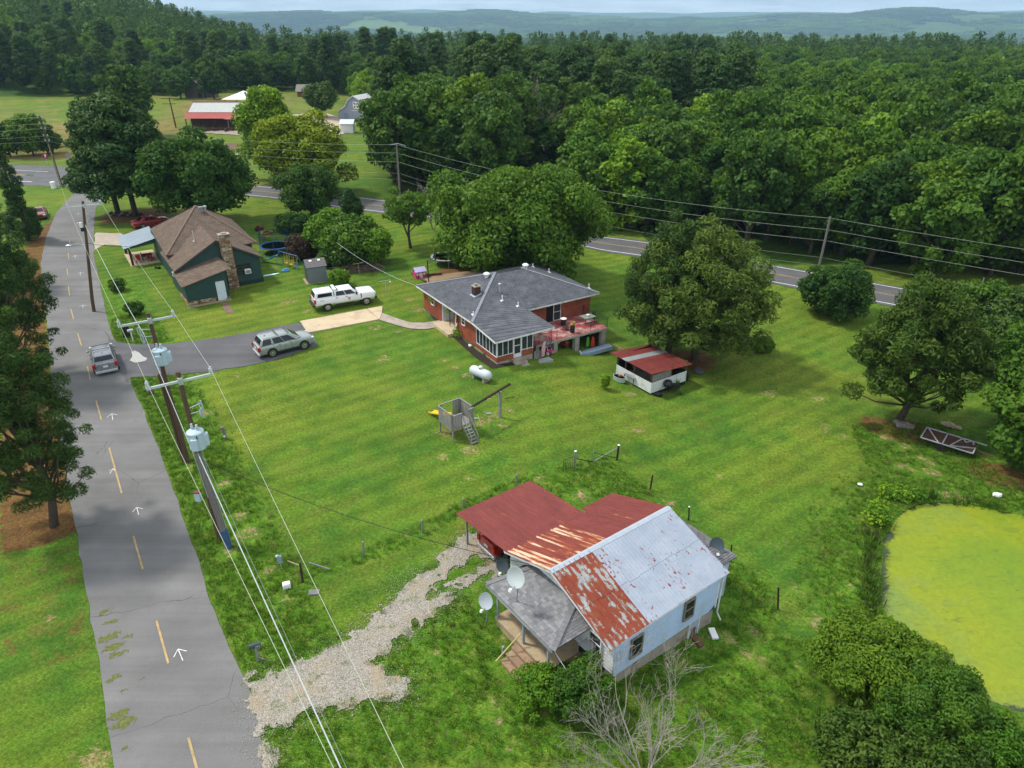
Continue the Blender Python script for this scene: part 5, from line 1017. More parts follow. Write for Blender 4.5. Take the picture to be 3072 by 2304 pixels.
# ================================================================== POLES AND WIRES
m_pole = M('pole_timber', (0.100, 0.064, 0.042), 0.9, 0.3, 3, streak=(8, 8, 0.5), bump=0.01, bs=6, dirt=((0.05, 0.035, 0.025), 1.5)); m_poleg = M('pole_timber_grey', (0.17, 0.155, 0.145), 0.9, 0.3, 3, streak=(8, 8, 0.5), bump=0.01, bs=6)
m_arm = M('fibreglass_arm', (0.42, 0.47, 0.47), 0.5, 0.1, 3); m_trf = M('transformer_grey', (0.40, 0.52, 0.58), 0.45, 0.08, 2); m_ins = M('insulator_grey', (0.36, 0.42, 0.45), 0.35, 0.1, 5, spec=0.5); m_wire = M('wire_alloy', (0.42, 0.46, 0.36), 0.5, 0.1, 1); m_wireb = M('wire_black', (0.02, 0.02, 0.02), 0.7); m_wired = M('wire_grey', (0.20, 0.22, 0.20), 0.6)
def pole(label, base, top, r0=0.17, r1=0.11, m=m_pole, name='utility_pole', group=None):
    t = thing(name, label, 'utility pole', base, 0, group); d = top - base; b = MB(); n = 9; b.tube([d * (k / (n - 1)) + Vector((random.uniform(-.015, .015), random.uniform(-.015, .015), -0.6 * (k == 0))) for k in range(n)], [r0 + (r1 - r0) * k / (n - 1) for k in range(n)], 12)
    part('pole_shaft', b, m, t, smooth=True); t['h'] = d.length; return t
ARM = Vector((0.844, 0.536, 0)); LINE = Vector((0.536, -0.844, 0))
def crossarm(t, top, off, L=3.2, tilt=0.0, z=-0.45, pin=True):
    c = top - t.location + Vector((0, 0, z)) + LINE * 0.16; a, bq = c - ARM * L * 0.5 + ARM * off, c + ARM * L * 0.5 + ARM * off; b = MB(); b.beam(a, bq, 0.10, 0.12); o = part('crossarm', b, m_arm, t)
    b = MB(); b.box(c, (0.22, 0.22, 0.35), Rz(0.56)); part('arm_bracket', b, m_galv, t)
    for p in (a + ARM * 0.1, bq - ARM * 0.1):
        b = MB()
        if pin: b.lathe([(0.03, 0.05), (0.03, 0.14), (0.10, 0.15), (0.07, 0.2), (0.10, 0.24), (0.07, 0.29), (0.10, 0.33), (0.05, 0.38), (0.06, 0.42)], p, 10)
        part('insulator', b, m_ins, t, smooth=True)
    up = Vector((0, 0, 0.38)); return t.location + a + ARM * 0.1 + up, t.location + bq - ARM * 0.1 + up
def transformer(t, at, r=0.42, h=1.05):
    c = at - t.location; b = MB(); b.lathe([(r * 0.9, 0), (r, 0.05), (r, h * 0.86), (r * 1.05, h * 0.87), (r * 1.05, h * 0.93), (r * 0.8, h), (0.02, h * 1.02)], c, 22); o = part('transformer', b, m_trf, t, smooth=True)
    for k in (-1, 1): b = MB(); a = -0.5 + k * 0.9; b.box(c + Vector((math.cos(a) * r * 1.05, math.sin(a) * r * 1.05, h * 0.42)), (0.28, 0.34, h * 0.62), Rz(a)); part('cooling_fin', b, m_trf, o, bevel=0.03)
    for k in range(2): b = MB(); b.lathe([(0.05, 0), (0.09, 0.06), (0.06, 0.12), (0.09, 0.17), (0.05, 0.24), (0.07, 0.3)], c + Vector((-0.16 + 0.3 * k, 0.12 - 0.1 * k, h)), 8); part('bushing', b, m_ins, o, smooth=True)
    b = MB(); b.box(c + Vector((-0.05, -r * 1.0, h * 0.5)), (0.3, 0.03, 0.05)); part('marking_strip', b, m_grey, o); b = MB(); b.tube([c + Vector((r * 0.5, -r * 0.9, h * 0.86)), c + Vector((r * 0.6, -r * 0.95, h * 0.72))], 0.03, 6); part('lug', b, m_dark, o)
    return o
def fuse(t, p, out, L=0.7):
    c = p - t.location; b = MB(); e = c + out * L; b.beam(c, e + Vector((0, 0, 0.15)), 0.045); b.tube([e + Vector((0, 0, 0.3)), e + Vector((0.05, 0, -0.25))], 0.045, 8); b.tube([e + Vector((-0.1, 0, 0.25)), e + Vector((-0.05, -0.12, 0.0)), e + Vector((0.02, -0.05, -0.25))], 0.022, 6); part('fuse_cutout', b, m_ins, t)
def pt(px, base): return AT(px[0], px[1], base.y)
cA = crop(340, 920, 5.53); cB = crop(420, 1060, 4.88)
bA = P(*cB(700, 1590)); tA = pt(cA(570, 105), bA); pA = pole('tall brown pole carrying the farther of two grey transformers by the driveway mouth', bA, tA); A_l, A_r = crossarm(pA, tA, -0.15)
tr_px = lambda q_: bA.lerp(tA, q_)
transformer(pA, tr_px(0.70) + LINE * 0.5 + ARM * 0.05); fuse(pA, tr_px(0.90), -ARM); fuse(pA, tr_px(0.86), -ARM * 0.9 + LINE * 0.3)
bB = P(*cB(655, 1560)); pole('short brown pole stub standing tight against the tall transformer pole', bB, pt(cB(285, 295), bB), 0.19, 0.14)
bC = P(660, 1617); tC = pt(cB(555, 275), bC); pC = pole('brown pole with the nearer grey transformer, behind the grey pole stub', bC, tC); C_l, C_r = crossarm(pC, tC, 0.0)
transformer(pC, bC.lerp(tC, 0.60) + LINE * 0.46 + ARM * 0.05, 0.42, 1.1); fuse(pC, bC.lerp(tC, 0.80), ARM); fuse(pC, bC.lerp(tC, 0.77), ARM * 0.9 + LINE * 0.3)
b = MB(); c = bC.lerp(tC, 0.30) - bC - ARM * 0.55; b.box(c, (0.3, 0.22, 0.55)); mb_ = part('equipment_box', b, m_trf, pC, bevel=0.02); b = MB(); b.box(c + Vector((0, 0, 0.30)), (0.32, 0.24, 0.06)); part('rusty_lid', b, m_rust_red, mb_)
bD = P(686, 1640); tD = pt((592, 1357), bD); pD = pole('grey pole stub with a blue guard round its foot', bD, tD, 0.19, 0.16, m_poleg)
b = MB(); dd = (tD - bD); b.tube([Vector((0, 0, 0.0)) + LINE * 0.06, dd * 0.2 + LINE * 0.06], 0.20, 12); part('blue_guard', b, M('blue_guard', (0.045, 0.09, 0.20), 0.6, 0.2, 4), pD)
b = MB(); b.tube([dd * 0.99 - ARM * 0.2, dd * 0.9 - ARM * 0.2, dd * 0.55 - ARM * 0.2], 0.02, 6); b.tube([dd * 0.0 + ARM * 0.19, dd * 0.95 + ARM * 0.19], 0.02, 6); part('conduit', b, m_ins, pD)
b2 = P(280, 935); t2 = pt((248, 603), b2); p2 = pole('tall brown pole with a street lamp beside the green house', b2, t2); P2_l, P2_r = crossarm(p2, t2, 0.05, 3.0)
b = MB(); c = b2.lerp(t2, 0.62) - b2; b.tube([c, c + Vector((-0.6, -0.5, 0.25)), c + Vector((-1.1, -0.8, 0.25))], 0.03, 6); lp = part('lamp_arm', b, m_galv, p2); b = MB(); b.blob(c + Vector((-1.25, -0.9, 0.2)), 0.22, 3, 2, 0.02, (1.4, 0.8, 0.5)); part('lamp_head', b, m_galv, lp, smooth=True)
b = MB(); b.box(b2.lerp(t2, 0.78) - b2 - ARM * 0.3, (0.22, 0.2, 0.8)); part('equipment_box', b, m_trimbk, p2); b = MB(); b.box(b2.lerp(t2, 0.80) - b2 - ARM * 0.33, (0.24, 0.22, 0.5)); part('equipment_cover', b, m_white, p2)
fuse(p2, b2.lerp(t2, 0.88), ARM, 0.5); fuse(p2, b2.lerp(t2, 0.82), ARM, 0.4)
bF = P(*c1(375, 1130)); tF = pt(c1(238, 700), bF); pF = pole('tall leaning pole at the road junction', bF, tF, 0.2, 0.13)
b = MB()
for z in (0.985, 0.90, 0.83, 0.73, 0.66): c = bF.lerp(tF, z) - bF; b.beam(c - Vector((0.35, 0, 0)), c + Vector((0.35, 0, 0)), 0.08); b.lathe([(0.09, 0), (0.09, 0.3)], c + Vector((0.35, 0, 0)), 6); b.lathe([(0.09, 0), (0.09, 0.3)], c - Vector((0.35, 0, 0)), 6)
part('insulator', b, m_ins, pF)
bQ = P(*c2c(410, 1322)); tQ = pt(c2c(382, 868), bQ); pQ = pole('grey pole beside the highway, in front of the wood, left of the big oak', bQ, tQ, 0.16, 0.11, m_poleg)
b = MB(); tq = tQ - bQ; b.tube([tq + Vector((-1.0, 0, -0.1)), tq + Vector((0.2, 0, 0.05)), tq + Vector((1.2, 0, -0.25)), tq + Vector((1.25, 0, -0.5))], 0.04, 6); part('top_arm', b, m_ins, pQ)
bR = P(*c6(1140, 522)); tR = pt(c6(1240, 84), bR); pR = pole('leaning grey pole beside the highway on the right, tallest on that side', bR, tR, 0.16, 0.11, m_poleg)
bS = P(*c1(1062, 770)); tS = pt(c1(1020, 590), bS); pS = pole('dark pole with crossarms left of the red roofed shop', bS, tS, 0.2, 0.14)
b = MB()
for z in (0.98, 0.80): c = bS.lerp(tS, z) - bS; b.beam(c - Vector((2.2, 0, 0)), c + Vector((1.4, 0, 0)), 0.14)
part('crossarm', b, m_pole, pS)
bT = P(*c6(1975, 500)); pole('slim grey post by the highway at the right edge', bT, pt(c6(2012, 390), bT), 0.06, 0.05, m_galv)
def wire(label, a, c_, sag, r=0.009, m=None, n=14):
    a, c_ = Vector(a), Vector(c_); b = MB(); b.tube([a.lerp(c_, k / n) - Vector((0, 0, 4 * sag * (k / n) * (1 - k / n))) for k in range(n + 1)], r, 5); o = b.build('power_line', m or m_wire); return tag(o, label, 'power line', 'overhead wires')
def beyond(a, px, z, k=1.35):
    e = Vector((*Gz(px[0], px[1], z), z)); return a.lerp(e, k)
E_l = beyond(C_l, cG(890, 1336), 9.2); E_r = beyond(C_r, cG(1355, 1336), 9.2)
wire('pale wire from junction pole to left end of the street lamp pole arm', bF.lerp(tF, 0.62), P2_l, 0.9)
wire('pale wire from the street lamp pole to left end of farther transformer arm', P2_l, A_l, 0.5); wire('pale wire between the left ends of the two transformer arms', A_l, C_l, 0.03); wire('leftmost pale wire running out of the bottom of the picture', C_l, E_l, 0.1)
wire('pale wire from right end of street lamp pole arm to farther transformer arm', P2_r, A_r, 0.5); wire('pale wire between the right ends of the two transformer arms', A_r, C_r, 0.03); wire('rightmost pale wire crossing the lawn to the bottom of the picture', C_r, E_r, 0.1)
aM = bA.lerp(tA, 0.88) - ARM * 0.5; cM = bC.lerp(tC, 0.86) - ARM * 0.9
wire('thick grey cable from the street lamp pole to the farther transformer pole', b2.lerp(t2, 0.80), aM, 0.6, 0.019, m_arm); wire('thick grey cable past the nearer transformer to the grey stub', aM, tD - ARM * 0.2, 0.1, 0.019, m_arm)
wire('thickest grey cable from the grey stub down the verge to the picture bottom', tD, beyond(tD, cG(935, 1336), 5.6), 0.05, 0.024, m_arm); wire('thin grey wire beside the thickest cable', tD + ARM * 0.2, beyond(tD + ARM * 0.2, cG(975, 1336), 5.6), 0.05, 0.009, m_wired)
wire('black service drop from the street lamp pole to the green house porch', b2.lerp(t2, 0.64), OG + EG1 * -1.0 + EG2 * 18.2 + Vector((0, 0, 2.6)), 0.4, 0.02, m_wireb)
wire('black service drop from the grey stub to the cottage', tD - Vector((0, 0, 0.4)), OW + EW1 * -0.1 + EW2 * 5.0 + Vector((0, 0, 3.3)), 0.7, 0.016, m_wireb)
wire('pale service drop reaching the brick house eave', OB + EB1 * -0.4 + EB2 * 15.8 + Vector((0, 0, 2.5)), P(*cT(1780, 700)) + Vector((-6, 4, 4)), 0.5, 0.011, m_trim)
wire('pale cable hanging from the cottage porch eave past the bush', OW + EW1 * -2.2 + EW2 * 1.8 + Vector((0, 0, 2.35)), P(1800, 2180) + Vector((0, 0, 0.6)), 0.15, 0.012, m_trim)
for k, (z1, z2, z3, nm) in enumerate(((0.985, 0.99, 0.985, 'topmost'), (0.90, 0.885, 0.86, 'second'), (0.83, 0.77, 0.74, 'third'), (0.73, 0.62, 0.55, 'fourth'), (0.66, 0.54, 0.46, 'lowest'))):
    a = bF.lerp(tF, z1); c_ = bQ.lerp(tQ, z2); e = bR.lerp(tR, z3); f = e + (e - c_) * 1.2 + Vector((0, 0, (0.35 - 0.1 * k) * 0)); f.z = e.z - 0.4
    r = 0.013 if k < 3 else 0.009
    wire('%s wire along the highway, left of the middle pole' % nm, a, c_, 1.2, r); wire('%s wire along the highway between the middle and right poles' % nm, c_, e, 1.4, r); wire('%s wire along the highway, right of the right pole' % nm, e, f, 0.9, r)
    wire('%s wire leaving the junction pole to the left' % nm, a, a + Vector((-46, 9, -1.0)), 0.8, r)

# ================================================================== YARD THINGS
def on(px, dz=0): return P(*px) + Vector((0, 0, dz))
def simple(name, label, cat, mb, m, at=(0, 0, 0), rz=0, group=None, **k):
    o = mb.build(name, m, None, **k); o.location = at; o.rotation_euler = (0, 0, rz); return tag(o, label, cat, group)
# propane tank
a, c_ = P(*c5(1145, 1062)), P(*c5(1238, 1102)); d = (c_ - a); L = d.length + 0.55; t = thing('propane_tank', 'silver propane tank lying on the lawn in front of the brick house', 'gas tank', (a + c_) / 2, math.atan2(d.y, d.x))
L = max(2.1, L); r = 0.42; pr = [(0.02, -L / 2), (r * 0.5, -L / 2 + 0.06), (r * 0.85, -L / 2 + 0.2), (r, -L / 2 + 0.42), (r, L / 2 - 0.42), (r * 0.85, L / 2 - 0.2), (r * 0.5, L / 2 - 0.06), (0.02, L / 2)]
b = MB(); b.lathe(pr, (0, 0, 0.62), 22, Ry(math.pi / 2)); part('tank', b, M('tank_silver', (0.50, 0.55, 0.60), 0.4, 0.06, 1.5, spec=0.5), t, smooth=True); b = MB(); b.lathe([(0.2, 0), (0.2, 0.2), (0.14, 0.27), (0.02, 0.3)], (0.05, 0, 1.0), 14); part('valve_dome', b, m_galv, t, smooth=True)
for x in (-0.6, 0.6): b = MB(); b.bb(x - 0.12, x + 0.12, -0.35, 0.35, -0.05, 0.28); part('foot', b, m_conc2, t)
# playset
Wd = m_woodg
base = {k: P(*cPl(*v)) for k, v in dict(fl=(285, 1215), fr=(535, 1410)).items()}
u = base['fr'] - base['fl']; u.z = 0; Lx = u.length; u.normalize(); v = Vector((-u.y, u.x, 0)); Lx = max(Lx, 1.7); Ly = 1.75; t = thing('playset', 'weathered wooden play tower with a ladder and a swing beam', 'playset', base['fl'], math.atan2(u.y, u.x)); zb = -0.2; PH, PT_ = 1.05, 2.2
for x, y in ((0, 0), (Lx, 0), (0, Ly), (Lx, Ly)): b = MB(); b.bb(x - 0.05, x + 0.05, y - 0.05, y + 0.05, zb, PT_); part('post', b, Wd, t)
n = 12
for k in range(n): y = Ly * (k + 0.5) / n; b = MB(); b.bb(0.02, Lx - 0.02, y - Ly / n * 0.46, y + Ly / n * 0.46, PH - 0.04 + random.uniform(-.004, .004), PH); part('floor_board', b, Wd, t)
def slats(x0, y0, x1, y1, z0, z1, n, skip=()):
    a = Vector((x0, y0, 0)); c_ = Vector((x1, y1, 0))
    for k in range(n):
        if k in skip: continue
        p = a.lerp(c_, (k + 0.06) / n); q_ = a.lerp(c_, (k + 0.94) / n); b = MB(); b.beam(p + Vector((0, 0, 0)), q_, 0.02, 0.02) if 0 else None
        nn = (c_ - a).normalized().cross(Vector((0, 0, 1))) * 0.012; j = random.uniform(-.02, .02); b.slab([p + nn + Vector((0, 0, z0 + j)), q_ + nn + Vector((0, 0, z0 + j)), q_ + nn + Vector((0, 0, z1)), p + nn + Vector((0, 0, z1))], 0.024, -nn); part('slat', b, Wd, t)
    b = MB(); b.beam(a + Vector((0, 0, z1)), c_ + Vector((0, 0, z1)), 0.09, 0.04); part('top_rail', b, Wd, t)
slats(0, -0.06, Lx, -0.06, PH - 0.15, PT_, 13); slats(Lx + 0.06, 0, Lx + 0.06, Ly * 0.45, PH - 0.15, PT_ - 0.1, 6); slats(Lx + 0.06, Ly * 0.78, Lx + 0.06, Ly, PH - 0.15, PT_, 3); slats(0, Ly + 0.06, Lx, Ly + 0.06, PH - 0.15, PT_, 13); slats(-0.06, 0, -0.06, Ly, PH - 0.15, PT_, 12, (2, 3, 4, 5, 6, 7))
lb = (P(*cPl(880, 1540)) - base['fl']); R = Matrix.Rotation(-math.atan2(u.y, u.x), 3, 'Z'); lb = R @ lb; x0 = Lx + 0.05; xe = max(lb.x, x0 + 0.9)
for y in (Ly * 0.46, Ly * 0.78): b = MB(); b.beam((x0, y, PH), (xe, y, -0.1), 0.04, 0.12); part('stringer', b, Wd, t); b = MB(); b.beam((x0, y, PH + 0.85), (xe - 0.15, y, 0.65), 0.05, 0.06); b.beam((xe - 0.15, y, 0.65), (xe - 0.12, y, -0.05), 0.05, 0.05); part('handrail', b, Wd, t)
for k in range(6): f = (k + 0.7) / 6.6; b = MB(); b.box((x0 + (xe - x0) * f, Ly * 0.62, PH * (1 - f) - 0.02), (0.15, Ly * 0.32, 0.03)); part('tread', b, Wd, t)
bp = R @ (P(*cPl(1515, 905)) - base['fl']); be = R @ (AT(*cPl(1860, 215), P(*cPl(1515, 905)).y + 1.6) - base['fl'])
b = MB(); b.beam((Lx - 0.1, Ly, PT_ + 0.02), (bp.x + (bp.x - Lx) * 0.42, bp.y + (bp.y - Ly) * 0.42, PT_ + 0.05), 0.10, 0.16); part('swing_beam', b, m_wooddk, t)
b = MB(); b.box((bp.x, bp.y, PT_ / 2 - 0.1), (0.11, 0.16, PT_ + 0.2)); b.box((bp.x + 0.12, bp.y, PT_ / 2 - 0.1), (0.1, 0.16, PT_ + 0.2)); part('beam_post', b, Wd, t)
b = MB()
for k in range(9): a0 = math.pi * (0.1 + 0.8 * k / 8); b.tube([(Lx + 0.10 + 0.35 * math.sin(a0), Ly + 0.25, PH - 0.3 - 1.0 * k / 8 + 0.9), (Lx + 0.10 + 0.35 * math.sin(a0 + 0.3), Ly + 0.25, PH - 0.4 - 1.0 * k / 8 + 0.9)], 0.035, 6)
part('lime_hoop', b, M('lime_plastic', (0.42, 0.70, 0.05), 0.45), t)
sl = R @ (P(*cPl(140, 870)) - base['fl']); b = MB(); n = 8; prof = [(-0.26, 0.13), (-0.24, 0.0), (0.24, 0.0), (0.26, 0.13)]; vs = []
A0 = Vector((-0.1, Ly * 0.5, PH)); B0 = Vector((sl.x - 0.3, sl.y, 0.12)); dv = (B0 - A0); dv.z = 0; dv.normalize(); wv_ = Vector((-dv.y, dv.x, 0))
for k in range(n + 1):
    f = k / n; p = A0.lerp(B0, f); p.z = PH + (0.14 - PH) * (f if f < 0.85 else f * 0.98)
    for w_, z in prof: vs.append(p + wv_ * w_ + Vector((0, 0, z)))
b.add(vs, [(k * 4 + j, k * 4 + j + 1, k * 4 + j + 5, k * 4 + j + 4) for k in range(n) for j in range(3)]); o = part('slide', b, m_yellow, t, smooth=True); s_ = o.modifiers.new('thickness', 'SOLIDIFY'); s_.thickness = 0.03
for px in (cPl(1285, 840), cPl(1030, 945)): p = on(px); b = MB(); b.slab([(-0.2, -0.08, 0.05), (0.2, -0.08, 0.05), (0.2, 0.08, 0.08), (-0.2, 0.08, 0.08)], 0.03); b.tube([(-0.2, 0, 0.06), (-0.35, 0.1, 0.02), (-0.25, 0.3, 0.02)], 0.012, 5); simple('fallen_swing', 'grey swing seat lying on the grass, %s the beam post' % ('nearest' if px[0] > cPl(1200, 0)[0] else 'farther left from'), 'swing seat', b, m_grey, p)
b = MB(); b.tube([(-0.35, 0, 0.04), (0.35, 0.15, 0.04)], 0.025, 5); b.box((-0.35, 0, 0.04), (0.12, 0.08, 0.05)); simple('toy_bat', 'small dark green stick lying on the lawn behind the swing beam', 'toy', b, M('dark_green_plastic', (0.02, 0.09, 0.04), 0.5), on(cPl(1740, 515)), 0.2)
# storage shed
q0, q1, q2 = P(*cSw(1545, 1500)), P(*cSw(2060, 1425)), P(*cSw(1395, 1375)); u = (q1 - q0); u.z = 0; L = u.length; u.normalize(); D = 2.1; t = thing('storage_shed', 'small grey plastic storage shed with two skylights by the overgrown heap', 'shed', q0, math.atan2(u.y, u.x)); m_shed = M('shed_grey', (0.155, 0.180, 0.190), 0.6, 0.06, 1.5)
b = MB(); b.bb(0, L, 0, D, 0.05, 1.95); b.slab([(0, 0, 1.95), (0, D, 1.95), (0, D * 0.5, 2.5)], L, (1, 0, 0)); part('wall', b, m_shed, t)
for k in range(5): f0, f1 = k / 5, (k + 1.06) / 5; b = MB(); f = lambda f_, x: Vector((x, -0.15 + f_ * (D / 2 + 0.15), 1.9 + f_ * 0.65 + 0.03)); b.slab([f(f0, -0.1) + Vector((0, 0, 0.03)), f(f0, L + 0.1) + Vector((0, 0, 0.03)), f(f1, L + 0.1), f(f1, -0.1)], 0.03); part('roof_panel', b, M('shed_roof', (0.13, 0.125, 0.125), 0.7, 0.1, 2), t)
b = MB(); b.slab([(-0.1, D / 2, 2.58), (L + 0.1, D / 2, 2.58), (L + 0.1, D + 0.15, 1.93), (-0.1, D + 0.15, 1.93)], 0.04); part('roof_panel', b, M('shed_roof', (0.13, 0.125, 0.125)), t)
for f in (0.27, 0.72): b = MB(); b.box((L * f, D * 0.36, 2.44), (0.3, 0.22, 0.08), Rx(0.5)); part('skylight', b, m_white, t)
b = MB(); b.bb(-0.04, 0.0, 0.25, D - 0.25, 0.1, 1.85); dd_ = part('double_door', b, M('shed_door', (0.06, 0.07, 0.07), 0.6), t); b = MB(); b.bb(-0.06, -0.03, D / 2 - 0.02, D / 2 + 0.02, 0.1, 1.85); part('door_frame', b, m_shed, dd_)
b = MB(); b.bb(-0.15, L + 0.02, -0.02, D, -0.1, 0.05); b.bb(-0.3, -0.15, 0, D, -0.1, 0.06); part('timber_base', b, M('tan_timber', (0.36, 0.27, 0.17), 0.9, 0.2, 3), t)
# trampolines
def trampoline(label, c, r, z, mpad, net):
    t = thing('trampoline', label, 'trampoline', c); b = MB(); b.lathe([(0.02, z), (r * 0.86, z)], (0, 0, 0), 28); part('jumping_mat', b, m_dark, t); b = MB(); b.lathe([(r * 0.86, z), (r * 0.88, z + 0.03), (r, z + 0.02), (r, z - 0.05), (r * 0.86, z - 0.03)], (0, 0, 0), 28); part('pad', b, mpad, t)
    for k in range(8):
        a = 2 * math.pi * k / 8 + 0.2; p = Vector((math.cos(a) * r, math.sin(a) * r, 0)); b = MB(); b.tube([p + Vector((0, 0, z)), p], 0.025, 6); part('leg', b, m_galv if net != 'blue' else m_blue, t)
        if net and k % (1 if net == 'blue' else 3) == 0: b = MB(); b.tube([p + Vector((0, 0, z)), p * 1.02 + Vector((0, 0, z + 1.75))], 0.025, 6); part('net_pole', b, m_blue if net == 'blue' else m_galv, t)
    if net == 'blue':
        b = MB(); n = 28
        for k in range(n): 
            a, a2 = 2 * math.pi * k / n, 2 * math.pi * (k + 1) / n
            b.add([(math.cos(a) * r * .96, math.sin(a) * r * .96, z), (math.cos(a2) * r * .96, math.sin(a2) * r * .96, z), (math.cos(a2) * r * .96, math.sin(a2) * r * .96, z + 1.6), (math.cos(a) * r * .96, math.sin(a) * r * .96, z + 1.6)], [(0, 1, 2, 3)])
        q = NT('trampoline_net'); tr = q.n('ShaderNodeBsdfTransparent'); df = q.n('ShaderNodeBsdfDiffuse', {0: (0.012, 0.03, 0.022, 1)}); ms = q.n('ShaderNodeMixShader', {0: 0.42, 1: tr.outputs[0], 2: df.outputs[0]}); q.t.links.new(ms.outputs[0], q.out.inputs[0]); part('safety_net', b, q.m, t)
cc = on(cSw(540, 720)); trampoline('blue edged trampoline with a dark safety net beside the green house', cc + Vector((0, 1.6, 0)), 2.0, 0.95, m_blue, 'blue'); cc2 = on(cTr(950, 900)); trampoline('grey trampoline without a net under the oak behind the brick house', cc2 + Vector((0.2, 1.9, 0)), 1.95, 0.95, m_galv, 'grey')
# swing set
a, c_ = P(*cSw(630, 985)), P(*cSw(1205, 1155)); t = thing('swing_set', 'blue swing set with a slide and yellow glider seats by the green house', 'swing set', a); d = c_ - a; up = Vector((0, 0, 1.75)); dn = d.normalized(); s_ = Vector((-dn.y, dn.x, 0)); rt0, rt1 = dn * 0.15 + s_ * 0.55 + up, d - dn * 0.25 + s_ * 0.55 + up
m_sb = M('swing_blue', (0.10, 0.20, 0.36), 0.5, 0.1, 3); b = MB(); b.tube([rt0, rt1], 0.035, 8); part('top_bar', b, m_sb, t)
for p, e in ((rt0, Vector((0, 0, 0))), (rt0, s_ * 1.2), (rt1, d), (rt1, d + s_ * 1.2)): b = MB(); b.tube([p, e], 0.032, 8); part('leg', b, m_sb if e.length < 1.5 else M('swing_green', (0.10, 0.28, 0.25), 0.5), t)
for f, m_, in ((0.35, m_yellow), (0.62, m_yellow), (0.85, m_red)):
    p = rt0.lerp(rt1, f); b = MB()
    for k in (-0.22, 0.22): b.tube([p + dn * k, p + dn * k * 1.3 + Vector((0, 0, -1.25))], 0.016, 5)
    part('hanger', b, m_yellow, t); b = MB(); b.box(p + Vector((0, 0, -1.28)), (0.55, 0.3, 0.05), Rz(math.atan2(d.y, d.x))); b.box(p + Vector((0, 0, -1.1)) + s_ * 0.15, (0.5, 0.04, 0.2), Rz(math.atan2(d.y, d.x))); part('swing_seat', b, M('tan_plastic', (0.50, 0.28, 0.08), 0.5) if f < 0.8 else m_blue, t)
sa = P(*cSw(300, 880)) - a; A0 = Vector((0.1, 0.3, 1.1)); b = MB(); vs = []; dv = (sa - A0); dv.z = 0; dv.normalize(); wv_ = Vector((-dv.y, dv.x, 0)); n = 8
for k in range(n + 1):
    f = k / n; p = A0.lerp(Vector((sa.x, sa.y, 0.1)), f); p.z = 0.12 + (1.0) * (1 - f) ** 1.2 + 0.06 * math.sin(f * 9)
    for w_, z in ((-0.25, 0.14), (-0.22, 0), (0.22, 0), (0.25, 0.14)): vs.append(p + wv_ * w_ + Vector((0, 0, z)))
b.add(vs, [(k * 4 + j, k * 4 + j + 1, k * 4 + j + 5, k * 4 + j + 4) for k in range(n) for j in range(3)]); o = part('slide', b, M('teal_blue_plastic', (0.04, 0.22, 0.40), 0.4), t, smooth=True); x = o.modifiers.new('t', 'SOLIDIFY'); x.thickness = 0.03
b = MB(); b.box((0, 0, 0.12), (0.75, 0.45, 0.22)); b.box((0.1, 0.05, 0.3), (0.4, 0.25, 0.16)); simple('toy_box', 'blue and white plastic toy below the swing set', 'toy', b, M('toy_blue', (0.10, 0.26, 0.60), 0.4, 0.3, 5), on(cSw(890, 1150)), 0.3, bevel=0.04)
b = MB(); b.slab([(-0.95, -0.1, 0.06), (-0.7, -0.22, 0.06), (0.3, -0.22, 0.08), (0.95, -0.05, 0.12), (0.8, 0.18, 0.10), (0.1, 0.24, 0.08), (-0.8, 0.2, 0.06)], 0.05); simple('plastic_sled', 'pale blue plastic sled lying on the grass by the green house corner', 'sled', b, M('pale_blue_plastic', (0.50, 0.72, 0.78), 0.4, 0.15, 3), on(cSw(500, 1245)), 0.45, bevel=0.02)
# playhouse, timber edging, hoop
t = thing('playhouse', 'pink toy playhouse with a lilac roof at the end of the patio', 'playhouse', on(cTr(330, 1120)), 0.5); b = MB(); b.bb(-0.6, 0.6, -0.45, 0.45, 0, 0.85); part('wall', b, m_pink, t); b = MB(); b.slab([(-0.7, -0.55, 0.82), (0.7, -0.55, 0.82), (0.7, 0, 1.25), (-0.7, 0, 1.25)], 0.05); b.slab([(-0.7, 0.55, 0.82), (0.7, 0.55, 0.82), (0.7, 0, 1.25), (-0.7, 0, 1.25)], 0.05); part('roof', b, M('lilac_plastic', (0.52, 0.46, 0.75), 0.5), t); b = MB(); b.bb(-0.2, 0.2, -0.47, -0.44, 0.0, 0.65); part('door', b, m_white, t)
for x in (-0.42, 0.42): b = MB(); b.bb(x - 0.1, x + 0.1, -0.47, -0.44, 0.4, 0.65); part('window', b, m_white, t)
for k, (a, c_) in enumerate(((cTr(410, 1130), cTr(700, 1080)), (cTr(700, 1085), cTr(890, 1065)), (cTr(140, 1040), cTr(490, 1265)))): b = MB(); b.beam(P(*a) + Vector((0, 0, 0.16)), P(*c_) + Vector((0, 0, 0.16)), 0.2, 0.36 if k < 2 else 0.2); simple('edging_timber', ('brown timber edging behind the playhouse', 'short brown timber edging by the patio', 'reddish timber edging in front of the playhouse')[k], 'timber edging', b, m_woodb)
pb = on(cTr(568, 1255)); t = thing('basketball_hoop', 'black basketball hoop standing at the patio corner behind the brick house', 'basketball hoop', pb); hh = 3.05; b = MB(); b.tube([(0, 0, -0.2), (-0.05, 0, 2.6)], 0.06, 8); part('post', b, m_black, t); b = MB(); b.beam((-0.05, 0, 2.5), (0.75, 0.3, 2.9), 0.06); b.beam((-0.05, 0, 2.2), (0.75, 0.3, 2.6), 0.05); part('arm', b, m_black, t); b = MB(); b.box((0.8, 0.32, 2.95), (0.06, 1.0, 0.7), Rz(0.3)); part('backboard', b, m_black, t); b = MB(); b.lathe([(0.21, 0), (0.23, 0.02), (0.21, 0.04)], (1.05, 0.4, 2.75), 14); part('rim', b, m_woodb, t)
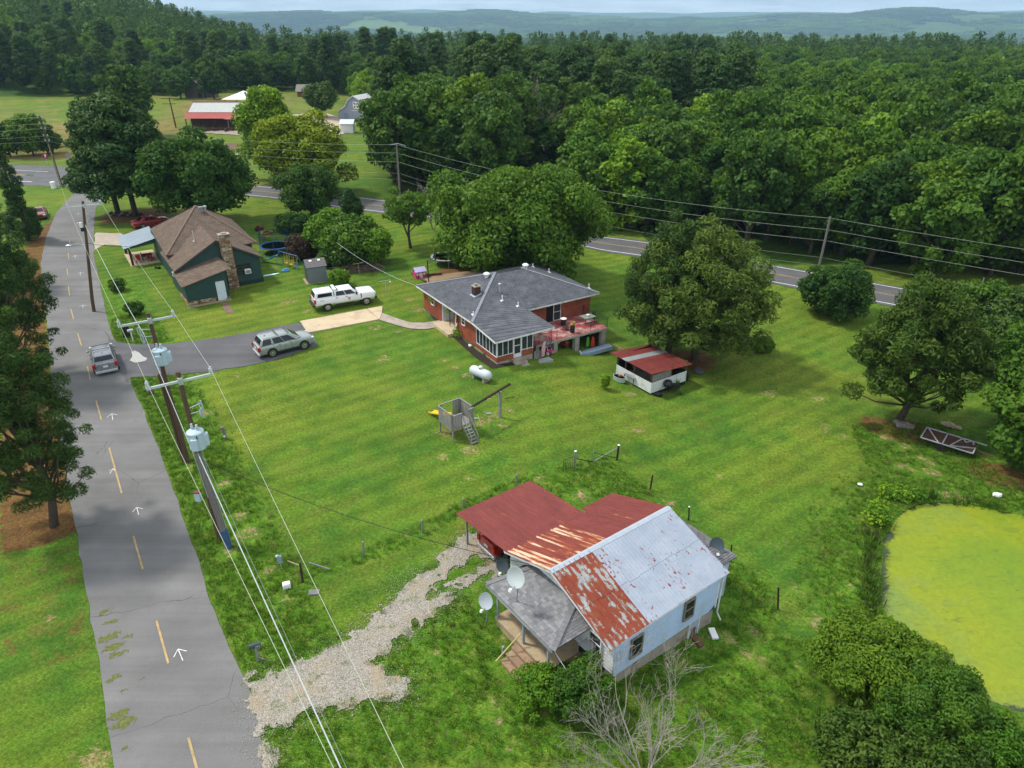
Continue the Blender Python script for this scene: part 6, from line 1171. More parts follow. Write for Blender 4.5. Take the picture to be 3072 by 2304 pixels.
# clothes posts, garden bits
for px, h_, lab in ((cT(1795, 885), 1.75, 'pale green T shaped clothes post on the lawn by the pickup'), (cT(1240, 520), 1.8, 'rusty T shaped clothes post in front of the brush pile')):
    b_ = on(px); t = thing('clothes_post', lab, 'clothes post', b_, 0.55); m_ = M('post_green_grey', (0.35, 0.42, 0.36), 0.6, 0.15, 3) if '885' in str(px) or h_ < 1.78 else M('post_rust', (0.22, 0.19, 0.12), 0.8, 0.2, 3); b = MB(); b.tube([(0, 0, -0.1), (0, 0, h_)], 0.04, 8); part('post', b, m_, t); b = MB(); b.tube([(-0.62, 0, h_), (0.62, 0, h_)], 0.035, 8); part('crossbar', b, m_, t)
    if h_ < 1.78: b = MB(); b.blob((0.55, 0, h_ - 0.22), 0.11, 4, 1, 0.1); part('hanging_pot', b, m_white, t)
b = MB(); b.tube([(0, 0, -0.1), (0, 0, 1.5)], 0.07, 8); simple('fence_post', 'old grey post beside the leafy bush next to the shed', 'post', b, m_woodg, on(cT(975, 640)))
# deck furniture
def ondeck(px): return Vector((*Gz(px[0], px[1], DZ), DZ))
cD = crop(1480, 850, 5.53)
t = thing('patio_table', 'glass topped patio table on the red terrace', 'table', ondeck(cD(1560, 660)), AB); b = MB(); b.bb(-0.65, 0.65, -0.5, 0.5, 0.70, 0.73); part('table_top', b, M('table_glass', (0.20, 0.24, 0.20), 0.15, 0.3, 4, spec=0.8), t)
for x in (-0.5, 0.5):
    for y in (-0.38, 0.38): b = MB(); b.tube([(x, y, 0.7), (x * 1.05, y * 1.05, 0)], 0.02, 5); part('leg', b, m_black, t)
b = MB(); b.lathe([(0.1, 0.0), (0.16, 0.16), (0.13, 0.17)], (0, 0, 0), 10); fp = simple('flower_bowl', 'flower bowl standing on the patio table', 'flower pot', b, m_white, ondeck(cD(1560, 660)) + Vector((0, 0, 0.735))); 
t = thing('patio_chair', 'dark metal patio chair beside the patio table', 'chair', ondeck(cD(1640, 640)) + EB1 * 0.35, AB + 0.6); b = MB(); b.bb(-0.24, 0.24, -0.24, 0.24, 0.42, 0.45); part('seat', b, m_black, t); b = MB(); b.bb(-0.24, 0.24, 0.22, 0.25, 0.45, 0.95); part('backrest', b, m_black, t)
for x in (-0.22, 0.22):
    for y in (-0.22, 0.22): b = MB(); b.tube([(x, y, 0.44), (x, y, 0)], 0.014, 5); part('leg', b, m_black, t)
t = thing('barrel_grill', 'black barrel smoker with a white lid on the terrace', 'smoker', ondeck(cD(1160, 700))); b = MB(); b.lathe([(0.20, 0), (0.24, 0.05), (0.25, 0.55), (0.22, 0.68)], (0, 0, 0), 16); part('barrel', b, m_black, t, smooth=True); b = MB(); b.lathe([(0.30, 0.70), (0.31, 0.74), (0.1, 0.80), (0.02, 0.81)], (0, 0, 0), 16); part('lid', b, m_white, t, smooth=True)
t = thing('barrel_planter', 'black barrel planter with yellow flowers on the terrace', 'planter', ondeck(cD(1308, 815))); b = MB(); b.lathe([(0.18, 0), (0.23, 0.1), (0.24, 0.5), (0.2, 0.7)], (0, 0, 0), 16); part('barrel', b, m_black, t, smooth=True); b = MB()
for k in range(14): b.blob((random.uniform(-.2, .2), random.uniform(-.2, .2), random.uniform(.75, 1.15)), random.uniform(.07, .13), k, 1, 0.3)
part('flowers', b, M('straw_flowers', (0.42, 0.25, 0.06), 0.8, 0.5, 12), t)
t = thing('fire_bowl', 'round dark wire fire bowl on the terrace floor', 'fire bowl', ondeck(cD(1195, 770))); b = MB(); b.lathe([(0.12, 0.2), (0.3, 0.32), (0.33, 0.34)], (0, 0, 0), 16); part('bowl', b, m_black, t); b = MB()
for k in range(8): a = k * math.pi / 4; b.tube([(math.cos(a) * .3, math.sin(a) * .3, 0), (math.cos(a) * .3, math.sin(a) * .3, .36)], .012, 5)
part('stand', b, m_black, t)
# under and before the terrace
g = lambda e1, e2, z=None: (lambda p: Vector((p.x, p.y, H(p.x, p.y) if z is None else z)))(OB + EB1 * e1 + EB2 * e2)
t = thing('toy_car', 'pink ride on toy car parked under the terrace', 'toy car', g(5.75, 0.75), AB - 1.3); b = MB(); b.bb(-0.5, 0.5, -0.3, 0.3, 0.14, 0.42); part('body', b, m_pink, t, bevel=0.06); b = MB(); b.tube([(-0.4, -0.26, 0.4), (-0.3, -0.24, 0.85), (-0.3, 0.24, 0.85), (-0.4, 0.26, 0.4)], 0.03, 6); b.tube([(0.3, -0.26, 0.4), (0.12, -0.24, 0.75), (0.12, 0.24, 0.75), (0.3, 0.26, 0.4)], 0.03, 6); part('roll_bar', b, M('toy_grey', (0.5, 0.5, 0.52), 0.5), t); b = MB(); b.bb(-0.2, 0.05, -0.2, 0.2, 0.42, 0.55); part('seat', b, m_black, t)
for x in (-0.33, 0.33):
    for y in (-0.29, 0.29): b = MB(); b.lathe([(0.15, -0.06), (0.15, 0.06)], (x, y, 0.15), 12, Rx(math.pi / 2)); part('wheel', b, m_white if x > 0 else m_black, t)
rnd = random.Random(5)
for k in range(16):
    m_ = [m_red, M('orange_plastic', (0.5, 0.13, 0.02), 0.5), m_dark, m_galv, m_red, M('green_plastic', (0.04, 0.2, 0.05), 0.5)][k % 6]; b = MB(); b.box((0, 0, 0.12), (rnd.uniform(.15, .4), rnd.uniform(.15, .35), .24)); b.tube([(0, 0, .2), (rnd.uniform(-.2, .2), 0, .5)], .02, 5); b.lathe([(.09, -.03), (.09, .03)], (.15, -.12, .09), 10, Rx(math.pi / 2))
    simple('garden_tool', 'small red, orange or grey garden machine stored under the terrace', 'garden tool', b, m_, g(rnd.uniform(7.1, 8.8), rnd.uniform(1.5, 3.2)) + Vector((0, 0, 0.02 + (0.45 if k > 10 else 0))), rnd.uniform(0, 3), 'garden machines under the terrace')
b = MB(); b.slab([(-0.2, 0, 0), (0.25, 0, 0), (0.2, 0, 0.9), (0, 0, 1.15), (-0.15, 0, 0.8)], 0.08, (0, 1, 0)); simple('rain_coat', 'orange red waterproof hanging under the terrace', 'coat', b, M('orange_red_cloth', (0.62, 0.06, 0.02), 0.7), g(11.3, 1.2) + Vector((0, 0, 0.15)), AB, bevel=0.02)
b = MB(); b.slab([(-0.2, 0, 0), (0.2, 0, 0), (0.15, 0, 0.9), (0, 0, 1.1), (-0.15, 0, 0.8)], 0.08, (0, 1, 0)); simple('rain_coat', 'green waterproof hanging under the terrace, left of the orange one', 'coat', b, M('green_cloth', (0.10, 0.42, 0.03), 0.7), g(10.8, 1.3) + Vector((0, 0, 0.15)), AB, bevel=0.02)
t = thing('upturned_boat', 'faded blue aluminium boat leaning under the terrace edge', 'boat', g(10.9, 0.25) + Vector((0, 0, 0.05)), AB + 0.02); b = MB(); L = 3.6; vs = []; n = 9
for k in range(n):
    f = k / (n - 1); x = -L / 2 + L * f; w_ = 0.55 * (1 if f > 0.3 else (0.55 + 0.45 * f / 0.3)); h_ = 0.42
    for y, z in ((-w_, 0), (-w_ * 0.85, h_ * 0.8), (0, h_), (w_ * 0.85, h_ * 0.8), (w_, 0)): vs.append((x, y * 0.8, z + 0.05))
b.add(vs, [(k * 5 + j, k * 5 + j + 1, k * 5 + j + 6, k * 5 + j + 5) for k in range(n - 1) for j in range(4)] + [(0, 1, 2, 3, 4), tuple(range(5 * n - 5, 5 * n))]); part('hull', b, M('faded_blue', (0.20, 0.30, 0.40), 0.6, 0.2, 2, dirt=((0.30, 0.22, 0.18), 2)), t); b = MB(); b.lathe([(0.33, 0), (0.36, 0.04), (0.33, 0.08)], (-L / 2 - 0.02, 0, 0.3), 16, Ry(-math.pi / 2)); part('transom_ring', b, m_galv, t)
# flag on the iron column: stripes and canton as flat print on a hanging cloth
t = thing('flag', 'American flag hanging on a tilted pole by the porch steps', 'flag', OB + EB1 * 4.55 + EB2 * -0.35 + Vector((0, 0, 0.0)), AB); W0, L0 = 0.62, 1.65
def fpt_(u_, v_): return Vector((0.42 - 0.25 * v_ - u_ * W0 * 0.75 + 0.1 * math.sin(v_ * 5 + u_ * 3) * 0.5, -0.1 + 0.06 * math.sin(u_ * 7 + v_ * 3), 1.55 - v_ * L0 * 0.92 - u_ * 0.25))
m_fr, m_fw, m_fb = M('flag_red', (0.42, 0.025, 0.04), 0.8), M('flag_white', (0.70, 0.68, 0.68), 0.8), M('flag_blue', (0.03, 0.045, 0.16), 0.8)
for m_, sel in ((m_fr, 0), (m_fw, 1), (m_fb, 2)):
    b = MB()
    for i_ in range(13):
        for j in range(12):
            can = i_ < 7 and j < 5
            if (sel == 2) != can: continue
            if sel < 2 and (i_ % 2) != sel: continue
            b.add([fpt_(i_ / 13, j / 12), fpt_((i_ + 1) / 13, j / 12), fpt_((i_ + 1) / 13, (j + 1) / 12), fpt_(i_ / 13, (j + 1) / 12)], [(0, 1, 2, 3)])
    o = part(('red_stripes', 'white_stripes', 'star_field')[sel], b, m_, t); s_ = o.modifiers.new('t', 'SOLIDIFY'); s_.thickness = 0.006
b = MB()
for i_ in range(5):
    for j in range(4): c = fpt_((0.6 + i_ * 1.3) / 13, (0.6 + j * 1.15) / 12); b.blob(c + Vector((0, -0.006, 0)), 0.017, 0, 1, 0)
part('stars', b, m_fw, t, kind='stuff'); b = MB(); b.tube([(0.75, 0.2, 1.25), (0.3, -0.12, 1.65)], 0.015, 6); part('flag_pole', b, m_white, t)
# flower bed, basket, planting posts
bed = PW([c7(-60, 760), c7(-20, 745), c7(250, 1000), c7(560, 1250), c7(815, 1425), c7(1010, 1395), c7(1050, 1425), c7(760, 1475), c7(720, 1460), c7(520, 1320), c7(300, 1120), c7(215, 1040), c7(40, 900)])
sheet('mulch_bed', bed, M('dark_mulch', (0.030, 0.020, 0.015), 0.95, 0.5, 7, bump=0.03, bs=18), 0.045, 0.3)
for px, hh, lab in ((b5(235, 930) if 0 else crop(1240, 780, 5.184)(238, 935), 0.95, 'thin pale post in the mulch bed by the far end of the brick house'),): b = MB(); b.tube([(0, 0, -0.1), (0, 0, hh)], 0.035, 6); simple('bed_post', lab, 'post', b, m_woodg, on(px))
# barbecue shelter ----------------------------------------------------------
q0 = P(*cS(1045, 1050)); q1 = P(*cS(1760, 835)); q2 = P(*cS(340, 620)); u = (q1 - q0); u.z = 0; LX = u.length; u.normalize(); v = Vector((-u.y, u.x, 0)); LY = (q2 - q0).dot(v); t = thing('barbecue_shelter', 'open shelter with white plank walls and a rusty roof under the cedar', 'shelter', q0, math.atan2(u.y, u.x)); zb = -0.05
for k in range(5):
    z0 = 0.12 + k * 0.2
    b = MB(); b.bb(-0.03, 0.0, -0.02, LY, z0, z0 + 0.185); part('wall_plank', b, m_whitewall, t); b = MB(); b.bb(0, LX, -0.03, 0.0, z0, z0 + 0.185); part('wall_plank', b, m_whitewall, t)
b = MB(); b.bb(0.0, 0.06, 0.05, LY, -0.4, 1.1); b.bb(0.06, LX, 0.0, 0.06, -0.4, 1.1); b.bb(LX - 0.06, LX, 0.06, LY, -0.4, 1.1); b.bb(0.06, LX - 0.06, LY - 0.06, LY, -0.4, 2.0); part('wall_frame', b, m_dark, t); b = MB(); b.bb(0.06, LX - 0.06, 0.06, LY - 0.06, -0.4, 0.05); part('floor', b, m_found, t)
for x, y in ((0.05, 0.05), (0.05, LY * 0.5), (0.05, LY - 0.05), (LX * 0.55, 0.05), (LX - 0.05, 0.05), (LX - 0.05, LY - 0.05), (0.05, LY * 0.75)): b = MB(); b.bb(x - 0.05, x + 0.05, y - 0.05, y + 0.05, 0, 2.1); part('post', b, m_woodb, t)
for y0, y1 in ((0.1, 0.55), (LY * 0.5 + 0.05, LY * 0.5 + 0.5), (LY * 0.5 - 0.05, LY * 0.5 - 0.5), (LY - 0.1, LY - 0.5)): b = MB(); b.tube([(0.05, y0, 1.5), (0.05, (y0 + y1) / 2, 1.85), (0.05, y1, 2.05)], 0.045, 6); part('brace', b, m_woodb, t)
b = MB(); b.beam((0.05, -0.1, 2.05), (0.05, LY + 0.1, 2.05), 0.08, 0.14); b.beam((LX - 0.05, -0.1, 1.75), (LX - 0.05, LY + 0.1, 1.75), 0.08, 0.14); b.beam((0, 0.05, 2.0), (LX, 0.05, 1.7), 0.06, 0.12); part('roof_beam', b, m_woodb, t)
for k in range(3): b = MB(); b.bb(0.1, LX * 0.54, 0.02, 0.05, 1.15 + k * 0.22, 1.35 + k * 0.22); part('gable_plank', b, m_woodg, t)
ny_ = 7
for k in range(ny_): 
    y0 = -0.3 + k * (LY + 0.8) / ny_; wd = (LY + 0.8) / ny_; ribsheet('roof_sheet', Vector((-0.45, y0, 2.18 + random.uniform(0, 0.02))), Vector((0, wd + 0.03, 0)), Vector((LX + 0.8, 0, -0.42)), m_rust_red if k != 4 else m_galv, 3, 0.02, t)
b = MB(); b.bb(LX + 0.02, LX + 1.0, 0.3, 1.4, 0.25, 0.32); b.bb(LX + 0.8, LX + 0.9, 0.4, 0.5, -0.6, 0.25); part('side_shelf', b, m_wooddk, t)
t = thing('kettle_grill', 'black round barbecue grill against the white shelter wall', 'grill', P(*cS(1390, 1000))); b = MB(); b.lathe([(0.05, 0.45), (0.35, 0.62), (0.42, 0.82), (0.42, 0.86), (0.3, 1.1), (0.08, 1.2)], (0, 0, 0), 18); part('kettle', b, m_black, t, smooth=True)
for a in (0, 2.1, 4.2): b = MB(); b.tube([(0.2 * math.cos(a), 0.2 * math.sin(a), 0.6), (0.35 * math.cos(a), 0.35 * math.sin(a), 0)], 0.02, 5); part('leg', b, m_black, t)
b = MB(); b.bb(0.4, 1.0, -0.25, 0.25, 0.5, 0.75); b.bb(0.45, 0.95, -0.2, 0.2, 0.75, 0.8); part('side_box', b, m_black, t)
for k, (x, y) in enumerate(((0, 0), (0.25, 0.1), (0.12, 0.2), (0.38, -0.1), (-0.15, 0.05), (0.1, -0.12))): b = MB(); b.lathe([(0.10, 0), (0.13, 0.2), (0.12, 0.22), (0.02, 0.2)], (0, 0, 0), 10); simple('plant_pot', 'black empty plant pot in the cluster at the shelter corner', 'plant pot', b, m_black, P(*cS(1180, 1075)) + Vector((x, y, 0)), 0, 'pots at the shelter corner')
t = thing('planter_trough', 'oval galvanised trough planter outside the white shelter wall', 'planter', P(*cS(395, 760)), 2.3); b = MB()
prof = [(0.62, 0), (0.66, 0.06), (0.63, 0.14), (0.66, 0.22), (0.63, 0.3), (0.67, 0.42), (0.60, 0.43), (0.58, 0.34)]; b.lathe(prof, (0, 0, 0), 22); b.v = [(x * 1.0, y * 0.55, z) for x, y, z in b.v]; part('trough', b, M('galv_green', (0.36, 0.46, 0.43), 0.5, 0.1, 3, metal=0.3), t); b = MB(); b.lathe([(0.02, 0.36), (0.59, 0.36)], (0, 0, 0), 20); b.v = [(x, y * 0.55, z) for x, y, z in b.v]; part('soil', b, M('soil', (0.04, 0.025, 0.018), 0.95), t)
b = MB(); b.bb(-0.15, 0.15, 0.0, 0.2, 0.36, 0.5); simple('terracotta_pot', 'orange clay pot standing in the galvanised trough', 'plant pot', b, M('terracotta', (0.42, 0.16, 0.07), 0.8), P(*cS(395, 760)) + Vector((0.12, 0.05, 0)), 0.2)
t = thing('work_table', 'small slatted table outside the white shelter wall', 'table', P(*cS(640, 810)), math.atan2(v.y, v.x)); 
for k in range(6): b = MB(); b.bb(-0.65, 0.65, -0.33 + k * 0.11, -0.33 + k * 0.11 + 0.09, 0.72, 0.75); part('slat', b, m_woodg, t)
for x in (-0.58, 0.58):
    for y in (-0.28, 0.28): b = MB(); b.bb(x - 0.03, x + 0.03, y - 0.03, y + 0.03, 0, 0.72); part('leg', b, m_wooddk, t)
b = MB(); b.bb(-0.3, 0.0, -0.38, -0.36, 0.3, 0.68); part('hanging_towel', b, m_whitewall, t); b = MB(); b.bb(0.15, 0.4, -0.4, -0.1, 0.3, 0.6); part('blue_bin', b, m_blue, t)
t = thing('tyre_ring', 'old tyre lying on the ground behind the barbecue shelter', 'tyre', P(*cS(2050, 590)) + Vector((0, 0, 0.0))); b = MB(); b.lathe([(0.30, 0.0), (0.45, 0.0), (0.5, 0.12), (0.45, 0.24), (0.30, 0.24)], (0, 0, 0), 20); part('tyre', b, M('tyre_dusty', (0.08, 0.085, 0.085), 0.9), t)
# mailbox at the gravel mouth
pm = P(*crop(760, 1920, 20.74)(330, 1330)); t = thing('mailbox', 'green mailbox with white numerals on a post at the gravel drive mouth', 'mailbox', pm, 0.42); b = MB(); b.bb(-0.05, 0.05, -0.05, 0.05, -0.1, 0.95); part('post', b, m_woodg, t); b = MB(); b.beam((0.05, 0, 0.2), (0.35, -0.02, -0.05), 0.06); b.beam((0.03, 0, 0.65), (0.25, 0, 0.93), 0.05); part('brace', b, m_woodg, t)
b = MB(); n = 8; L = 0.52; pr = [(-0.10, 0.95), (-0.10, 1.08)] + [(-0.10 * math.cos(math.pi * k / n), 1.08 + 0.10 * math.sin(math.pi * k / n)) for k in range(1, n)] + [(0.10, 1.08), (0.10, 0.95)]
b.slab([(-L / 2, y, z) for y, z in pr], L, (1, 0, 0)); part('box', b, M('mailbox_green', (0.035, 0.075, 0.075), 0.5, 0.2, 5, dirt=((0.14, 0.04, 0.03), 4)), t)
fc = bpy.data.curves.new('house_number', 'FONT'); fc.body = '1071'; fc.size = 0.115; fc.extrude = 0.002; fc.align_x = 'CENTER'; fo = bpy.data.objects.new('house_number', fc); COL.objects.link(fo); fo.data.materials.append(m_white); fo.parent = t; fo.location = (0.11, -0.103, 0.99); fo.rotation_euler = (math.pi / 2, 0, 0); bpy.context.view_layer.update(); me_ = bpy.data.meshes.new_from_object(fo.evaluated_get(bpy.context.evaluated_depsgraph_get())); fm_ = link('house_number', me_, t); fm_.location = fo.location; fm_.rotation_euler = fo.rotation_euler; bpy.data.objects.remove(fo); fm_.name = 'house_number'
# black wheeled bin, second mailbox post
t = thing('wheelie_bin', 'black wheeled bin at the driveway mouth below the pole arm', 'bin', P(*cA(235, 490)), 0.5); b = MB(); b.box((0, 0, 0.5), (0.5, 0.55, 1.0), taper=1.18); part('bin_body', b, m_black, t); b = MB(); b.box((0, 0, 1.05), (0.64, 0.7, 0.08)); part('lid', b, m_black, t, bevel=0.02)
for y in (-0.25, 0.25): b = MB(); b.lathe([(0.1, -0.03), (0.1, 0.03)], (-0.25, y, 0.1), 10, Rx(math.pi / 2)); part('wheel', b, m_dark, t)
t = thing('mailbox', 'silver grey mailbox on a white post beside the black wheeled bin', 'mailbox', P(*cA(330, 575)), 0.6); b = MB(); b.bb(-0.05, 0.05, -0.05, 0.05, 0, 1.0); part('post', b, m_trim, t); b = MB(); b.slab([(-0.26, y, z + 0.05) for y, z in pr], 0.5, (1, 0, 0)); part('box', b, m_galv, t)
# small verge things
b = MB(); b.bb(-0.2, 0.2, -0.16, 0.16, -0.05, 0.28); b.box((0, 0, 0.30), (0.36, 0.28, 0.04)); simple('utility_box', 'low white utility box with a rounded lid in the grass by the fence post', 'utility box', b, m_white, on(crop(700, 1620, 4.147)(668, 590)), 0.35, bevel=0.04)
t = thing('meter_pedestal', 'blue grey meter pedestal on a stake in the lawn', 'meter', on(crop(700, 1620, 4.147)(605, 365)), 0.3); b = MB(); b.tube([(0, 0, -0.1), (-0.03, 0, 1.0)], 0.025, 6); part('stake', b, m_galv, t); b = MB(); b.bb(-0.14, 0.1, -0.08, 0.06, 0.5, 0.95); part('meter_box', b, M('meter_blue', (0.20, 0.30, 0.38), 0.5, 0.2, 6), t); b = MB(); b.lathe([(0.08, 0), (0.08, 0.1), (0.02, 0.12)], (-0.12, -0.06, 0.95), 10); part('meter_cap', b, m_ins, t)
b = MB(); b.slab([(-0.28, -0.18, 0.06), (0.28, -0.18, 0.06), (0.28, 0.18, 0.06), (-0.28, 0.18, 0.06)], 0.06); simple('ground_cover', 'flat grey meter pit cover in the grass by the gravel drive', 'pit cover', b, M('cover_grey', (0.16, 0.16, 0.17), 0.8), on(crop(700, 1620, 4.147)(1005, 655)), 0.1)
b = MB(); b.tube([(-0.5, 0, 0.22), (0.5, 0, 0.22)], [0.22, 0.22], 14); b.tube([(0.502, 0, 0.22), (0.49, 0, 0.22)], 0.17, 14); simple('culvert_pipe', 'short culvert pipe end in the ditch below the left end of the nearer pole arm', 'pipe', b, M('culvert', (0.12, 0.10, 0.085), 0.9), on(cA(610, 1420)), -0.9)
ps = on(cB(1262, 1255)); t = thing('post_stub', 'short grey bollard with a white square marker on the lawn right of the poles', 'bollard', ps); b = MB(); b.tube([(0, 0, -0.1), (-0.12, 0, 1.0)], 0.11, 10); part('post', b, m_poleg, t); b = MB(); b.box((-0.03, -0.115, 0.3), (0.14, 0.02, 0.16), Ry(0.78)); part('marker', b, m_white, t)
# fence posts with their labels
fp_ = [(crop(700, 1620, 4.147)(862, 520), crop(700, 1620, 4.147)(828, 285), 'dark fence post with two side rails left of the gravel drive', m_wooddk, 0.07),
       ((1091, 1722 * 0 + 1666), (1088, 1625), 'low grey fence post in the lawn left of the gravel drive', m_woodg, 0.06), ((1268, 1598), (1265, 1560), 'low grey fence post on the lawn just left of the carport', m_woodg, 0.06),
       (crop(1360, 1420, 4.366)(133, 445), crop(1360, 1420, 4.366)(130, 335), 'grey fence post rising behind the left corner of the carport roof', m_woodg, 0.06), (crop(1360, 1420, 4.366)(830, 160), crop(1360, 1420, 4.366)(825, 18), 'grey fence post rising behind the middle of the carport roof', m_woodg, 0.06),
       (cW(740, 95), cW(742, 8), 'grey gate post with a pale cap between the gate leaves', m_woodg, 0.08), (cW(835, 66), cW(838, 0), 'slim grey post in the middle of the wire gate', m_woodg, 0.035), (c6(168, 1303), c6(178, 1232), 'black fence post with a white cap at the right end of the gate', m_wooddk, 0.08),
       (c6(335, 1452), c6(348, 1382), 'dark leaning fence post on the lawn right of the gate', m_wooddk, 0.06), (crop(1800, 1450, 2.765)(738, 300), crop(1800, 1450, 2.765)(740, 198), 'dark fence post with a white cap behind the cottage gable', m_wooddk, 0.05),
       (crop(1800, 1450, 2.765)(1085, 645), crop(1800, 1450, 2.765)(1092, 510), 'dark fence post with a small box right of the cottage lean to', m_wooddk, 0.05), (cP(432, 785), cP(432, 665), 'dark fence post in the rough grass between cottage and pond', m_wooddk, 0.055), (cP(743, 965), cP(746, 942), 'short post with a white cap by the big bush below the pond', m_wooddk, 0.05)]
for bs, tp, lab, m_, r in fp_:
    a = P(*bs); e = AT(tp[0], tp[1], a.y); t = thing('fence_post', lab, 'fence post', a, 0, 'fence posts of the yard'); b = MB(); b.tube([(0, 0, -0.2), e - a], [r, r * 0.92], 8); part('post', b, m_, t)
    if 'cap' in lab: b = MB(); b.lathe([(r * 1.1, 0), (r * 1.1, 0.05), (0.01, 0.07)], e - a, 8); part('cap', b, m_white, t)
a = P(*crop(700, 1620, 4.147)(850, 460)) + Vector((0, 0, 0.8))
b = MB(); b.beam(a, P(*crop(700, 1620, 4.147)(710, 320)) + Vector((-0.1, 0, 0.35)), 0.05); simple('fence_rail', 'tan rail leaning on the dark fence post from the left', 'rail', b, M('tan_rail', (0.34, 0.25, 0.15), 0.9)); b = MB(); b.beam(P(*crop(700, 1620, 4.147)(950, 350)) + Vector((0, 0, 0.4)), P(*crop(700, 1620, 4.147)(1200, 380)) + Vector((0, 0, 0.1)), 0.06); simple('fence_rail', 'grey rail leaning on the dark fence post from the right', 'rail', b, m_woodg)
g0, g1 = P(*cW(678, 112)), P(*cW(733, 95)); t = thing('wire_gate', 'small rusty barred gate hung on the capped gate post', 'gate', g0); d = g1 - g0; b = MB(); z = 0.95
for k in (0.1, z): b.tube([Vector((0, 0, k)), d + Vector((0, 0, k))], 0.018, 6)
part('gate_frame', b, m_black, t)
for k in range(7): b = MB(); p = d * (k / 6); b.tube([p + Vector((0, 0, 0.02)), p + Vector((0, 0, z + 0.05))], 0.03 if k == 0 else 0.012, 6); part('gate_bar', b, m_woodb if k == 0 else m_black, t)
b = MB(); a = P(*cW(745, 92)); e = P(*cW(835, 66)); k_ = P(*c6(165, 1300)); b.beam(a + Vector((0, 0, 0.75)), e + Vector((0, 0, 0.05)), 0.05); simple('gate_brace', 'dark diagonal brace rail from the gate post down to the slim post', 'rail', b, m_black); b = MB(); b.beam(e + Vector((0, 0, 0.1)), k_ + Vector((0, 0, 0.95)), 0.05); simple('gate_brace', 'pale diagonal brace rail rising to the white capped end post', 'rail', b, m_woodg); b = MB(); b.beam(e + Vector((0, 0, 0.85)), k_ + Vector((0, 0, 0.1)), 0.035); simple('gate_brace', 'thin dark brace rail falling to the foot of the end post', 'rail', b, m_black)
# satellite dishes
def dish(label, base, c, n, r, m_, mast=True, name='satellite_dish'):
    t = thing(name, label, 'satellite dish', base); n = Vector(n).normalized(); R = n.to_track_quat('Z', 'Y').to_matrix(); c = Vector(c) - Vector(base); b = MB(); pr = [(r * k / 6, 0.22 * r * (k / 6) ** 2) for k in range(1, 7)]; pr += [(r * k / 6, 0.22 * r * (k / 6) ** 2 - 0.02) for k in range(6, 0, -1)]
    b.lathe(pr, (0, 0, 0), 24, R @ Matrix.Diagonal((0.92, 1.06, 1.0))); b.v = [tuple(Vector(p) + c) for p in b.v]; part('dish', b, m_, t, smooth=True)
    e = c + n * r * 0.95 + R @ Vector((0, -r * 0.95, 0)); b = MB(); b.tube([c + R @ Vector((0, -r * 0.9, 0.1 * r)), e], 0.022, 6); part('feed_arm', b, m_galv, t); b = MB(); b.box(e, (0.12, 0.12, 0.16), R); part('receiver', b, m_white, t)
    b = MB(); b.tube([c - n * 0.02, c - n * 0.18, Vector((0, 0, 0))], 0.03, 8); part('mast', b, m_grey, t); return t
view = Vector((-0.15, -0.9, 0.42)); m_dg = M('dish_grey', (0.40, 0.45, 0.49), 0.5, 0.06, 2); m_dd = M('dish_charcoal', (0.055, 0.075, 0.09), 0.5, 0.1, 2)
pb = P(*cW(277, 900)); ctr_ = AT(*cW(278, 785), pb.y); dish('light grey satellite dish on a ground post left of the porch', pb, ctr_, Vector((-0.45, -0.85, 0.35)), 0.42, m_dg)
ey = OW + EW1 * -1.9 + EW2 * 4.6; zc = 2.5; base = Vector((ey.x, ey.y, 2.45)); dish('big pale satellite dish mounted on the porch shingles', base, AT(*cW(435, 660), ey.y - 0.5), Vector((-0.5, -0.85, 0.25)), 0.50, M('dish_pale', (0.50, 0.54, 0.55), 0.5, 0.06, 2))
ey = OW + EW1 * -0.6 + EW2 * 7.0; dish('charcoal satellite dish beside the cottage corner under the carport edge', Vector((ey.x, ey.y, H(ey.x, ey.y))), AT(*cW(363, 600), ey.y), Vector((-0.35, -0.9, 0.3)), 0.36, m_dd)
ey = OW + EW1 * 8.6 + EW2 * 2.0; dish('charcoal satellite dish on the roof of the cottage lean to', Vector((ey.x, ey.y, 2.1)), AT(*cW(1478, 500), ey.y - 0.2), Vector((-0.1, -0.8, 0.6)), 0.42, m_dd)
b = MB(); b.beam((0, 0, 0.03), (0.15, -1.6, 1.0), 0.05); o = simple('wooden_pole', 'long tan stick leaning on the middle porch post', 'stick', b, M('tan_stick', (0.48, 0.36, 0.17), 0.8)); pA_, pB_ = OW + EW1 * -3.55 + EW2 * 4.0, OW + EW1 * -2.3 + EW2 * 3.75
o.data.clear_geometry(); b = MB(); b.beam(Vector((pA_.x, pA_.y, 0.15)), Vector((pB_.x, pB_.y, 1.35)), 0.05); me = b.mesh('wooden_pole', o.data.materials[0]); o.data = me
b = MB(); b.slab([(-0.16, -0.32, 0.10), (0.16, -0.32, 0.10), (0.16, 0.32, 0.14), (-0.16, 0.32, 0.14)], 0.1); simple('splash_block', 'white splash block at the start of the gravel runoff behind the cottage', 'splash block', b, m_white, on(cW(1460, 962)), 0.1)
b = MB(); b.box((0, 0, 0.1), (0.3, 0.9, 0.08)); b.box((0, 0.35, 0.3), (0.25, 0.06, 0.5)); simple('crawl_ramp', 'small wooden ramp leaning by the crawl space door', 'ramp', b, m_woodb, on(cW(1372, 995)), 0.4)
b = MB(); b.blob((0, 0, 0.12), 0.16, 2, 1, 0.3, (1.2, 1, 0.7)); simple('litter', 'white plastic litter in the grass left of the pond', 'litter', b, m_white, on(cP(878, 105))); b = MB(); b.blob((0, 0, 0.12), 0.2, 5, 1, 0.35, (1.3, 1, 0.7)); simple('litter', 'white plastic litter on the bank at the right edge', 'litter', b, m_white, on(cP(1635, 162)))
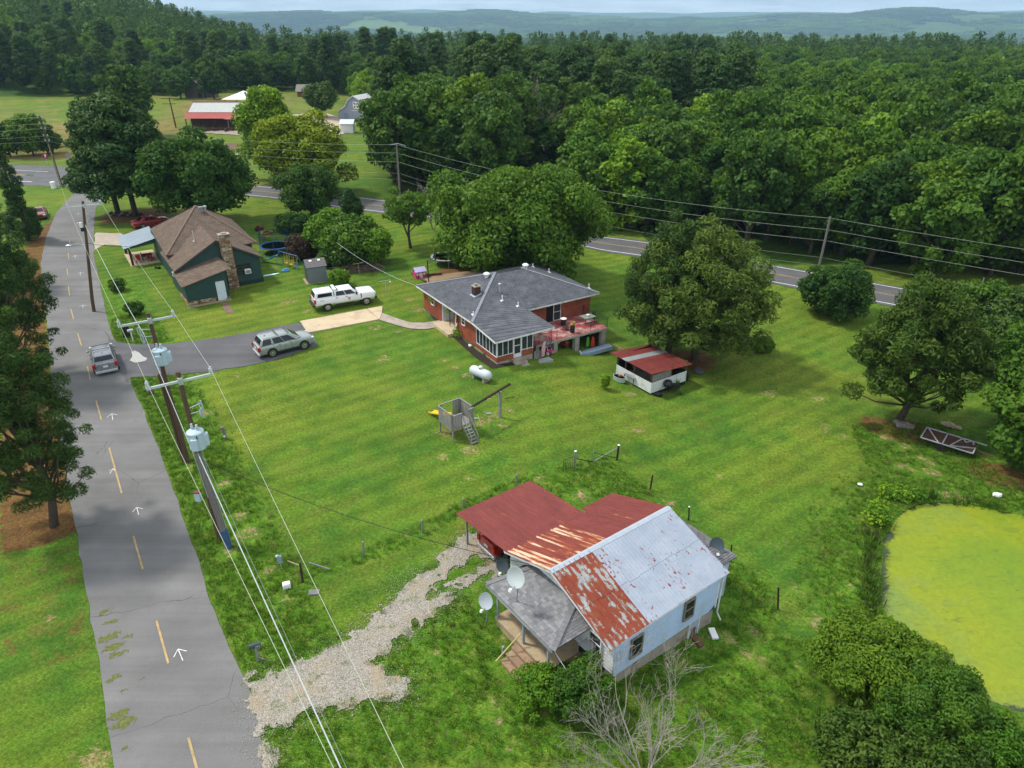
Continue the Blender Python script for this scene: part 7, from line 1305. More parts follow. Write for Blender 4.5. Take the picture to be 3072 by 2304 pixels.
t = thing('porch_planter', 'small dark hanging pot by the middle porch post', 'plant pot', OW + EW1 * -1.95 + EW2 * 3.7 + Vector((0, 0, 1.5)) - Vector((0, 0, 0))); b = MB(); b.lathe([(0.06, 0), (0.13, 0.1), (0.14, 0.2), (0.10, 0.3)], (0, 0, 0), 10); part('pot', b, m_wooddk, t); b = MB(); b.tube([(0, 0, 0.3), (0, 0, 0.72)], 0.008, 4); part('hook', b, m_black, t)
# furniture on the green house porch
for k, (x, y) in enumerate(((-2.0, 19.0), (-0.6, 18.9), (-1.2, 20.2))):
    p = OG + EG1 * x + EG2 * y + Vector((0, 0, 0.12)); t = thing('porch_chair', ('red folding chair near the porch post of the green house', 'red cushioned chair in the middle of the green house porch', 'dark chair behind the porch table')[k], 'chair', p, AG + k * 0.8); m_ = m_red if k < 2 else m_black; b = MB(); b.bb(-0.26, 0.26, -0.26, 0.26, 0.40, 0.45); part('seat', b, m_, t); b = MB(); b.bb(-0.26, 0.26, 0.24, 0.28, 0.45, 0.95); part('backrest', b, m_, t)
    for xx in (-0.23, 0.23):
        for yy in (-0.23, 0.23): b = MB(); b.tube([(xx, yy, 0.42), (xx, yy, 0)], 0.016, 5); part('leg', b, m_black, t)
t = thing('porch_table', 'dark porch table with things on it at the green house', 'table', OG + EG1 * -0.9 + EG2 * 19.8 + Vector((0, 0, 0.12)), AG); b = MB(); b.bb(-0.6, 0.6, -0.4, 0.4, 0.66, 0.72); part('table_top', b, m_wooddk, t)
for xx in (-0.5, 0.5):
    for yy in (-0.3, 0.3): b = MB(); b.bb(xx - 0.03, xx + 0.03, yy - 0.03, yy + 0.03, 0, 0.66); part('leg', b, m_wooddk, t)
b = MB()
for k in range(5): b.blob((random.uniform(-.4, .4), random.uniform(-.15, .15), 0.08), random.uniform(.12, .2), k, 1, .3)
simple('coal_pile', 'small dark ash heap on the lawn by the green house', 'ash heap', b, m_dark, on(crop(340, 600, 4.424)(580, 910)))
sheet('stepping_path', PW([crop(340, 600, 4.424)(1425, 1365), crop(340, 600, 4.424)(1510, 1360), crop(340, 600, 4.424)(1612, 1500), crop(340, 600, 4.424)(1500, 1504)]), M('brick_path', (0.17, 0.11, 0.085), 0.9, 0.3, 3), 0.04, 0.3)
t = thing('log_pile', 'low heap of stacked firewood between the two pines', 'log pile', on(c1(765, 1300)), 0.05); n = 0
for k in range(22): b = MB(); x = -2.2 + (k % 11) * 0.42 + random.uniform(-.1, .1); z = 0.16 + (k // 11) * 0.26; b.tube([(x, -0.4, z), (x + random.uniform(-.1, .1), 0.4, z + random.uniform(-.05, .05))], 0.16, 7); part('log', b, m_wooddk if k % 3 else m_woodg, t)
t = thing('fire_pit', 'ring of stones round a burnt fire pit on the lawn right of the green house', 'fire pit', on(cSw(370, 90)))
for k in range(11): a = k * 0.571; b = MB(); b.blob((0.75 * math.cos(a), 0.75 * math.sin(a), 0.12), 0.2, k, 1, 0.3); part('stone', b, random.choice(stones), t)
b = MB(); b.box((0, 0, 0.35), (1.1, 0.6, 0.35)); b.box((-0.2, 0, 0.6), (0.4, 0.45, 0.3)); b.tube([(0.4, 0, 0.5), (0.75, 0, 0.95)], 0.03, 6); t = simple('riding_mower', 'small dark red riding mower on the lawn right of the green house', 'mower', b, M('mower_red', (0.10, 0.02, 0.02), 0.6, 0.4, 5), on(crop(340, 600, 4.424)(1945, 405)), 0.3, bevel=0.05)
for x, y, r in ((-0.4, -0.35, 0.25), (-0.4, 0.35, 0.25), (0.4, -0.3, 0.17), (0.4, 0.3, 0.17)): b = MB(); b.lathe([(r, -0.08), (r, 0.08)], (x, y, r), 12, Rx(math.pi / 2)); part('wheel', b, m_tyre, t)
# utility trailer by the pond trees and stones
cTl = crop(2680, 1230, 3.807); corners = [P(*cTl(*p)) for p in ((290, 385), (555, 458), (712, 345), (290, 255))]; u = corners[1] - corners[0]; u.z = 0; L = 3.4; u.normalize(); v = Vector((-u.y, u.x, 0)); t = thing('utility_trailer', 'rusty flat trailer with a white lattice frame in the grass under the right trees', 'trailer', corners[0], math.atan2(u.y, u.x)); Wt = 1.9
b = MB()
for k in range(9): b2_ = MB(); b2_.bb(0.05, L, 0.06 + k * Wt / 9, 0.06 + (k + 0.9) * Wt / 9, 0.50, 0.54); part('deck_board', b2_, M('rusty_board', (0.10, 0.05, 0.035), 0.9, 0.5, 4), t)
for p, q_ in (((0, 0), (L, 0)), ((0, 0), (0, Wt)), ((0, Wt), (L + 0.6, Wt)), ((L * 0.42, 0), (L * 0.42, Wt)), ((0.1, Wt), (L * 0.35, 0)), ((L * 0.55, 0), (L * 0.72, Wt)), ((L * 0.55, 0.1), (L, 0.9)), ((L, 0), (L, 1.0)), ((L * 0.72, Wt), (L * 0.8, Wt - 0.5)), ((L * 0.8, Wt - 0.5), (L * 0.9, Wt)), ((L * 0.9, Wt), (L * 0.95, Wt - 0.5))): b2_ = MB(); b2_.beam((p[0], p[1], 0.60), (q_[0], q_[1], 0.60), 0.08, 0.06); part('frame_rail', b2_, M('weathered_white', (0.45, 0.47, 0.48), 0.7, 0.2, 4), t)
for x, y in ((1.4, -0.05), (1.4, Wt + 0.05)): b2_ = MB(); b2_.lathe([(0.3, -0.09), (0.3, 0.09)], (x, y, 0.3), 16, Rx(math.pi / 2)); part('wheel', b2_, m_tyre, t)
b2_ = MB(); b2_.beam((L, Wt / 2, 0.45), (L + 1.2, Wt / 2, 0.35), 0.1); part('drawbar', b2_, m_woodb, t)
for k in range(26):
    px = cTl(30 + k * 10.5 + random.uniform(-8, 8), 150 + k * 2.2 + random.uniform(-25, 25)) if k < 18 else cTl(590 + (k - 18) * 22, 165 + (k - 18) * 6); b = MB(); b.blob((0, 0, 0.1), random.uniform(.16, .32), k, 1, .35, (1.2, 1, .7)); simple('field_stone', 'rough field stone in the heap at the foot of the right cedar' if k < 18 else '%s pale field stone from the left in the row behind the trailer' % ORD[k - 18], 'stone', b, stones[3] if k < 18 else stones[2], on(px), random.uniform(0, 3), 'stones under the right trees' if k < 18 else 'stones behind the trailer')

# ================================================================== SIGNS AND FAR BUILDINGS
def sign(label, base, tp, build): t = thing('road_sign', label, 'road sign', base); d = tp - base; b = MB(); b.tube([(0, 0, -0.2), d * 0.98], 0.05, 6); part('post', b, m_galv, t); build(t, d); return t
bs = P(*cF(614, 722)); tp = AT(*cF(575, 585), bs.y)
def b1(t, d):
    b = MB(); n = Vector((0, -1, 0)); b.add([(d.x + 0.62 * math.cos(math.pi / 8 + k * math.pi / 4), d.y - 0.05, d.z + 0.62 * math.sin(math.pi / 8 + k * math.pi / 4)) for k in range(8)] + [(d.x + 0.62 * math.cos(math.pi / 8 + k * math.pi / 4), d.y, d.z + 0.62 * math.sin(math.pi / 8 + k * math.pi / 4)) for k in range(8)], [tuple(range(8)), tuple(range(8, 16))] + [(k, (k + 1) % 8, (k + 1) % 8 + 8, k + 8) for k in range(8)]); part('sign_plate', b, M('sign_maroon', (0.25, 0.05, 0.055), 0.5), t); b = MB(); b.bb(d.x - 0.05, d.x + 0.22, d.y - 0.07, d.y - 0.05, d.z - 0.05, d.z + 0.35); b.bb(d.x - 0.05, d.x + 0.1, d.y - 0.07, d.y - 0.05, d.z - 0.3, d.z - 0.05); part('sign_figure', b, m_white, t)
sign('maroon octagonal road sign on the far verge of the highway', bs, tp, b1)
bs = P(*cF(903, 722)); tp = AT(*cF(868, 590), bs.y)
def b2f(t, d): b = MB(); b.bb(d.x - 0.4, d.x + 0.4, d.y, d.y + 0.04, d.z - 0.5, d.z + 0.5); part('sign_plate', b, m_grey, t)
sign('grey back of a road sign on the far verge by the pines', bs, tp, b2f)
bs = P(*cF(465, 958)); tp = AT(*cF(400, 832), bs.y)
def b3f(t, d): b = MB(); b.bb(d.x - 0.75, d.x + 0.35, d.y - 0.03, d.y + 0.01, d.z - 0.12, d.z + 0.15); part('name_plate', b, M('sign_green', (0.18, 0.30, 0.24), 0.5), t)
sign('small street name sign on the grass corner of the junction', bs, tp, b3f)
b = MB(); b.lathe([(0.42, 0), (0.42, 1.05), (0.46, 1.07), (0.40, 1.16)], (0, 0, 0), 14); simple('white_barrel', 'white drum standing in the grass beside the junction pole', 'drum', b, m_white, on(cF(690, 1000)))
def far(name, label, pxl, pxr, cat='building'):
    a, c_ = P(*pxl), P(*pxr); c_ = AT(pxr[0], pxr[1], a.y); d = c_ - a; return thing(name, label, cat, a, 0), d.length
cRd = crop(520, 230, 6.636)
t, L = far('roadside_shop', 'long low shop with a red porch roof across the highway', cRd(270, 1070), cRd(1230, 1060)); t.scale = (0.8, 0.8, 0.86); L = 21.0; m_rr = M('red_metal_roof', (0.33, 0.062, 0.052), 0.5, 0.1, 0.6, streak=(2, 0.3, 0.3)); m_pale = M('pale_metal_roof', (0.42, 0.44, 0.42), 0.5, 0.08, 0.5, streak=(3, 0.3, 0.3))
b = MB(); b.bb(0, L, 4.5, 13, -2.0, 4.6); part('wall', b, M('shop_brown_wall', (0.09, 0.05, 0.04), 0.8), t)
for k in range(14): x0 = -0.4 + k * (L + 0.8) / 14; ribsheet('roof_sheet', (x0, 9.5, 7.2), ((L + 0.8) / 14 + 0.02, 0, 0), (0, -5.5, -2.4), m_pale, 2, 0.05, t); ribsheet('porch_sheet', (x0, 4.1, 4.75), ((L + 0.8) / 14 + 0.02, 0, 0), (0, -4.6, -1.3), m_rr, 2, 0.05, t)
b = MB(); b.slab([(-0.4, 9.5, 7.2), (L + 0.4, 9.5, 7.2), (L + 0.4, 14.5, 5.0), (-0.4, 14.5, 5.0)], 0.1); part('rear_roof', b, m_pale, t); b = MB(); b.beam((-0.4, 9.5, 7.3), (L + 0.4, 9.5, 7.3), 0.5, 0.2); b.beam((-0.4, 9.5, 7.2), (-0.4, 4.0, 4.8), 0.2, 0.3); part('red_ridge', b, m_rr, t)
g0_, g1_ = Vector((L * 0.62, -0.8, 3.3)), Vector((L * 0.98, -0.8, 3.3)); pk = Vector((L * 0.88, 4.5, 6.0)); b = MB(); b.slab([g0_, g1_, pk], 0.1); b.slab([g0_, pk, Vector((L * 0.8, 4.5, 4.8))], 0.1); part('entrance_hip', b, m_rr, t)
for k in range(5): b = MB(); x = 0.3 + k * L / 4.6; b.bb(x - 0.12, x + 0.12, -0.2, 0.04, -1.5, 3.3); part('porch_post', b, m_wooddk if k != 3 else m_woodg, t)
b = MB(); b.bb(-0.5, L, -0.4, 4.5, -1.5, 0.0); part('porch_deck', b, m_dark, t)
tb, _ = far('parked_boat', 'white boat hull standing under the shop porch', cRd(350, 1000), cRd(690, 1000), 'boat'); b = MB(); vs = []
for k in range(9):
    f = k / 8; w_ = 0.95 * (1 - (max(0, f - 0.6) / 0.4) ** 2 * 0.9); x = f * 7.0
    for y, z in ((-w_, 1.5 + 0.5 * f * f), (-w_ * 0.7, 0.8), (0, 0.6 + 0.4 * f ** 3), (w_ * 0.7, 0.8), (w_, 1.5 + 0.5 * f * f)): vs.append((x, y + 1.0, z))
b.add(vs, [(k * 5 + j, k * 5 + j + 1, k * 5 + j + 6, k * 5 + j + 5) for k in range(8) for j in range(4)] + [(0, 1, 2, 3, 4)]); part('hull', b, m_white, tb); b = MB(); b.bb(1.0, 5.8, 0.5, 1.5, 1.45, 1.6); part('deck', b, m_grey, tb); b = MB(); b.bb(3.0, 3.9, -0.02, 0.1, 1.0, 1.5); part('stripe', b, M('boat_blue', (0.05, 0.12, 0.25), 0.5), tb)
rnd = random.Random(9)
for k in range(12):
    p = P(*cRd(480 + k * 62, 1075 + rnd.uniform(-15, 25))); b = MB(); b.box((0, 0, 0.55), (rnd.uniform(.7, 1.4), rnd.uniform(.5, 1), .5)); b.tube([(-.4, 0, .6), (.3, 0, 1.4)], .06, 6); b.lathe([(.5, -.08), (.5, .08)], (.4, -.5, .5), 12, Rx(math.pi / 2)); b.lathe([(.4, -.08), (.4, .08)], (-.5, -.4, .4), 12, Rx(math.pi / 2)); simple('farm_implement', '%s old dark farm implement from the left in the row before the shop' % ORD[k], 'farm implement', b, M('implement_rust', (0.07, 0.035, 0.03), 0.9, 0.4, 2), p, rnd.uniform(0, 3), 'old implements before the shop')
ragged('shop_yard', PW([cRd(300, 1090), cRd(380, 1075), cRd(1380, 1070), cRd(1420, 1190), cRd(1100, 1160), cRd(750, 1140), cRd(420, 1120)]), m_gravel, 0.12, 0.5, 0.8, sc_=0.4)
ragged('access_road', PW([cRd(1200, 1525), cRd(1480, 1510), cRd(1858, 1500), cRd(1858, 1590), cRd(1500, 1590), cRd(1180, 1570)]) , M('pale_gravel_road', (0.40, 0.37, 0.33), 0.9, 0.1, 0.4), 0.08, 0.5, 0.4, sc_=0.4)
ragged('dirt_bank', PW([cRd(1000, 1340), cRd(1430, 1340), cRd(1430, 1450), cRd(1150, 1460)]), M('bank_soil', (0.13, 0.085, 0.05), 0.95, 0.35, 0.7), 0.08, 0.5, 1.2, sc_=0.4)
t, L = far('old_barn', 'old weathered grey barn at the forest edge beyond the meadow', cRd(245, 425), cRd(545, 420)); t.scale = (0.64, 0.64, 0.72); L = 11.0; pk = 8.2; m_bw = M('barn_grey', (0.115, 0.105, 0.10), 0.9, 0.25, 0.5, streak=(4, 4, 0.2))
b = MB(); b.slab([(0, 0, -1), (L, 0, -1), (L, 0, 5.0), (L / 2, 0, pk), (0, 0, 5.0)], 12, (0, 1, 0)); part('wall', b, m_wooddk, t)
for k in range(22):
    x = L * k / 22; zt = 5.0 + (pk - 5.0) * (1 - abs((x + 0.25) / L - 0.5) * 2)
    if 7.3 < x < 9.2: b = MB(); b.bb(x, x + 0.47, -0.06, 0, 3.4, zt - 0.1 - (1.2 if x < 8.4 else 0)); part('wall_board', b, m_bw, t); continue
    b = MB(); b.bb(x, x + L / 22 - 0.03, -0.06, 0.0, -0.6, zt - 0.1 + random.uniform(-.1, .05)); part('wall_board', b, m_bw, t)
b = MB(); b.slab([(-0.5, -0.5, 4.7), (L / 2, -0.5, pk + 0.1), (L / 2, 12.5, pk + 0.1), (-0.5, 12.5, 4.7)], 0.15); b.slab([(L + 0.5, -0.5, 4.7), (L / 2, -0.5, pk + 0.1), (L / 2, 12.5, pk + 0.1), (L + 0.5, 12.5, 4.7)], 0.15); part('roof', b, M('barn_roof', (0.10, 0.085, 0.08), 0.8), t); b = MB(); b.bb(L, L + 4.5, 1.0, 9, -1, 3.0); b.slab([(L, 0.5, 4.0), (L + 5, 0.5, 2.9), (L + 5, 9.5, 2.9), (L, 9.5, 4.0)], 0.12); part('side_lean_to', b, m_bw, t)
t, L = far('pavilion', 'white hip roofed pavilion behind the shop', cRd(1055, 610), cRd(1650, 600)); t.scale = (0.72, 0.72, 0.75); L = 15.0; pk = Vector((L * 0.5, 4, 6.3)); cs = [Vector(p) for p in ((-1.3, -1, 3.2), (L + 1, -1, 3.2), (L + 1, 9, 3.2), (-1.3, 9, 3.2))]; b = MB()
for i_ in range(4): b.slab([cs[i_], cs[(i_ + 1) % 4], pk], 0.15)
part('roof', b, m_white, t)
for x in (0, 5, 10, L): b = MB(); b.bb(x - 0.12, x + 0.12, -0.12, 0.12, -1, 3.2); part('post', b, m_wooddk, t)
cGb = crop(900, 240, 6.506)
t, L = far('gambrel_barn', 'blue grey gambrel barn with a painted quilt square', cGb(765, 765), cGb(1450, 765)); t.scale = (0.66, 0.66, 0.66); t.rotation_euler[2] = -0.30; L = 15.5; wx = L
prof = [(0, -1), (L, -1), (L, 3.2), (L * 0.78, 5.2), (L * 0.70, 8.4), (L * 0.5, 10.0), (L * 0.5, 10.0), (L * 0.36, 8.6), (L * 0.20, 5.4), (-0.5, 3.4)]
prof = [(0, -1), (L, -1), (L, 3.3), (L * 0.80, 5.2), (L * 0.72, 8.2), (L * 0.52, 9.8), (L * 0.36, 8.2), (L * 0.22, 5.2), (0, 3.3)]
m_bb = M('barn_blue_grey', (0.27, 0.32, 0.40), 0.7, 0.08, 0.3, streak=(5, 5, 0.2)); b = MB(); b.slab([(x, 0, z) for x, z in prof], 18, (0, 1, 0)); part('wall', b, m_bb, t)
rp = prof[2:]; b = MB()
for (x0, z0), (x1, z1) in zip(rp, rp[1:]): n_ = Vector((-(z1 - z0), 0, (x1 - x0))).normalized(); n_ = -n_ if n_.z < 0 else n_; b.slab([Vector((x0, -0.6, z0)) + n_ * 0.12, Vector((x1, -0.6, z1)) + n_ * 0.12, Vector((x1, 18.6, z1)) + n_ * 0.12, Vector((x0, 18.6, z0)) + n_ * 0.12], 0.2, -n_)
part('roof', b, M('barn_metal_roof', (0.45, 0.46, 0.47), 0.5, 0.08, 0.3), t); b = MB()
for (x0, z0), (x1, z1) in zip(rp, rp[1:]): b.beam((x0, -0.62, z0 + 0.02), (x1, -0.62, z1 + 0.02), 0.06, 0.3)
part('barge_board', b, m_trim, t)
qs = 2.9; qx, qz = L * 0.58, 6.0; b = MB(); b.bb(qx - qs / 2, qx + qs / 2, -0.12, 0, qz - qs / 2, qz + qs / 2); qp = part('quilt_square', b, m_white, t)
for sx, sz in ((1, 1), (1, -1), (-1, 1), (-1, -1)): c = Vector((qx + sx * 0.68, -0.13, qz + sz * 0.68)); d = Vector((sx, 0, sz)).normalized(); e = Vector((sz, 0, -sx)).normalized(); b = MB(); b.slab([c - d * 0.78, c + e * 0.34, c + d * 0.78, c - e * 0.34], 0.03, (0, 1, 0)); part('quilt_petal', b, M('quilt_brown', (0.13, 0.055, 0.045), 0.7), qp)
b = MB(); b.bb(L * 0.42, L * 0.75, -0.1, 0, 3.7, 4.0); part('door_track', b, m_trim, t); b = MB(); b.bb(L * 0.16, L * 0.30, -0.06, 0, -0.8, 2.8); part('barn_door', b, M('barn_door_blue', (0.20, 0.25, 0.33), 0.7), t)
t, L = far('brown_cabin', 'small brown cabin with a grey roof glimpsed behind the trees', c1(1795, 585), c1(1850, 583)); t.scale = (0.62, 0.62, 0.62); b = MB(); b.bb(0, 9, 0, 7, -1, 3.2); part('wall', b, M('cabin_brown', (0.17, 0.075, 0.05), 0.8), t); b = MB(); b.slab([(-0.8, -0.8, 3.0), (9.8, -0.8, 3.0), (9.8, 3.5, 6.6), (-0.8, 3.5, 6.6)], 0.15); b.slab([(-0.8, 7.8, 3.0), (9.8, 7.8, 3.0), (9.8, 3.5, 6.6), (-0.8, 3.5, 6.6)], 0.15); part('roof', b, M('cabin_roof', (0.20, 0.18, 0.165), 0.8), t)
ragged('farm_lot', PW([cGb(-300, 700), cGb(330, 640), cGb(700, 690), cGb(1100, 830), cGb(900, 1090), cGb(200, 1090), cGb(-300, 900)]), M('lot_gravel', (0.42, 0.34, 0.26), 0.95, 0.15, 0.3), 0.12, 0.6, 2.0, sc_=0.2)
t, L = far('white_shed', 'small white shed glimpsed below the gambrel barn', cGb(805, 1030), cGb(930, 1030)); b = MB(); b.bb(0, 3.2, 0, 3, -0.5, 2.3); part('wall', b, m_white, t); b = MB(); b.slab([(-0.3, -0.3, 2.2), (3.5, -0.3, 2.2), (3.5, 1.5, 3.2), (-0.3, 1.5, 3.2)], 0.1); b.slab([(-0.3, 3.3, 2.2), (3.5, 3.3, 2.2), (3.5, 1.5, 3.2), (-0.3, 1.5, 3.2)], 0.1); part('roof', b, m_galv, t)
# ================================================================== VEGETATION
def leafmat(name, ca, cb_, trans=0.28):
    q = NT(name); r = q.n('ShaderNodeObjectInfo').outputs['Random']; t = q.attr('tone').outputs['Fac']
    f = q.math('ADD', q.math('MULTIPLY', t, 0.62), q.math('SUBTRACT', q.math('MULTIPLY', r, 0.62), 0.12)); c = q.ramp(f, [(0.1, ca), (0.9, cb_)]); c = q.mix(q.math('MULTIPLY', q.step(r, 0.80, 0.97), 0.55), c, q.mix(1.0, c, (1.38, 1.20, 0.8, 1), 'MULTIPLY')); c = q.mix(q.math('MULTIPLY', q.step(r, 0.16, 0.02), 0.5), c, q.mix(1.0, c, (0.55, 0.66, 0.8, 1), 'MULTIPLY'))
    b = q.n('ShaderNodeBsdfPrincipled', {'Base Color': c, 'Roughness': 0.6, 'Specular IOR Level': 0.2}); tr = q.n('ShaderNodeBsdfTranslucent', {0: q.mix(0.5, c, (0.12, 0.20, 0.01, 1))})
    m = q.n('ShaderNodeMixShader', {0: trans, 1: b.outputs[0], 2: tr.outputs[0]}); q.t.links.new(m.outputs[0], q.out.inputs[0]); return q.m
L_dark = leafmat('leaf_dark', (0.026, 0.082, 0.012), (0.074, 0.156, 0.016)); L_mid = leafmat('leaf_mid', (0.036, 0.112, 0.010), (0.108, 0.210, 0.014)); L_bright = leafmat('leaf_bright', (0.064, 0.180, 0.010), (0.175, 0.320, 0.016))
L_yel = leafmat('leaf_yellow_green', (0.125, 0.205, 0.008), (0.255, 0.330, 0.012)); L_pine = leafmat('leaf_pine', (0.026, 0.078, 0.016), (0.068, 0.138, 0.024), 0.18); L_ced = leafmat('leaf_cedar', (0.030, 0.082, 0.014), (0.090, 0.152, 0.024), 0.2); L_olive = leafmat('leaf_olive', (0.034, 0.088, 0.010), (0.092, 0.150, 0.016), 0.2); L_brown = leafmat('leaf_dead_brown', (0.050, 0.026, 0.014), (0.120, 0.060, 0.030), 0.1)
m_bark = M('bark', (0.085, 0.065, 0.050), 0.9, 0.35, 3, streak=(6, 6, 1), bump=0.02, bs=6); m_barkg = M('dead_bark', (0.26, 0.235, 0.20), 0.9, 0.3, 3, streak=(6, 6, 1)); m_barkd = M('dead_bark_dark', (0.16, 0.12, 0.095), 0.9, 0.3, 3)
def nrmz(v): return v / np.maximum(np.linalg.norm(v, axis=-1, keepdims=True), 1e-9)
def leaf_mesh(name, C, N, L, W, m, tone, axis=None, fold=0.25):
    "one folded diamond per leaf spray"
    n = len(C); r = rng.normal(size=(n, 3)) if axis is None else axis; N = nrmz(N); A = nrmz(r - N * np.sum(r * N, 1, keepdims=True)); B = np.cross(N, A); L = np.asarray(L)[:, None]; W = np.asarray(W)[:, None]
    v = np.stack([C - A * L / 2, C + B * W / 2 + N * W * fold - A * L * 0.08, C + A * L / 2 - N * L * 0.12, C - B * W / 2 + N * W * fold - A * L * 0.08], 1).reshape(-1, 3)
    return np_mesh(name, v, np.arange(4 * n).reshape(n, 4), [m], dict(tone=np.repeat(tone, 4)), smooth_=False)
def trunk_mesh(name, pathlist, m, n=8):
    b = MB()
    for pts_, rs in pathlist: b.tube(pts_, rs, n)
    me = b.mesh(name, m); me.polygons.foreach_set('use_smooth', [True] * len(me.polygons)); return me
def clusters_to_leaves(cl, per, size, sq=0.8, up=0.45, aspect=0.62, jit=0.55, kind='flat', inner=0.55, cap=24000, cov=0.85):
    if per is None:
        A2 = sum(r * r for _, r, _ in cl); per = cov * 10 / (size * size * aspect * 0.5)
        if per * A2 > cap: k = math.sqrt(per * A2 / cap); size *= k; per = cap / A2
    return clusters_to_leaves_(cl, per, size, sq, up, aspect, jit, kind, inner)
def clusters_to_leaves_(cl, per, size, sq=0.8, up=0.45, aspect=0.62, jit=0.55, kind='flat', inner=0.55):
    C, N, T, A = [], [], [], []
    for (c, r, tone) in cl:
        k = max(4, int(per * (r ** 2))); d = nrmz(rng.normal(size=(k, 3)) + np.array([0, 0, 0.35])); rad = r * rng.uniform(inner, 1.08, (k, 1))
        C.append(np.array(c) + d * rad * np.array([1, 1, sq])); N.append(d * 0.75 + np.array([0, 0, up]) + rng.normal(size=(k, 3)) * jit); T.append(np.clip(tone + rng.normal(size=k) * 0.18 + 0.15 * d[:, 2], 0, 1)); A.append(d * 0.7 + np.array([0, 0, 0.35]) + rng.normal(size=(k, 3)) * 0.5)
    C, N, T, A = map(np.concatenate, (C, N, T, A)); L = size * rng.uniform(0.65, 1.35, len(C)); return C, N, L, L * aspect, T, A
def crown_broad(Hh, R, seed, ncl=46, z0=0.28, shape='round', rc=0.26, lump=0.18):
    r_ = np.random.default_rng(seed); cl = []; zc = Hh * (z0 + 1) / 2; hz = Hh * (1 - z0) / 2
    for k in range(ncl):
        g = k + 0.5; ph = math.acos(1 - 2 * g / ncl); th = math.pi * (1 + 5 ** 0.5) * g + r_.uniform(-.4, .4); d = np.array([math.cos(th) * math.sin(ph), math.sin(th) * math.sin(ph), math.cos(ph)])
        f = r_.uniform(0.60, 0.86) * (1 + r_.uniform(-lump, lump)); p = d * f
        if shape == 'oval': p = p * np.array([0.92, 0.92, 1.0])
        if shape == 'cone': tt = (p[2] + 1) / 2; w_ = max(0.12, (1 - tt) ** 0.65) * 1.15; q_ = math.hypot(d[0], d[1]) + 1e-6; p = np.array([d[0] / q_ * w_ * r_.uniform(.5, .85), d[1] / q_ * w_ * r_.uniform(.5, .85), p[2]])
        if shape == 'cone3': tt = (p[2] + 1) / 2; w_ = 0.14 + 1.1 * (1 - tt) ** 0.8; p = np.array([p[0] * w_ * 1.15, p[1] * w_ * 1.15, p[2]])
        if shape == 'cone2': tt = (p[2] + 1) / 2; w_ = 0.42 + 0.75 * (1 - tt) ** 0.8; p = np.array([p[0] * w_ * 1.1, p[1] * w_ * 1.1, p[2]])
        if shape == 'flat': p[2] = p[2] * 0.8 + 0.1
        cl.append((np.array([p[0] * R, p[1] * R, zc + p[2] * hz]), R * rc * r_.uniform(0.75, 1.25), r_.uniform(0.2, 0.8)))
    for k in range(int(ncl * 0.35)): d = r_.normal(size=3) * 0.30; cl.append((np.array([d[0] * R, d[1] * R, zc + d[2] * hz]), R * rc * 1.2, r_.uniform(0.1, 0.5)))
    return cl
def limbs(Hh, R, cl, r0, seed, nl=14, zb=0.16):
    r_ = random.Random(seed); top = Hh * 0.78; wob = [(r_.uniform(-.03, .03) * Hh, r_.uniform(-.03, .03) * Hh) for _ in range(6)]; tp = [Vector((wob[k][0] * (k > 0), wob[k][1] * (k > 0), top * k / 5 - (0.4 if k == 0 else 0))) for k in range(6)]
    out = [(tp, [r0 * 1.35, r0, r0 * 0.85, r0 * 0.62, r0 * 0.4, r0 * 0.15])]
    for k in range(nl):
        c = Vector(cl[(k * 7 + seed) % len(cl)][0]); f = min(0.85, max(zb, c.z / Hh - 0.28)); s = tp[0].lerp(tp[-1], f); s = tp[min(4, int(f * 5))].lerp(tp[min(5, int(f * 5) + 1)], f * 5 - int(f * 5)); md = s.lerp(c, 0.5) + Vector((r_.uniform(-.05, .05) * R, r_.uniform(-.05, .05) * R, -0.03 * Hh)); out.append(([s, md, c], [r0 * 0.38, r0 * 0.24, r0 * 0.07]))
    return out
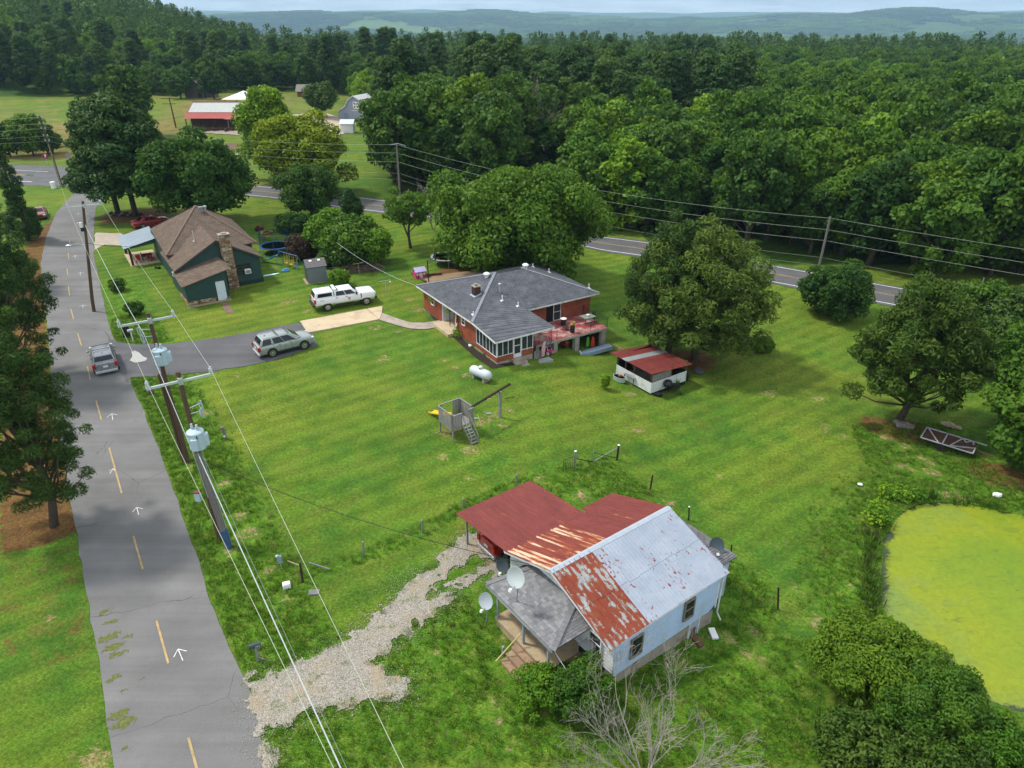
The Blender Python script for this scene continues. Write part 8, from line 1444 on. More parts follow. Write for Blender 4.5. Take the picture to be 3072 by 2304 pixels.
def make_tree(kind, Hh, R, seed, leaf, mat, per=60, ncl=46, z0=0.28, shape='round', rc=0.26, r0=None, nl=14, aspect=0.62, cap=24000, cov=0.85):
    "returns (crown mesh, trunk mesh)"
    r_ = np.random.default_rng(seed); r0 = r0 or 0.022 * Hh
    if kind == 'broad':
        cl = crown_broad(Hh, R, seed, ncl, z0, shape, rc); C, N, L, W, T, A = clusters_to_leaves(cl, per, leaf, aspect=aspect, cap=cap, cov=cov); return leaf_mesh('crown', C, N, L, W, mat, T), trunk_mesh('trunk', limbs(Hh, R, cl, r0, seed, nl), m_bark)
    if kind == 'pine':
        cl = []; br = []; n = ncl
        for k in range(n):
            t = (k + r_.uniform(0, 1)) / n; z = Hh * (z0 + (1 - z0) * t * 0.97); w_ = R * (0.35 + 0.75 * math.sin(math.pi * min(1, 0.25 + t * 0.62))) * (1 - t ** 3 * 0.75); th = k * 2.4 + r_.uniform(-.5, .5); f = w_ * r_.uniform(0.45, 0.85); p = np.array([math.cos(th) * f, math.sin(th) * f, z])
            cl.append((p, R * rc * r_.uniform(0.8, 1.25), r_.uniform(0.15, 0.8))); br.append(([Vector((0, 0, z - 0.06 * Hh)), Vector(p)], [r0 * 0.22, r0 * 0.06]))
        C, N, L, W, T, A = clusters_to_leaves(cl, per, leaf, 0.5, 0.6, 0.40, cap=cap, cov=cov); tp = [Vector((r_.uniform(-.01, .01) * Hh * k, r_.uniform(-.01, .01) * Hh * k, Hh * 0.97 * k / 4 - (0.4 if k == 0 else 0))) for k in range(5)]
        return leaf_mesh('crown', C, N, L, W, mat, T, A), trunk_mesh('trunk', [(tp, [r0 * 1.15, r0, r0 * 0.8, r0 * 0.5, r0 * 0.12])] + br[::2], m_bark)
    if kind == 'cedar':
        cl = []; n = ncl
        for k in range(n):
            t = ((k + 0.5) / n) ** 1.15; z = Hh * (z0 + (0.97 - z0) * t); w_ = R * max(0.06, (1 - t) ** 0.75) * (0.75 + 0.35 * math.sin(t * 11 + seed)) * (1 if t > 0.06 else 0.8); th = k * 2.39996 + r_.uniform(-.4, .4); f = w_ * r_.uniform(0.5, 0.95)
            cl.append((np.array([math.cos(th) * f, math.sin(th) * f, z + r_.uniform(-.02, .03) * Hh]), max(0.35, R * rc * (1.15 - 0.65 * t)) * r_.uniform(0.7, 1.2), r_.uniform(0.1, 0.9)))
        C, N, L, W, T, A = clusters_to_leaves(cl, per, leaf, 0.85, 0.3, 0.26, 0.7, cap=cap, cov=cov); tp = [Vector((r_.uniform(-.02, .02) * Hh * (k > 0), r_.uniform(-.02, .02) * Hh * (k > 0), Hh * 0.93 * k / 4 - (0.4 if k == 0 else 0))) for k in range(5)]
        br = [([Vector((0, 0, c[2] * 0.86)), Vector(c)], [r0 * 0.28, r0 * 0.07]) for c, _, _ in cl[::3]]
        return leaf_mesh('crown', C, N, L, W, mat, T, A), trunk_mesh('trunk', [(tp, [r0 * 1.3, r0, r0 * 0.75, r0 * 0.45, r0 * 0.1])] + br, m_bark)
def place_tree(name, label, meshes, loc, rz=0.0, s=(1, 1, 1), group=None, cat='tree'):
    t = thing(name, label, cat, loc, rz, group); t.scale = s; link('crown', meshes[0], t)
    if meshes[1]: link('trunk', meshes[1], t)
    return t
def dep(p): return p.y * CP + (CAM_H - p.z) * SP
def hero(name, label, kind, bpx, tpx, wpx, mat, seed, leaf=0.34, per=60, cat='tree', dz=0, fit=True, **k):
    b = P(*bpx)
    if fit: b.x = AT(tpx[0], (tpx[1] * 2 + bpx[1]) / 3, b.y).x; b.z = H(b.x, b.y)
    Hh = max(0.4, top_z(b, tpx) - b.z); R = wpx / 2 / F_PX * dep(b); k.setdefault('cap', 26000 if cat == 'tree' else 9000); ms = make_tree(kind, Hh, R, seed, leaf, mat, None, **k); return place_tree(name, label, ms, b + Vector((0, 0, dz)), 0, cat=cat)
hero('oak_tree', 'large dark oak with a broad lobed crown behind the brick house', 'broad', (1575, 812), (1560, 485), 560, L_mid, 11, 0.40, 34, ncl=90, z0=-0.02, rc=0.18, nl=26, cap=70000)
hero('maple_tree', 'broad round maple behind the roof of the green house', 'broad', (600, 672), (588, 404), 320, L_mid, 12, 0.42, 34, ncl=64, z0=0.12, rc=0.21, nl=20)
hero('pine_tree', 'left pine of the pair beside the red sedan', 'pine', (355, 641), (300, 300), 200, L_pine, 13, fit=False, leaf= 0.5, ncl=70, z0=0.22, rc=0.30)
hero('pine_tree', 'right pine of the pair beside the red sedan', 'pine', (408, 649), (440, 285), 265, L_pine, 14, fit=False, leaf= 0.5, ncl=70, z0=0.22, rc=0.30)
hero('broad_tree', 'tall shaggy tree at the meadow edge behind the two pines', 'broad', (392, 412), (372, 190), 150, L_dark, 15, 0.8, 14, ncl=52, z0=0.1)
hero('broad_tree', 'slender dark tree by the meadow, left of the two pines', 'broad', (232, 418), (245, 285), 85, L_dark, 16, 0.7, 14, ncl=40, z0=0.06, shape='oval')
hero('tulip_tree', 'tall bright green pointed tree in front of the red roofed shop', 'broad', (748, 538), (795, 232), 205, L_bright, 17, 0.50, 30, ncl=72, z0=0.12, shape='cone', rc=0.24)
hero('yellow_tree', 'yellow green tree with several domes beside the highway', 'broad', (905, 588), (905, 338), 255, L_yel, 18, 0.42, 34, ncl=62, z0=0.12, rc=0.22)
hero('round_tree', 'smaller dark green round tree in front of the yellow green tree', 'broad', (915, 655), (922, 484), 185, L_dark, 19, 0.36, 40, ncl=50, z0=0.10, rc=0.24)
hero('cedar_tree', 'small dark cedar right behind the overgrown heap', 'cedar', (1065, 690), (1050, 566), 120, L_pine, 20, 0.40, 60, ncl=60, z0=0.05, rc=0.32)
hero('low_bush', 'low dark rounded bush on the lawn under the round tree', 'broad', (880, 692), (880, 645), 98, L_dark, 21, 0.25, 120, cat='bush', ncl=24, z0=0.0, rc=0.4)
hero('sparse_tree', 'thin leaning leafy tree beside the highway left of the oak', 'broad', (1288, 745), (1225, 560), 170, L_mid, 22, 0.34, 20, ncl=26, z0=0.35, rc=0.22)
hero('small_tree', 'small multi stemmed tree at the patio edge behind the brick house', 'broad', (1437, 806), (1446, 758), 52, L_mid, 23, 0.22, 120, ncl=22, z0=0.25, rc=0.35)
hero('small_tree', 'slim young tree in front of the grey trampoline', 'broad', (1372, 806), (1368, 730), 46, L_dark, 24, 0.22, 120, ncl=22, z0=0.05, rc=0.35, shape='oval')
hero('cedar_tree', 'big feathery cedar behind the barbecue shelter, left of its pair', 'broad', (2000, 1062), (2020, 628), 330, L_ced, 25, 0.36, 64, fit=False, ncl=110, z0=0.0, rc=0.145, r0=0.28, nl=40, aspect=0.26, shape='cone2', cap=34000, cov=0.55)
hero('cedar_tree', 'big feathery cedar behind the barbecue shelter, right of its pair', 'broad', (2085, 1078), (2150, 650), 430, L_ced, 26, 0.36, 64, fit=False, ncl=120, z0=0.02, rc=0.135, r0=0.28, nl=44, aspect=0.26, shape='cone2', cap=36000, cov=0.55)
hero('cedar_tree', 'dark conical cedar standing alone on the right lawn', 'broad', (2694, 1262), (2720, 800), 385, L_olive, 27, 0.34, 70, fit=False, ncl=120, z0=0.10, rc=0.145, r0=0.24, nl=36, aspect=0.28, shape='cone3', cap=36000, cov=0.7)
hero('walnut_tree', 'large broadleaf tree cut by the right edge above the pond', 'broad', (3120, 1430), (3060, 955), 400, L_mid, 28, 0.30, 50, fit=False, ncl=80, z0=0.06, rc=0.22, nl=20)
hero('roadside_tree', 'round dark tree growing against the leaning highway pole', 'broad', (2545, 945), (2520, 795), 215, L_dark, 29, 0.30, 50, ncl=44, z0=0.03, rc=0.26)
for k, (b_, t_, w_, m_, lab) in enumerate((((2905, 985), (2940, 835), 180, L_mid, 'leafy thicket at the highway near the right edge'), ((3010, 1010), (3030, 860), 190, L_ced, 'feathery thicket cut by the right edge below the highway'), ((2790, 985), (2790, 900), 150, L_olive, 'low thicket behind the lone cedar'), ((2980, 1120), (2990, 950), 200, L_olive, 'olive green thicket above the large right edge tree'))): hero('thicket', lab, 'broad', b_, t_, w_, m_, 30 + k, 0.30, 50, cat='bush', ncl=36, z0=0.02, rc=0.26)
hero('cedar_tree', 'nearest cedar on the left verge, trunk foot beside the road', 'broad', (158, 1580), (0, 860), 400, L_ced, 36, 0.22, 90, fit=False, ncl=150, z0=0.05, rc=0.12, r0=0.2, nl=40, shape='cone2', aspect=0.20, cap=50000, cov=0.6)
hero('cedar_tree', 'second cedar on the left verge, overhanging the road edge', 'broad', (60, 1150), (-70, 600), 360, L_ced, 37, 0.26, 80, fit=False, cap=36000, ncl=130, z0=0.03, rc=0.12, shape='cone2', aspect=0.20, cov=0.6, nl=30, r0=0.22)
hero('cedar_tree', 'third cedar on the left verge with a dark trunk by the faded sedan', 'cedar', (84, 722), (0, 425), 118, L_pine, 38, 0.30, 64, fit=False, ncl=100, z0=0.06, rc=0.24, r0=0.25)
hero('cedar_tree', 'cedar cut by the left edge beyond the third verge cedar', 'cedar', (-40, 860), (-95, 480), 240, L_pine, 39, 0.34, 60, ncl=90, z0=0.06, rc=0.24)
for k, (b_, t_, w_, m_, lab) in enumerate((((70, 468), (75, 335), 125, L_mid, 'leafy tree across the highway at the left edge'), ((135, 462), (128, 372), 80, L_dark, 'low dark tree right of the left edge tree across the highway'), ((15, 470), (10, 360), 80, L_dark, 'dark tree cut by the left edge across the highway'), ((165, 440), (160, 398), 40, L_dark, 'small dark cedar on the meadow bank'))): hero('meadow_tree', lab, 'broad', b_, t_, w_, m_, 41 + k, 0.55, 20, ncl=34, z0=0.02, rc=0.27)
hero('pine_tree', 'dark rounded pine between the red roofed shop and the gambrel barn', 'broad', (965, 352), (960, 243), 105, L_pine, 301, 0.6, ncl=40, z0=0.15, rc=0.26)
hero('forest_edge_tree', 'dark tree overhanging the right end of the old grey barn', 'broad', (640, 297), (632, 205), 78, L_dark, 302, 0.8, ncl=34, z0=0.05, rc=0.27)
hero('forest_edge_tree', 'dark tree at the left end of the old grey barn', 'broad', (548, 297), (530, 195), 84, L_dark, 303, 0.8, ncl=34, z0=0.05, rc=0.27)
hero('edge_tree', 'dark broadleaf tree cut by the right edge, above the trailer', 'broad', (3100, 1290), (3060, 905), 360, L_mid, 304, 0.32, fit=False, ncl=70, z0=0.04, rc=0.2, cap=30000)
# overgrown heap
for k, (b_, t_, w_, m_, lab) in enumerate((((985, 772), (985, 632), 150, L_bright, 'bright leafy vine mound at the left of the overgrown heap'), ((1050, 788), (1058, 655), 190, L_mid, 'green vine mound in the middle of the overgrown heap'), ((1118, 790), (1120, 680), 125, L_bright, 'lighter vine mound at the right of the overgrown heap'), ((910, 778), (910, 712), 105, L_brown, 'dead brown shrub at the left foot of the overgrown heap'), ((1040, 800), (1040, 735), 130, L_olive, 'olive vine tangle at the foot of the overgrown heap'), ((985, 800), (975, 752), 50, L_bright, 'leafy shoots behind the grey shed'), ((1020, 856), (1018, 806), 62, L_bright, 'leafy green bush beside the old post near the shed'), ((348, 872), (350, 838), 50, L_dark, 'dark shrub on the verge left of the street lamp pole foot'), ((398, 945), (400, 904), 55, L_dark, 'dark shrub on the verge right of the street lamp pole foot'), ((1818, 1165), (1818, 1118), 34, L_bright, 'small upright shrub left of the shelter planter'), ((1960, 1010), (1960, 985), 40, L_mid, 'low plants under the cedar pair, left side'), ((2290, 1048), (2290, 1015), 70, L_mid, 'low garden plants right of the cedar pair'))): hero('shrub', lab, 'broad', b_, t_, w_, m_, 50 + k, 0.20 if k > 5 else 0.24, 110, cat='bush', ncl=26, z0=0.0, rc=0.34)
b = MB()
r_ = random.Random(3); pa, pb_ = P(1010, 818), P(1140, 808)
for k in range(420): p = pa.lerp(pb_, r_.random()) + Vector((r_.gauss(0, .3), r_.gauss(0, .6), abs(r_.gauss(0, .35)))); d = Vector((r_.gauss(0, 1), r_.gauss(0, 1), r_.gauss(0, .35))).normalized() * r_.uniform(.4, 1.1); b.tube([p - d, p + d], 0.018, 3, False)
br_ = b.build('brush_pile', m_barkd); tag(br_, 'long pile of cut brown brush in front of the overgrown heap', 'brush pile'); br_['kind'] = 'stuff'
# bushes near the cottage and pond
for k, (b_, t_, w_, m_, lab, cl_) in enumerate((((1635, 2095), (1630, 2015), 160, L_bright, 'bright leafy bush at the cottage porch corner', 30), ((1755, 2120), (1745, 2010), 210, L_mid, 'green bush against the cottage wall behind the dead tree', 36), ((1600, 2110), (1600, 2055), 120, L_bright, 'low bush growing over the porch steps', 20))): hero('porch_bush', lab, 'broad', b_, t_, w_, m_, 70 + k, 0.12, 260, cat='bush', ncl=cl_, z0=0.0, rc=0.26, cap=16000)
for k, (b_, t_, w_, m_, lab) in enumerate((((2640, 2075), (2640, 1900), 400, L_mid, 'big dark willow like bush on the pond bank'), ((2840, 2230), (2830, 2020), 380, L_mid, 'dense bush on the pond bank below the biggest bank bush'), ((3010, 2345), (3000, 2175), 260, L_bright, 'bright bush in the bottom right corner'), ((2600, 2330), (2600, 2190), 330, L_olive, 'low olive bush at the bottom edge left of the bank bushes'), ((2810, 2400), (2810, 2240), 300, L_olive, 'dark olive bush at the bottom edge between the bank bushes'))): hero('bank_bush', lab, 'broad', b_, t_, w_, m_, 80 + k, 0.17, 190, cat='bush', ncl=64, z0=-0.05, rc=0.23, lump=0.3) if 0 else hero('bank_bush', lab, 'broad', b_, t_, w_, m_, 80 + k, 0.115, 190, cat='bush', ncl=90, z0=-0.05, rc=0.17, aspect=0.42, shape='flat', cap=42000 if k < 2 else 16000, cov=0.7)
# bare tree in the foreground
def bare(name, label, base, Hh, spread, seed, m, n0=6, r0=0.09, depth=4, lean=(0, 0), cat='dead tree', thin=0.0035, gb=0.0):
    r_ = random.Random(seed); b = MB()
    def grow(p, d, L, r, lev):
        pts_ = [p]; rs = [r]; k = 4; cur = p.copy(); dd = d.copy()
        for i in range(k):
            dd = (dd + Vector((r_.gauss(0, .13), r_.gauss(0, .13), r_.gauss(0, .07) + 0.03 - gb * (lev > 1)))).normalized(); cur = cur + dd * L / k; pts_.append(cur.copy()); rs.append(max(thin, r * (1 - 0.62 * (i + 1) / k)))
        b.tube(pts_, rs, 6 if lev == 0 else 4 if lev < 3 else 3, False)
        if lev < depth:
            for j in range(r_.randint(3, 4) if lev < 2 else r_.randint(2, 4)):
                i = r_.randint(1, k); f = (pts_[i] - pts_[i - 1]).normalized(); sd_ = Vector((r_.gauss(0, 1), r_.gauss(0, 1), r_.gauss(0, .6))).normalized(); grow(pts_[i], (f * 0.85 + sd_ * 0.62).normalized(), L * r_.uniform(.45, .75), max(thin, rs[i] * 0.7), lev + 1)
    for j in range(n0):
        a = 2 * math.pi * j / n0 + r_.uniform(-.3, .3); grow(Vector((0, 0, -0.1)), Vector((math.cos(a) * spread + lean[0], math.sin(a) * spread + lean[1], 1)).normalized(), Hh * r_.uniform(.55, .72), r0 * r_.uniform(.7, 1.1), 0)
    t = thing(name, label, cat, base); part('bare_branches', b, m, t); return t
bare('bare_tree', 'leafless many stemmed tree at the bottom edge in front of the cottage', P(1935, 2345), 4.8, 1.35, 4, m_barkg, 9, 0.05, 4, (0.16, 0.15), thin=0.006)
bare('bare_tree', 'leafless grey tree by the highway left of the oak', P(1300, 690), 6.0, 0.5, 6, m_barkg, 3, 0.10, 4, thin=0.02)
for k, (b_, t_, lab) in enumerate((((1577, 545), (1572, 262), 'tall dead brown tree, left of the pair at the wood edge above the oak'), ((1604, 545), (1598, 275), 'tall dead brown tree, right of the pair at the wood edge above the oak'), ((1662, 520), (1690, 270), 'pale dead tree leaning in the wood edge right of the dead pair'))): p = P(*b_); hh = top_z(p, t_) - p.z; bare('dead_tree', lab, p, hh * 0.92, 0.06, 8 + k, m_barkd if k < 2 else m_barkg, 1, 0.22, 4, thin=0.03, gb=0.05)
bare('bare_tree', 'leafless pale branches at the far right edge below the highway', P(2985, 935), 3.0, 0.8, 14, m_barkg, 4, 0.06, 3, thin=0.02)
# reeds and plants
def tuft_mesh(name, m, n, h, spread, w_, bend=0.5, seed=0):
    r_ = np.random.default_rng(seed); V = []; F = []; T = []
    for k in range(n):
        a = r_.uniform(0, 6.28); p = np.array([math.cos(a), math.sin(a), 0]) * r_.uniform(0, spread); d = np.array([math.cos(a), math.sin(a), 0]) * bend * h * r_.uniform(.2, 1); hh = h * r_.uniform(.6, 1.15); s = np.array([-math.sin(a), math.cos(a), 0]) * w_ / 2
        V += [p - s, p + s, p + d * .45 + s * .7 + [0, 0, hh * .65], p + d * .45 - s * .7 + [0, 0, hh * .65], p + d + [0, 0, hh]]; i = 5 * k; F += [(i, i + 1, i + 2, i + 3), (i + 3, i + 2, i + 4, i + 4)]; T += [r_.uniform(0, 1)] * 5
    me = bpy.data.meshes.new(name); me.from_pydata([tuple(v) for v in V], [], [f if f[2] != f[3] else f[:3] for f in F]); me.materials.append(m); a = me.attributes.new('tone', 'FLOAT', 'POINT'); a.data.foreach_set('value', T); return me
reed = [tuft_mesh('reeds', L_mid, 46, 0.42, 0.5, 0.04, 0.6, 1), tuft_mesh('reeds', L_olive, 46, 0.36, 0.5, 0.04, 0.7, 2), tuft_mesh('reeds', leafmat('leaf_reed_dark', (0.02, 0.04, 0.008), (0.06, 0.07, 0.015)), 50, 0.36, 0.5, 0.04, 0.7, 3)]
shore = [cP(1010, 335), cP(1030, 318), cP(965, 400), cP(962, 450), cP(958, 510), cP(955, 610), cP(952, 660), cP(955, 720), cP(965, 770), cP(975, 850), cP(1400, 192), cP(1480, 200), cP(1560, 212), cP(1640, 230), cP(930, 380), cP(915, 430), cP(940, 480), cP(920, 540), cP(945, 580), cP(930, 640), cP(950, 690), cP(925, 740), cP(945, 800), cP(930, 830), cP(1290, 175), cP(1270, 165)]
for k, px in enumerate(shore): o = link('shore_reeds', reed[k % 3]); o.location = on(px); o.rotation_euler = (0, 0, k * 1.7); o.scale = (1.25,) * 3; tag(o, 'low clump of reeds on the near edge of the pond water' if k < 14 else ('%s clump of dark reeds from the top along the left pond shore' % ORD[k - 14]) if k < 24 else 'clump of reeds on the far shore of the pond', 'reeds', 'reeds at the water edge' if k < 14 else 'reeds on the left shore' if k < 24 else 'reeds on the far shore')
lily = make_tree('broad', 0.9, 0.8, 91, 0.24, L_bright, 90, ncl=14, z0=0.0, rc=0.4)
for k, px in enumerate([cP(960, 270), cP(985, 240), cP(945, 310), cP(990, 300), cP(1060, 170), cP(1110, 180), cP(1150, 165), cP(1190, 180), cP(1090, 150), cP(1020, 150)]): o = link('water_plant', lily[0]); o.location = on(px); o.rotation_euler = (0, 0, k * 1.1); o.scale = (0.85, 0.85, 0.7 + 0.05 * (k % 3)); tag(o, 'clump of broad leaved water plants at the upper left pond corner, %s of ten' % ORD[k], 'water plant', 'water plants at the pond corner')
fern = make_tree('broad', 0.55, 0.42, 92, 0.14, L_bright, 200, ncl=12, z0=0.0, rc=0.4)[0]
o = link('hanging_fern', fern); o.location = OB + EB1 * -0.2 + EB2 * 9.0 + Vector((0, 0, 1.75)); o['label'] = 'green fern basket hanging under the brick house entry eave'; o['category'] = 'hanging plant'
o = link('hanging_fern', fern); o.location = OB + EB1 * -0.3 + EB2 * 12.7 + Vector((0, 0, 1.75)); o['label'] = 'fern basket hanging before the far left window of the brick house'; o['category'] = 'hanging plant'
for k, (px, s, lab) in enumerate(((b5_ := crop(1240, 780, 5.184))(680, 1200) and (b5_(690, 1195), 1.5, 'yellow green leafy plants in the mulch bed by the entry'), (b5_(640, 1150), 0.8, 'pale hosta in the mulch bed nearest the entry slab'), (b5_(930, 1340), 0.8, 'small plant in the middle of the mulch bed'), (b5_(1110, 1480), 1.0, 'spiky fern in the mulch bed near the porch corner'))): o = link('bed_plant', fern if k < 3 else reed[0]); o.location = on(px, 0.02); o.scale = (s,) * 3 if k < 3 else (0.7,) * 3; tag(o, lab, 'plant')
b = MB(); b.blob((0, 0, 0.12), 0.2, 4, 1, .3); simple('white_stone', 'pale stone lying in the mulch bed', 'stone', b, m_white, on(b5_(885, 1355)))
o = link('palm_plant', tuft_mesh('palm_plant', L_bright, 14, 0.9, 0.1, 0.14, 0.9, 7)); o.location = on(cS(1600, 960)); tag(o, 'broad leaved garden plant right of the kettle grill', 'plant')
o = link('agave_plant', tuft_mesh('agave_plant', L_ced, 12, 0.6, 0.1, 0.10, 1.1, 8)); o.location = on(cS(1680, 1050)); tag(o, 'spreading blue green plant on the grass below the shelter', 'plant')

# ---- the wood: individual trees nearest the viewer, the rest as stuff
protos = []
def add_proto(key, *a, **k):
    k['cap'] = 6500; protos.append((key, make_tree(*a, **k)))
for s in range(4): add_proto('dark', 'broad', 16, 5.2, 200 + s, 0.55, L_dark, None, ncl=46, z0=0.06, rc=0.24, shape=('round', 'oval', 'round', 'flat')[s])
for s in range(4): add_proto('mid', 'broad', 15, 5.0, 210 + s, 0.55, L_mid, None, ncl=46, z0=0.02, rc=0.24, shape=('oval', 'round', 'round', 'oval')[s])
for s in range(3): add_proto('bright', 'broad', 13, 4.8, 220 + s, 0.52, L_bright, None, ncl=44, z0=0.0, rc=0.25)
for s in range(4): add_proto('pine', 'pine', 21, 4.0, 230 + s, 0.70, L_pine, None, ncl=46, z0=0.34, rc=0.36)
for s in range(1): add_proto('yellow', 'broad', 13, 4.6, 240 + s, 0.55, L_yel, None, ncl=40, z0=0.08, rc=0.25)
PD = {}
for k, v in protos: PD.setdefault(k, []).append(v)
hcl = np.array([(p.x, p.y) for p in HCL])
def beyond_hwy(x, y):
    j = np.argmin((hcl[:, 0] - x) ** 2 + (hcl[:, 1] - y) ** 2); t = hcl[min(j + 1, len(hcl) - 1)] - hcl[max(j - 1, 0)]; t = t / np.linalg.norm(t); return (x - hcl[j][0]) * -t[1] + (y - hcl[j][1]) * t[0]
def pxl(x, y, z):
    d = y * CP - (z - CAM_H) * SP; v = (y * SP + (z - CAM_H) * CP) / d; return 1536 + F_PX * x / d, 1152 - F_PX * v
CLEAR = [PW([(0, 480), (0, 330), (420, 305), (560, 292), (760, 285), (790, 300), (1010, 300), (1050, 330), (1045, 480), (700, 520), (300, 500)])]
def in_clear(x, y):
    return bool(inside(np.array([x]), np.array([y]), CLEAR[0])[0])
r_ = random.Random(21); cand = []
y = 78.0
while y < 420:
    step = 5.6 if y < 170 else 6.4 if y < 260 else 7.4; x = -0.80 * y - 20
    while x < 0.80 * y + 12:
        cand.append((x + r_.uniform(-.42, .42) * step, y + r_.uniform(-.42, .42) * step)); x += step
    y += step * 0.92
indiv = []; mids = []
for (x, y) in cand:
    z = H(x, y); px, py = pxl(x, y, z); ptx, pty = pxl(x, y, z + 16)
    if px < -120 or px > 3192 + 60: continue
    left = x < -0.237 * (y * CP + 12) + 4
    if left:
        if y < 283 + 10 * math.sin(x * 0.05) or in_clear(x, y): continue
    else:
        if 1490 < ptx < 1735 and y < 134: continue
        if beyond_hwy(x, y) < 6.8 + 2.0 * vnoise(np.array([x]), np.array([y]), 0.2, 2)[0]: continue
        if y < 240 and ptx - 5.2 * F_PX / (y * CP + 9) < 1072: continue
        if y > 225 and x < -45 and in_clear(x, y): continue
    nz_ = float(fbm(np.array([x]), np.array([y]), 0.028, 8, 3)[0]); sp = float(vnoise(np.array([x]), np.array([y]), 0.6, 4)[0])
    # species by place, read from the photograph
    if not left and 1380 < ptx < 2230 and 165 < y < 250 and nz_ > 0.28: kind = 'pine'
    elif not left and y < 128 and ptx > 1950: kind = 'bright' if nz_ > 0.50 else ('mid' if sp > 0.35 else 'dark')
    elif not left and y < 150 and 1700 < ptx < 2150: kind = 'bright' if sp > 0.35 else 'mid'
    elif not left and ptx < 1700 and y < 158: kind = 'dark' if sp > 0.30 else 'mid'
    elif not left and ptx > 2300: kind = 'bright' if nz_ > 0.56 else ('mid' if sp > 0.3 else 'dark')
    elif left and y < 320: kind = 'dark' if sp > 0.62 else ('pine' if sp > 0.48 else 'bright' if sp < 0.16 else 'mid'); 
    else: kind = 'pine' if sp > 0.80 else ('bright' if nz_ > 0.60 else ('mid' if nz_ > 0.45 else 'dark'))
    s = r_.uniform(0.68, 1.22) * (1.08 if kind == 'pine' else 1.0) * (0.80 if left else (0.86 if kind == 'pine' else 0.78 if (ptx < 1400 and y > 150) else 1.0)) * (1.0 if y > 110 else 0.92)
    (indiv if len(indiv) < 10 ** 9 else mids).append((y * CP - 10, x, y, z, kind, s, left))
indiv.sort(); take = indiv[:290]; rest = indiv[290:]
slot = {}
for it in take:
    bd = beyond_hwy(it[1], it[2]); rw = int(min(9, max(0, (bd - 6) / 7))) if not it[6] else 10; slot.setdefault((rw, it[4]), []).append(it)
LBL = {}
for (rw, kd), its in slot.items():
    its.sort(key=lambda t: pxl(t[1], t[2], t[3] + 12)[0])
    for n_, it in enumerate(its): LBL[it[:4]] = (ordw(n_), '%s row of roadside wood' % ORD[rw] if rw < 10 else 'treeline behind the meadow')

GL = {'dark': 'dark broadleaf trees of the wood', 'mid': 'green broadleaf trees of the wood', 'bright': 'bright green trees of the wood', 'pine': 'tall pines of the wood', 'yellow': 'yellowish trees of the wood'}
for (_, x, y, z, kind, s, left) in take:
    ms = r_.choice(PD[kind]); sec = 'left' if x < -8 else ('middle' if x < 32 else 'right'); sw = {'left': 'behind the middle highway pole', 'middle': 'behind the oak and cedars', 'right': 'at the right of the picture'}[sec]
    nm = {'dark': 'dark broadleaf tree', 'mid': 'mid green broadleaf tree', 'bright': 'bright green broadleaf tree', 'pine': 'tall dark pine', 'yellow': 'yellowish tree'}[kind]
    lo_, rw_ = LBL[(_, x, y, z)]; 
    place_tree('pine_tree' if kind == 'pine' else 'forest_tree', '%s %s from left, %s' % (lo_, nm, rw_), ms, (x, y, z - 0.3), r_.uniform(0, 6.28), (s * r_.uniform(.92, 1.1), s * r_.uniform(.92, 1.1), s * r_.uniform(.9, 1.12)), '%s, %s part' % (GL[kind], sec))
def scatter(name, pts, rz, scl, pick, meshes, label, kind='stuff'):
    me = bpy.data.meshes.new(name); me.vertices.add(len(pts)); me.vertices.foreach_set('co', np.asarray(pts, np.float32).ravel())
    for nm, v, t in (('rz', rz, 'FLOAT'), ('sc', scl, 'FLOAT'), ('pick', pick, 'INT')): a = me.attributes.new(nm, t, 'POINT'); a.data.foreach_set('value', np.asarray(v, np.float32 if t == 'FLOAT' else np.int32))
    o = link(name, me); c = bpy.data.collections.new(name + '_source')
    for k, m_ in enumerate(meshes): c.objects.link(bpy.data.objects.new('%s_source_%02d' % (name, k), m_))
    g = bpy.data.node_groups.new(name, 'GeometryNodeTree'); g.interface.new_socket('Geometry', in_out='INPUT', socket_type='NodeSocketGeometry'); g.interface.new_socket('Geometry', in_out='OUTPUT', socket_type='NodeSocketGeometry')
    N = g.nodes; I = N.new('NodeGroupInput'); O = N.new('NodeGroupOutput'); ip = N.new('GeometryNodeInstanceOnPoints'); ci = N.new('GeometryNodeCollectionInfo'); ci.inputs[0].default_value = c; ci.inputs['Separate Children'].default_value = True; ci.inputs['Reset Children'].default_value = True
    def at(nm, t): a = N.new('GeometryNodeInputNamedAttribute'); a.data_type = t; a.inputs[0].default_value = nm; return a.outputs[0]
    cx = N.new('ShaderNodeCombineXYZ'); g.links.new(at('rz', 'FLOAT'), cx.inputs[2]); g.links.new(I.outputs[0], ip.inputs['Points']); g.links.new(ci.outputs[0], ip.inputs['Instance']); ip.inputs['Pick Instance'].default_value = True
    g.links.new(at('pick', 'INT'), ip.inputs['Instance Index']); g.links.new(cx.outputs[0], ip.inputs['Rotation']); g.links.new(at('sc', 'FLOAT'), ip.inputs['Scale']); g.links.new(ip.outputs[0], O.inputs[0])
    md = o.modifiers.new('scatter', 'NODES'); md.node_group = g; o['kind'] = kind
    if label: o['label'] = label
    return o
def lowtree(kind, Hh, R, seed, leaf, mat, per, ncl, **k): return make_tree(kind, Hh, R, seed, leaf, mat, per, ncl=ncl, nl=2, **k)[0]
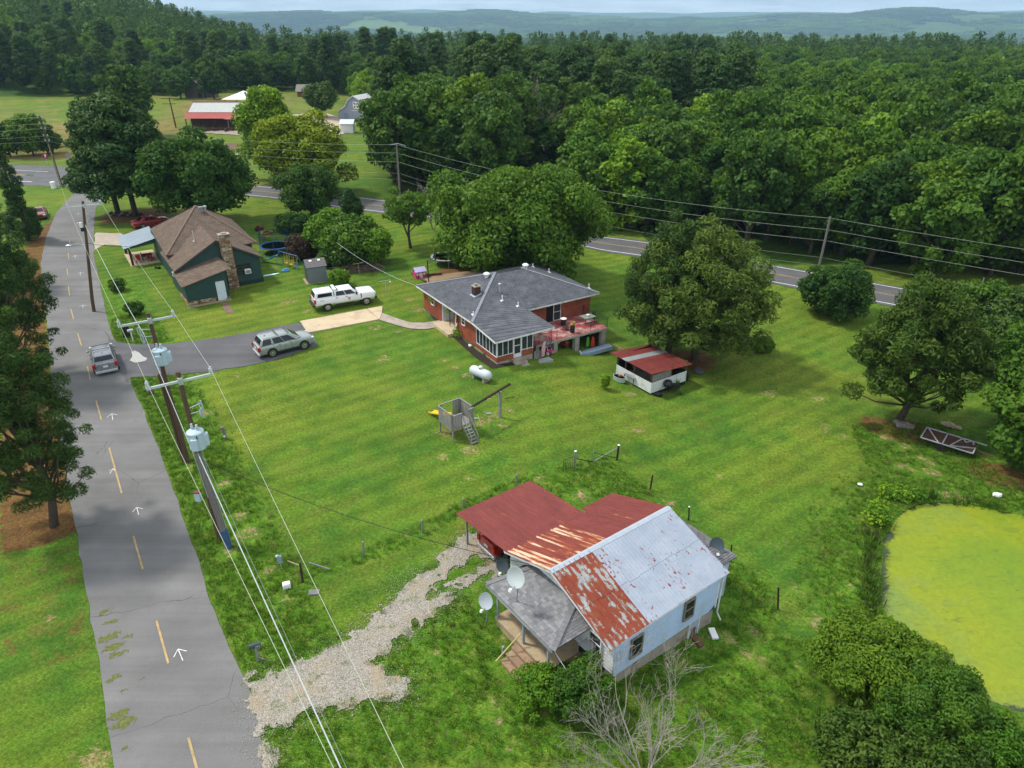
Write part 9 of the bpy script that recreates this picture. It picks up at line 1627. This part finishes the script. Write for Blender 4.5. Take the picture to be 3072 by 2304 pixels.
low = [lowtree('broad', 15, 4.9, 300, 1.25, L_mid, 3.8, 26, z0=0.2, rc=0.27), lowtree('broad', 14, 5.0, 301, 1.25, L_bright, 3.8, 26, z0=0.2, rc=0.27), lowtree('broad', 13, 5.0, 302, 1.25, L_bright, 3.8, 26, z0=0.2, rc=0.27), lowtree('pine', 19, 3.8, 303, 1.3, L_pine, 4.2, 26, z0=0.4, rc=0.36), lowtree('broad', 15, 5.2, 304, 1.25, L_mid, 3.8, 24, z0=0.2, rc=0.28, shape='oval'), lowtree('broad', 13, 4.8, 305, 1.2, L_yel, 3.8, 24, z0=0.2, rc=0.28)]
KI = {'dark': 0, 'mid': 1, 'bright': 2, 'pine': 3, 'yellow': 5}
full_order = [('dark', 0), ('dark', 1), ('mid', 0), ('mid', 1), ('bright', 0), ('pine', 0), ('pine', 1)]; fm = [PD[a][b_][0] for a, b_ in full_order]; fidx = {'dark': (0, 1), 'mid': (2, 3), 'bright': (4, 4), 'pine': (5, 6), 'yellow': (4, 4)}
scatter('forest', [(x, y, z - 0.3) for _, x, y, z, k, s, l in rest], [r_.uniform(0, 6.28) for _ in rest], [s for _, x, y, z, k, s, l in rest], [r_.choice(fidx[k]) for _, x, y, z, k, s, l in rest], fm, 'the wood farther back beyond the highway and meadow')
# farther forest on the hill and plain
pts = []
d = 410.0
while d < 2600:
    st = 7.6 if d < 900 else 9.5 if d < 1500 else 12.0; n = int(1.5 * d / st)
    a = (np.arange(n) + rng.uniform(-.45, .45, n)) / n * 1.5 - 0.75; rr = d + rng.uniform(-.45, .45, n) * st; pts.append(np.column_stack([np.sin(a) * rr, np.cos(a) * rr, np.full(n, st / 7.6)])); d += st * (0.95 if d < 1500 else 1.15)
pts = np.concatenate(pts); z = hgt(pts[:, 0], pts[:, 1]); nzv = fbm(pts[:, 0], pts[:, 1], 0.0042, 13, 4); spv = rng.uniform(0, 1, len(pts))
pk = np.where((spv > 0.88) | ((nzv < 0.40) & (spv > 0.35)), 3, np.where(nzv > 0.60, 2, np.where(nzv > 0.47, np.where(spv > 0.4, 1, 4), np.where(spv > 0.55, 0, np.where(spv > .3, 4, 0))))); az_ = pts[:, 0] / pts[:, 1]; rr_ = np.hypot(pts[:, 0], pts[:, 1])
pk = np.where((rr_ > 480) & (rr_ < 1500) & (az_ > -0.34) & (az_ < 0.12) & (nzv > 0.36) & (spv < 0.9), np.where(spv < 0.55, 5, 2), pk)  # yellow-green and bright trees here paint a sunlit patch into the canopy colour
scl = pts[:, 2] * rng.uniform(0.6, 1.3, len(pts)); keep = ~((nzv < 0.30) & (spv > 0.5))
scatter('far_forest', np.column_stack([pts[:, :2], z])[keep], rng.uniform(0, 6.28, len(pts))[keep], scl[keep], pk[keep], low, 'far forest covering the hill and the plain')
def patch(seed, mats):
    r2 = np.random.default_rng(seed); C = []; N = []; T = []
    for k in range(120):
        c = np.array([r2.uniform(-45, 45), r2.uniform(-45, 45), r2.uniform(6, 11)]); d = nrmz(r2.normal(size=(12, 3)) + [0, 0, .6]); C.append(c + d * [5, 5, 4]); N.append(d + [0, 0, .4]); T.append(np.full(12, r2.uniform(0, 1)))
    C, N, T = map(np.concatenate, (C, N, T)); return leaf_mesh('canopy', C, N, np.full(len(C), 6.5), np.full(len(C), 5.0), mats, T)
pm_ = [patch(400, L_dark), patch(401, L_mid), patch(402, L_bright), patch(403, L_pine)]
pts = []; d = 2500.0
while d < 8600:
    st = 62 if d < 4500 else 80; n = int(1.5 * d / st); a = (np.arange(n) + rng.uniform(-.4, .4, n)) / n * 1.5 - 0.75; rr = d + rng.uniform(-.4, .4, n) * st; pts.append(np.column_stack([np.sin(a) * rr, np.cos(a) * rr])); d += st
pts = np.concatenate(pts); nzv = fbm(pts[:, 0], pts[:, 1], 0.0022, 15, 4) + rng.uniform(-.08, .08, len(pts)); pk = np.where(nzv > 0.58, 2, np.where(nzv > 0.5, 1, np.where(nzv > 0.42, 0, 3)))
fk = ~((fbm(pts[:, 0], pts[:, 1], 0.0016, 19, 3) > 0.62)); pts = pts[fk]; pk = pk[fk]
scatter('distant_canopy', np.column_stack([pts, hgt(pts[:, 0], pts[:, 1]) - 2]), rng.uniform(0, 6.28, len(pts)), rng.uniform(.8, 1.15, len(pts)), pk, pm_, 'distant forest canopy below the hills')
# grass tufts in the rough grass, weeds on the verge
L_grass = leafmat('grass_blade', (0.050, 0.150, 0.008), (0.160, 0.265, 0.022), 0.25); L_straw = leafmat('grass_straw', (0.12, 0.13, 0.03), (0.26, 0.21, 0.08), 0.15)
tm = [tuft_mesh('grass_tuft', L_grass, 9, 0.17, 0.14, 0.028, 0.7, s) for s in range(3)] + [tuft_mesh('grass_tuft', L_straw, 8, 0.17, 0.14, 0.02, 0.8, 9)]
n = 150000; cx = rng.uniform(-40, 34, n); cy = rng.uniform(14, 66, n); iv = (np.searchsorted(gy, cy).clip(0, ny - 1)) * nx + np.searchsorted(gx, cx).clip(0, nx - 1); rv = rough[iv] * (0.4 + 1.2 * fbm(cx, cy, 0.8, 17, 3))
okk = (rv > rng.uniform(0.15, 1.15, n)) & (dirt[iv] < 0.35) & (sdf(cx, cy, POND) < 0) & (sdf(cx, cy, road_poly) < -0.12) & (sdf(cx, cy, GRAVEL) < 0.30) & (sdf(cx, cy, DRIVE) < -0.1)
Rw = Matrix.Rotation(-AW, 3, 'Z'); lx = (cx - OW.x) * math.cos(AW) + (cy - OW.y) * math.sin(AW); ly = -(cx - OW.x) * math.sin(AW) + (cy - OW.y) * math.cos(AW); okk &= ~((lx > -2.4) & (lx < 9.4) & (ly > -0.1) & (ly < 12)); okk &= ~((lx > -4.0) & (lx < -2) & (ly > 2.1) & (ly < 4.2))
cx, cy = cx[okk], cy[okk]; print('tufts', len(cx)); scatter('rough_grass', np.column_stack([cx, cy, hgt(cx, cy) - 0.01]), rng.uniform(0, 6.28, len(cx)), rng.uniform(.5, 1.35, len(cx)), np.where(rng.uniform(0, 1, len(cx)) > 0.9, 3, rng.integers(0, 3, len(cx))), tm, 'rough unmown grass round the cottage, ditch and pond')
# haze: one closed box of thin air round camera and scene
b = MB(); b.bb(-13400, 13400, -900, 14300, float(Zg.min()) - 1.0, 560.0); hz = b.build('haze', []); hz.data.materials.clear()
q = bpy.data.materials.new('haze_air'); q.use_nodes = True; t_ = q.node_tree; t_.nodes.clear(); pv = t_.nodes.new('ShaderNodeVolumePrincipled'); pv.inputs['Color'].default_value = (0.46, 0.74, 1.0, 1); pv.inputs['Density'].default_value = 0.000105; pv.inputs['Density Attribute'].default_value = ''; pv.inputs['Anisotropy'].default_value = 0.0
oo = t_.nodes.new('ShaderNodeOutputMaterial'); t_.links.new(pv.outputs[0], oo.inputs[1]); hz.data.materials.append(q); hz['kind'] = 'stuff'; hz.display_type = 'WIRE'
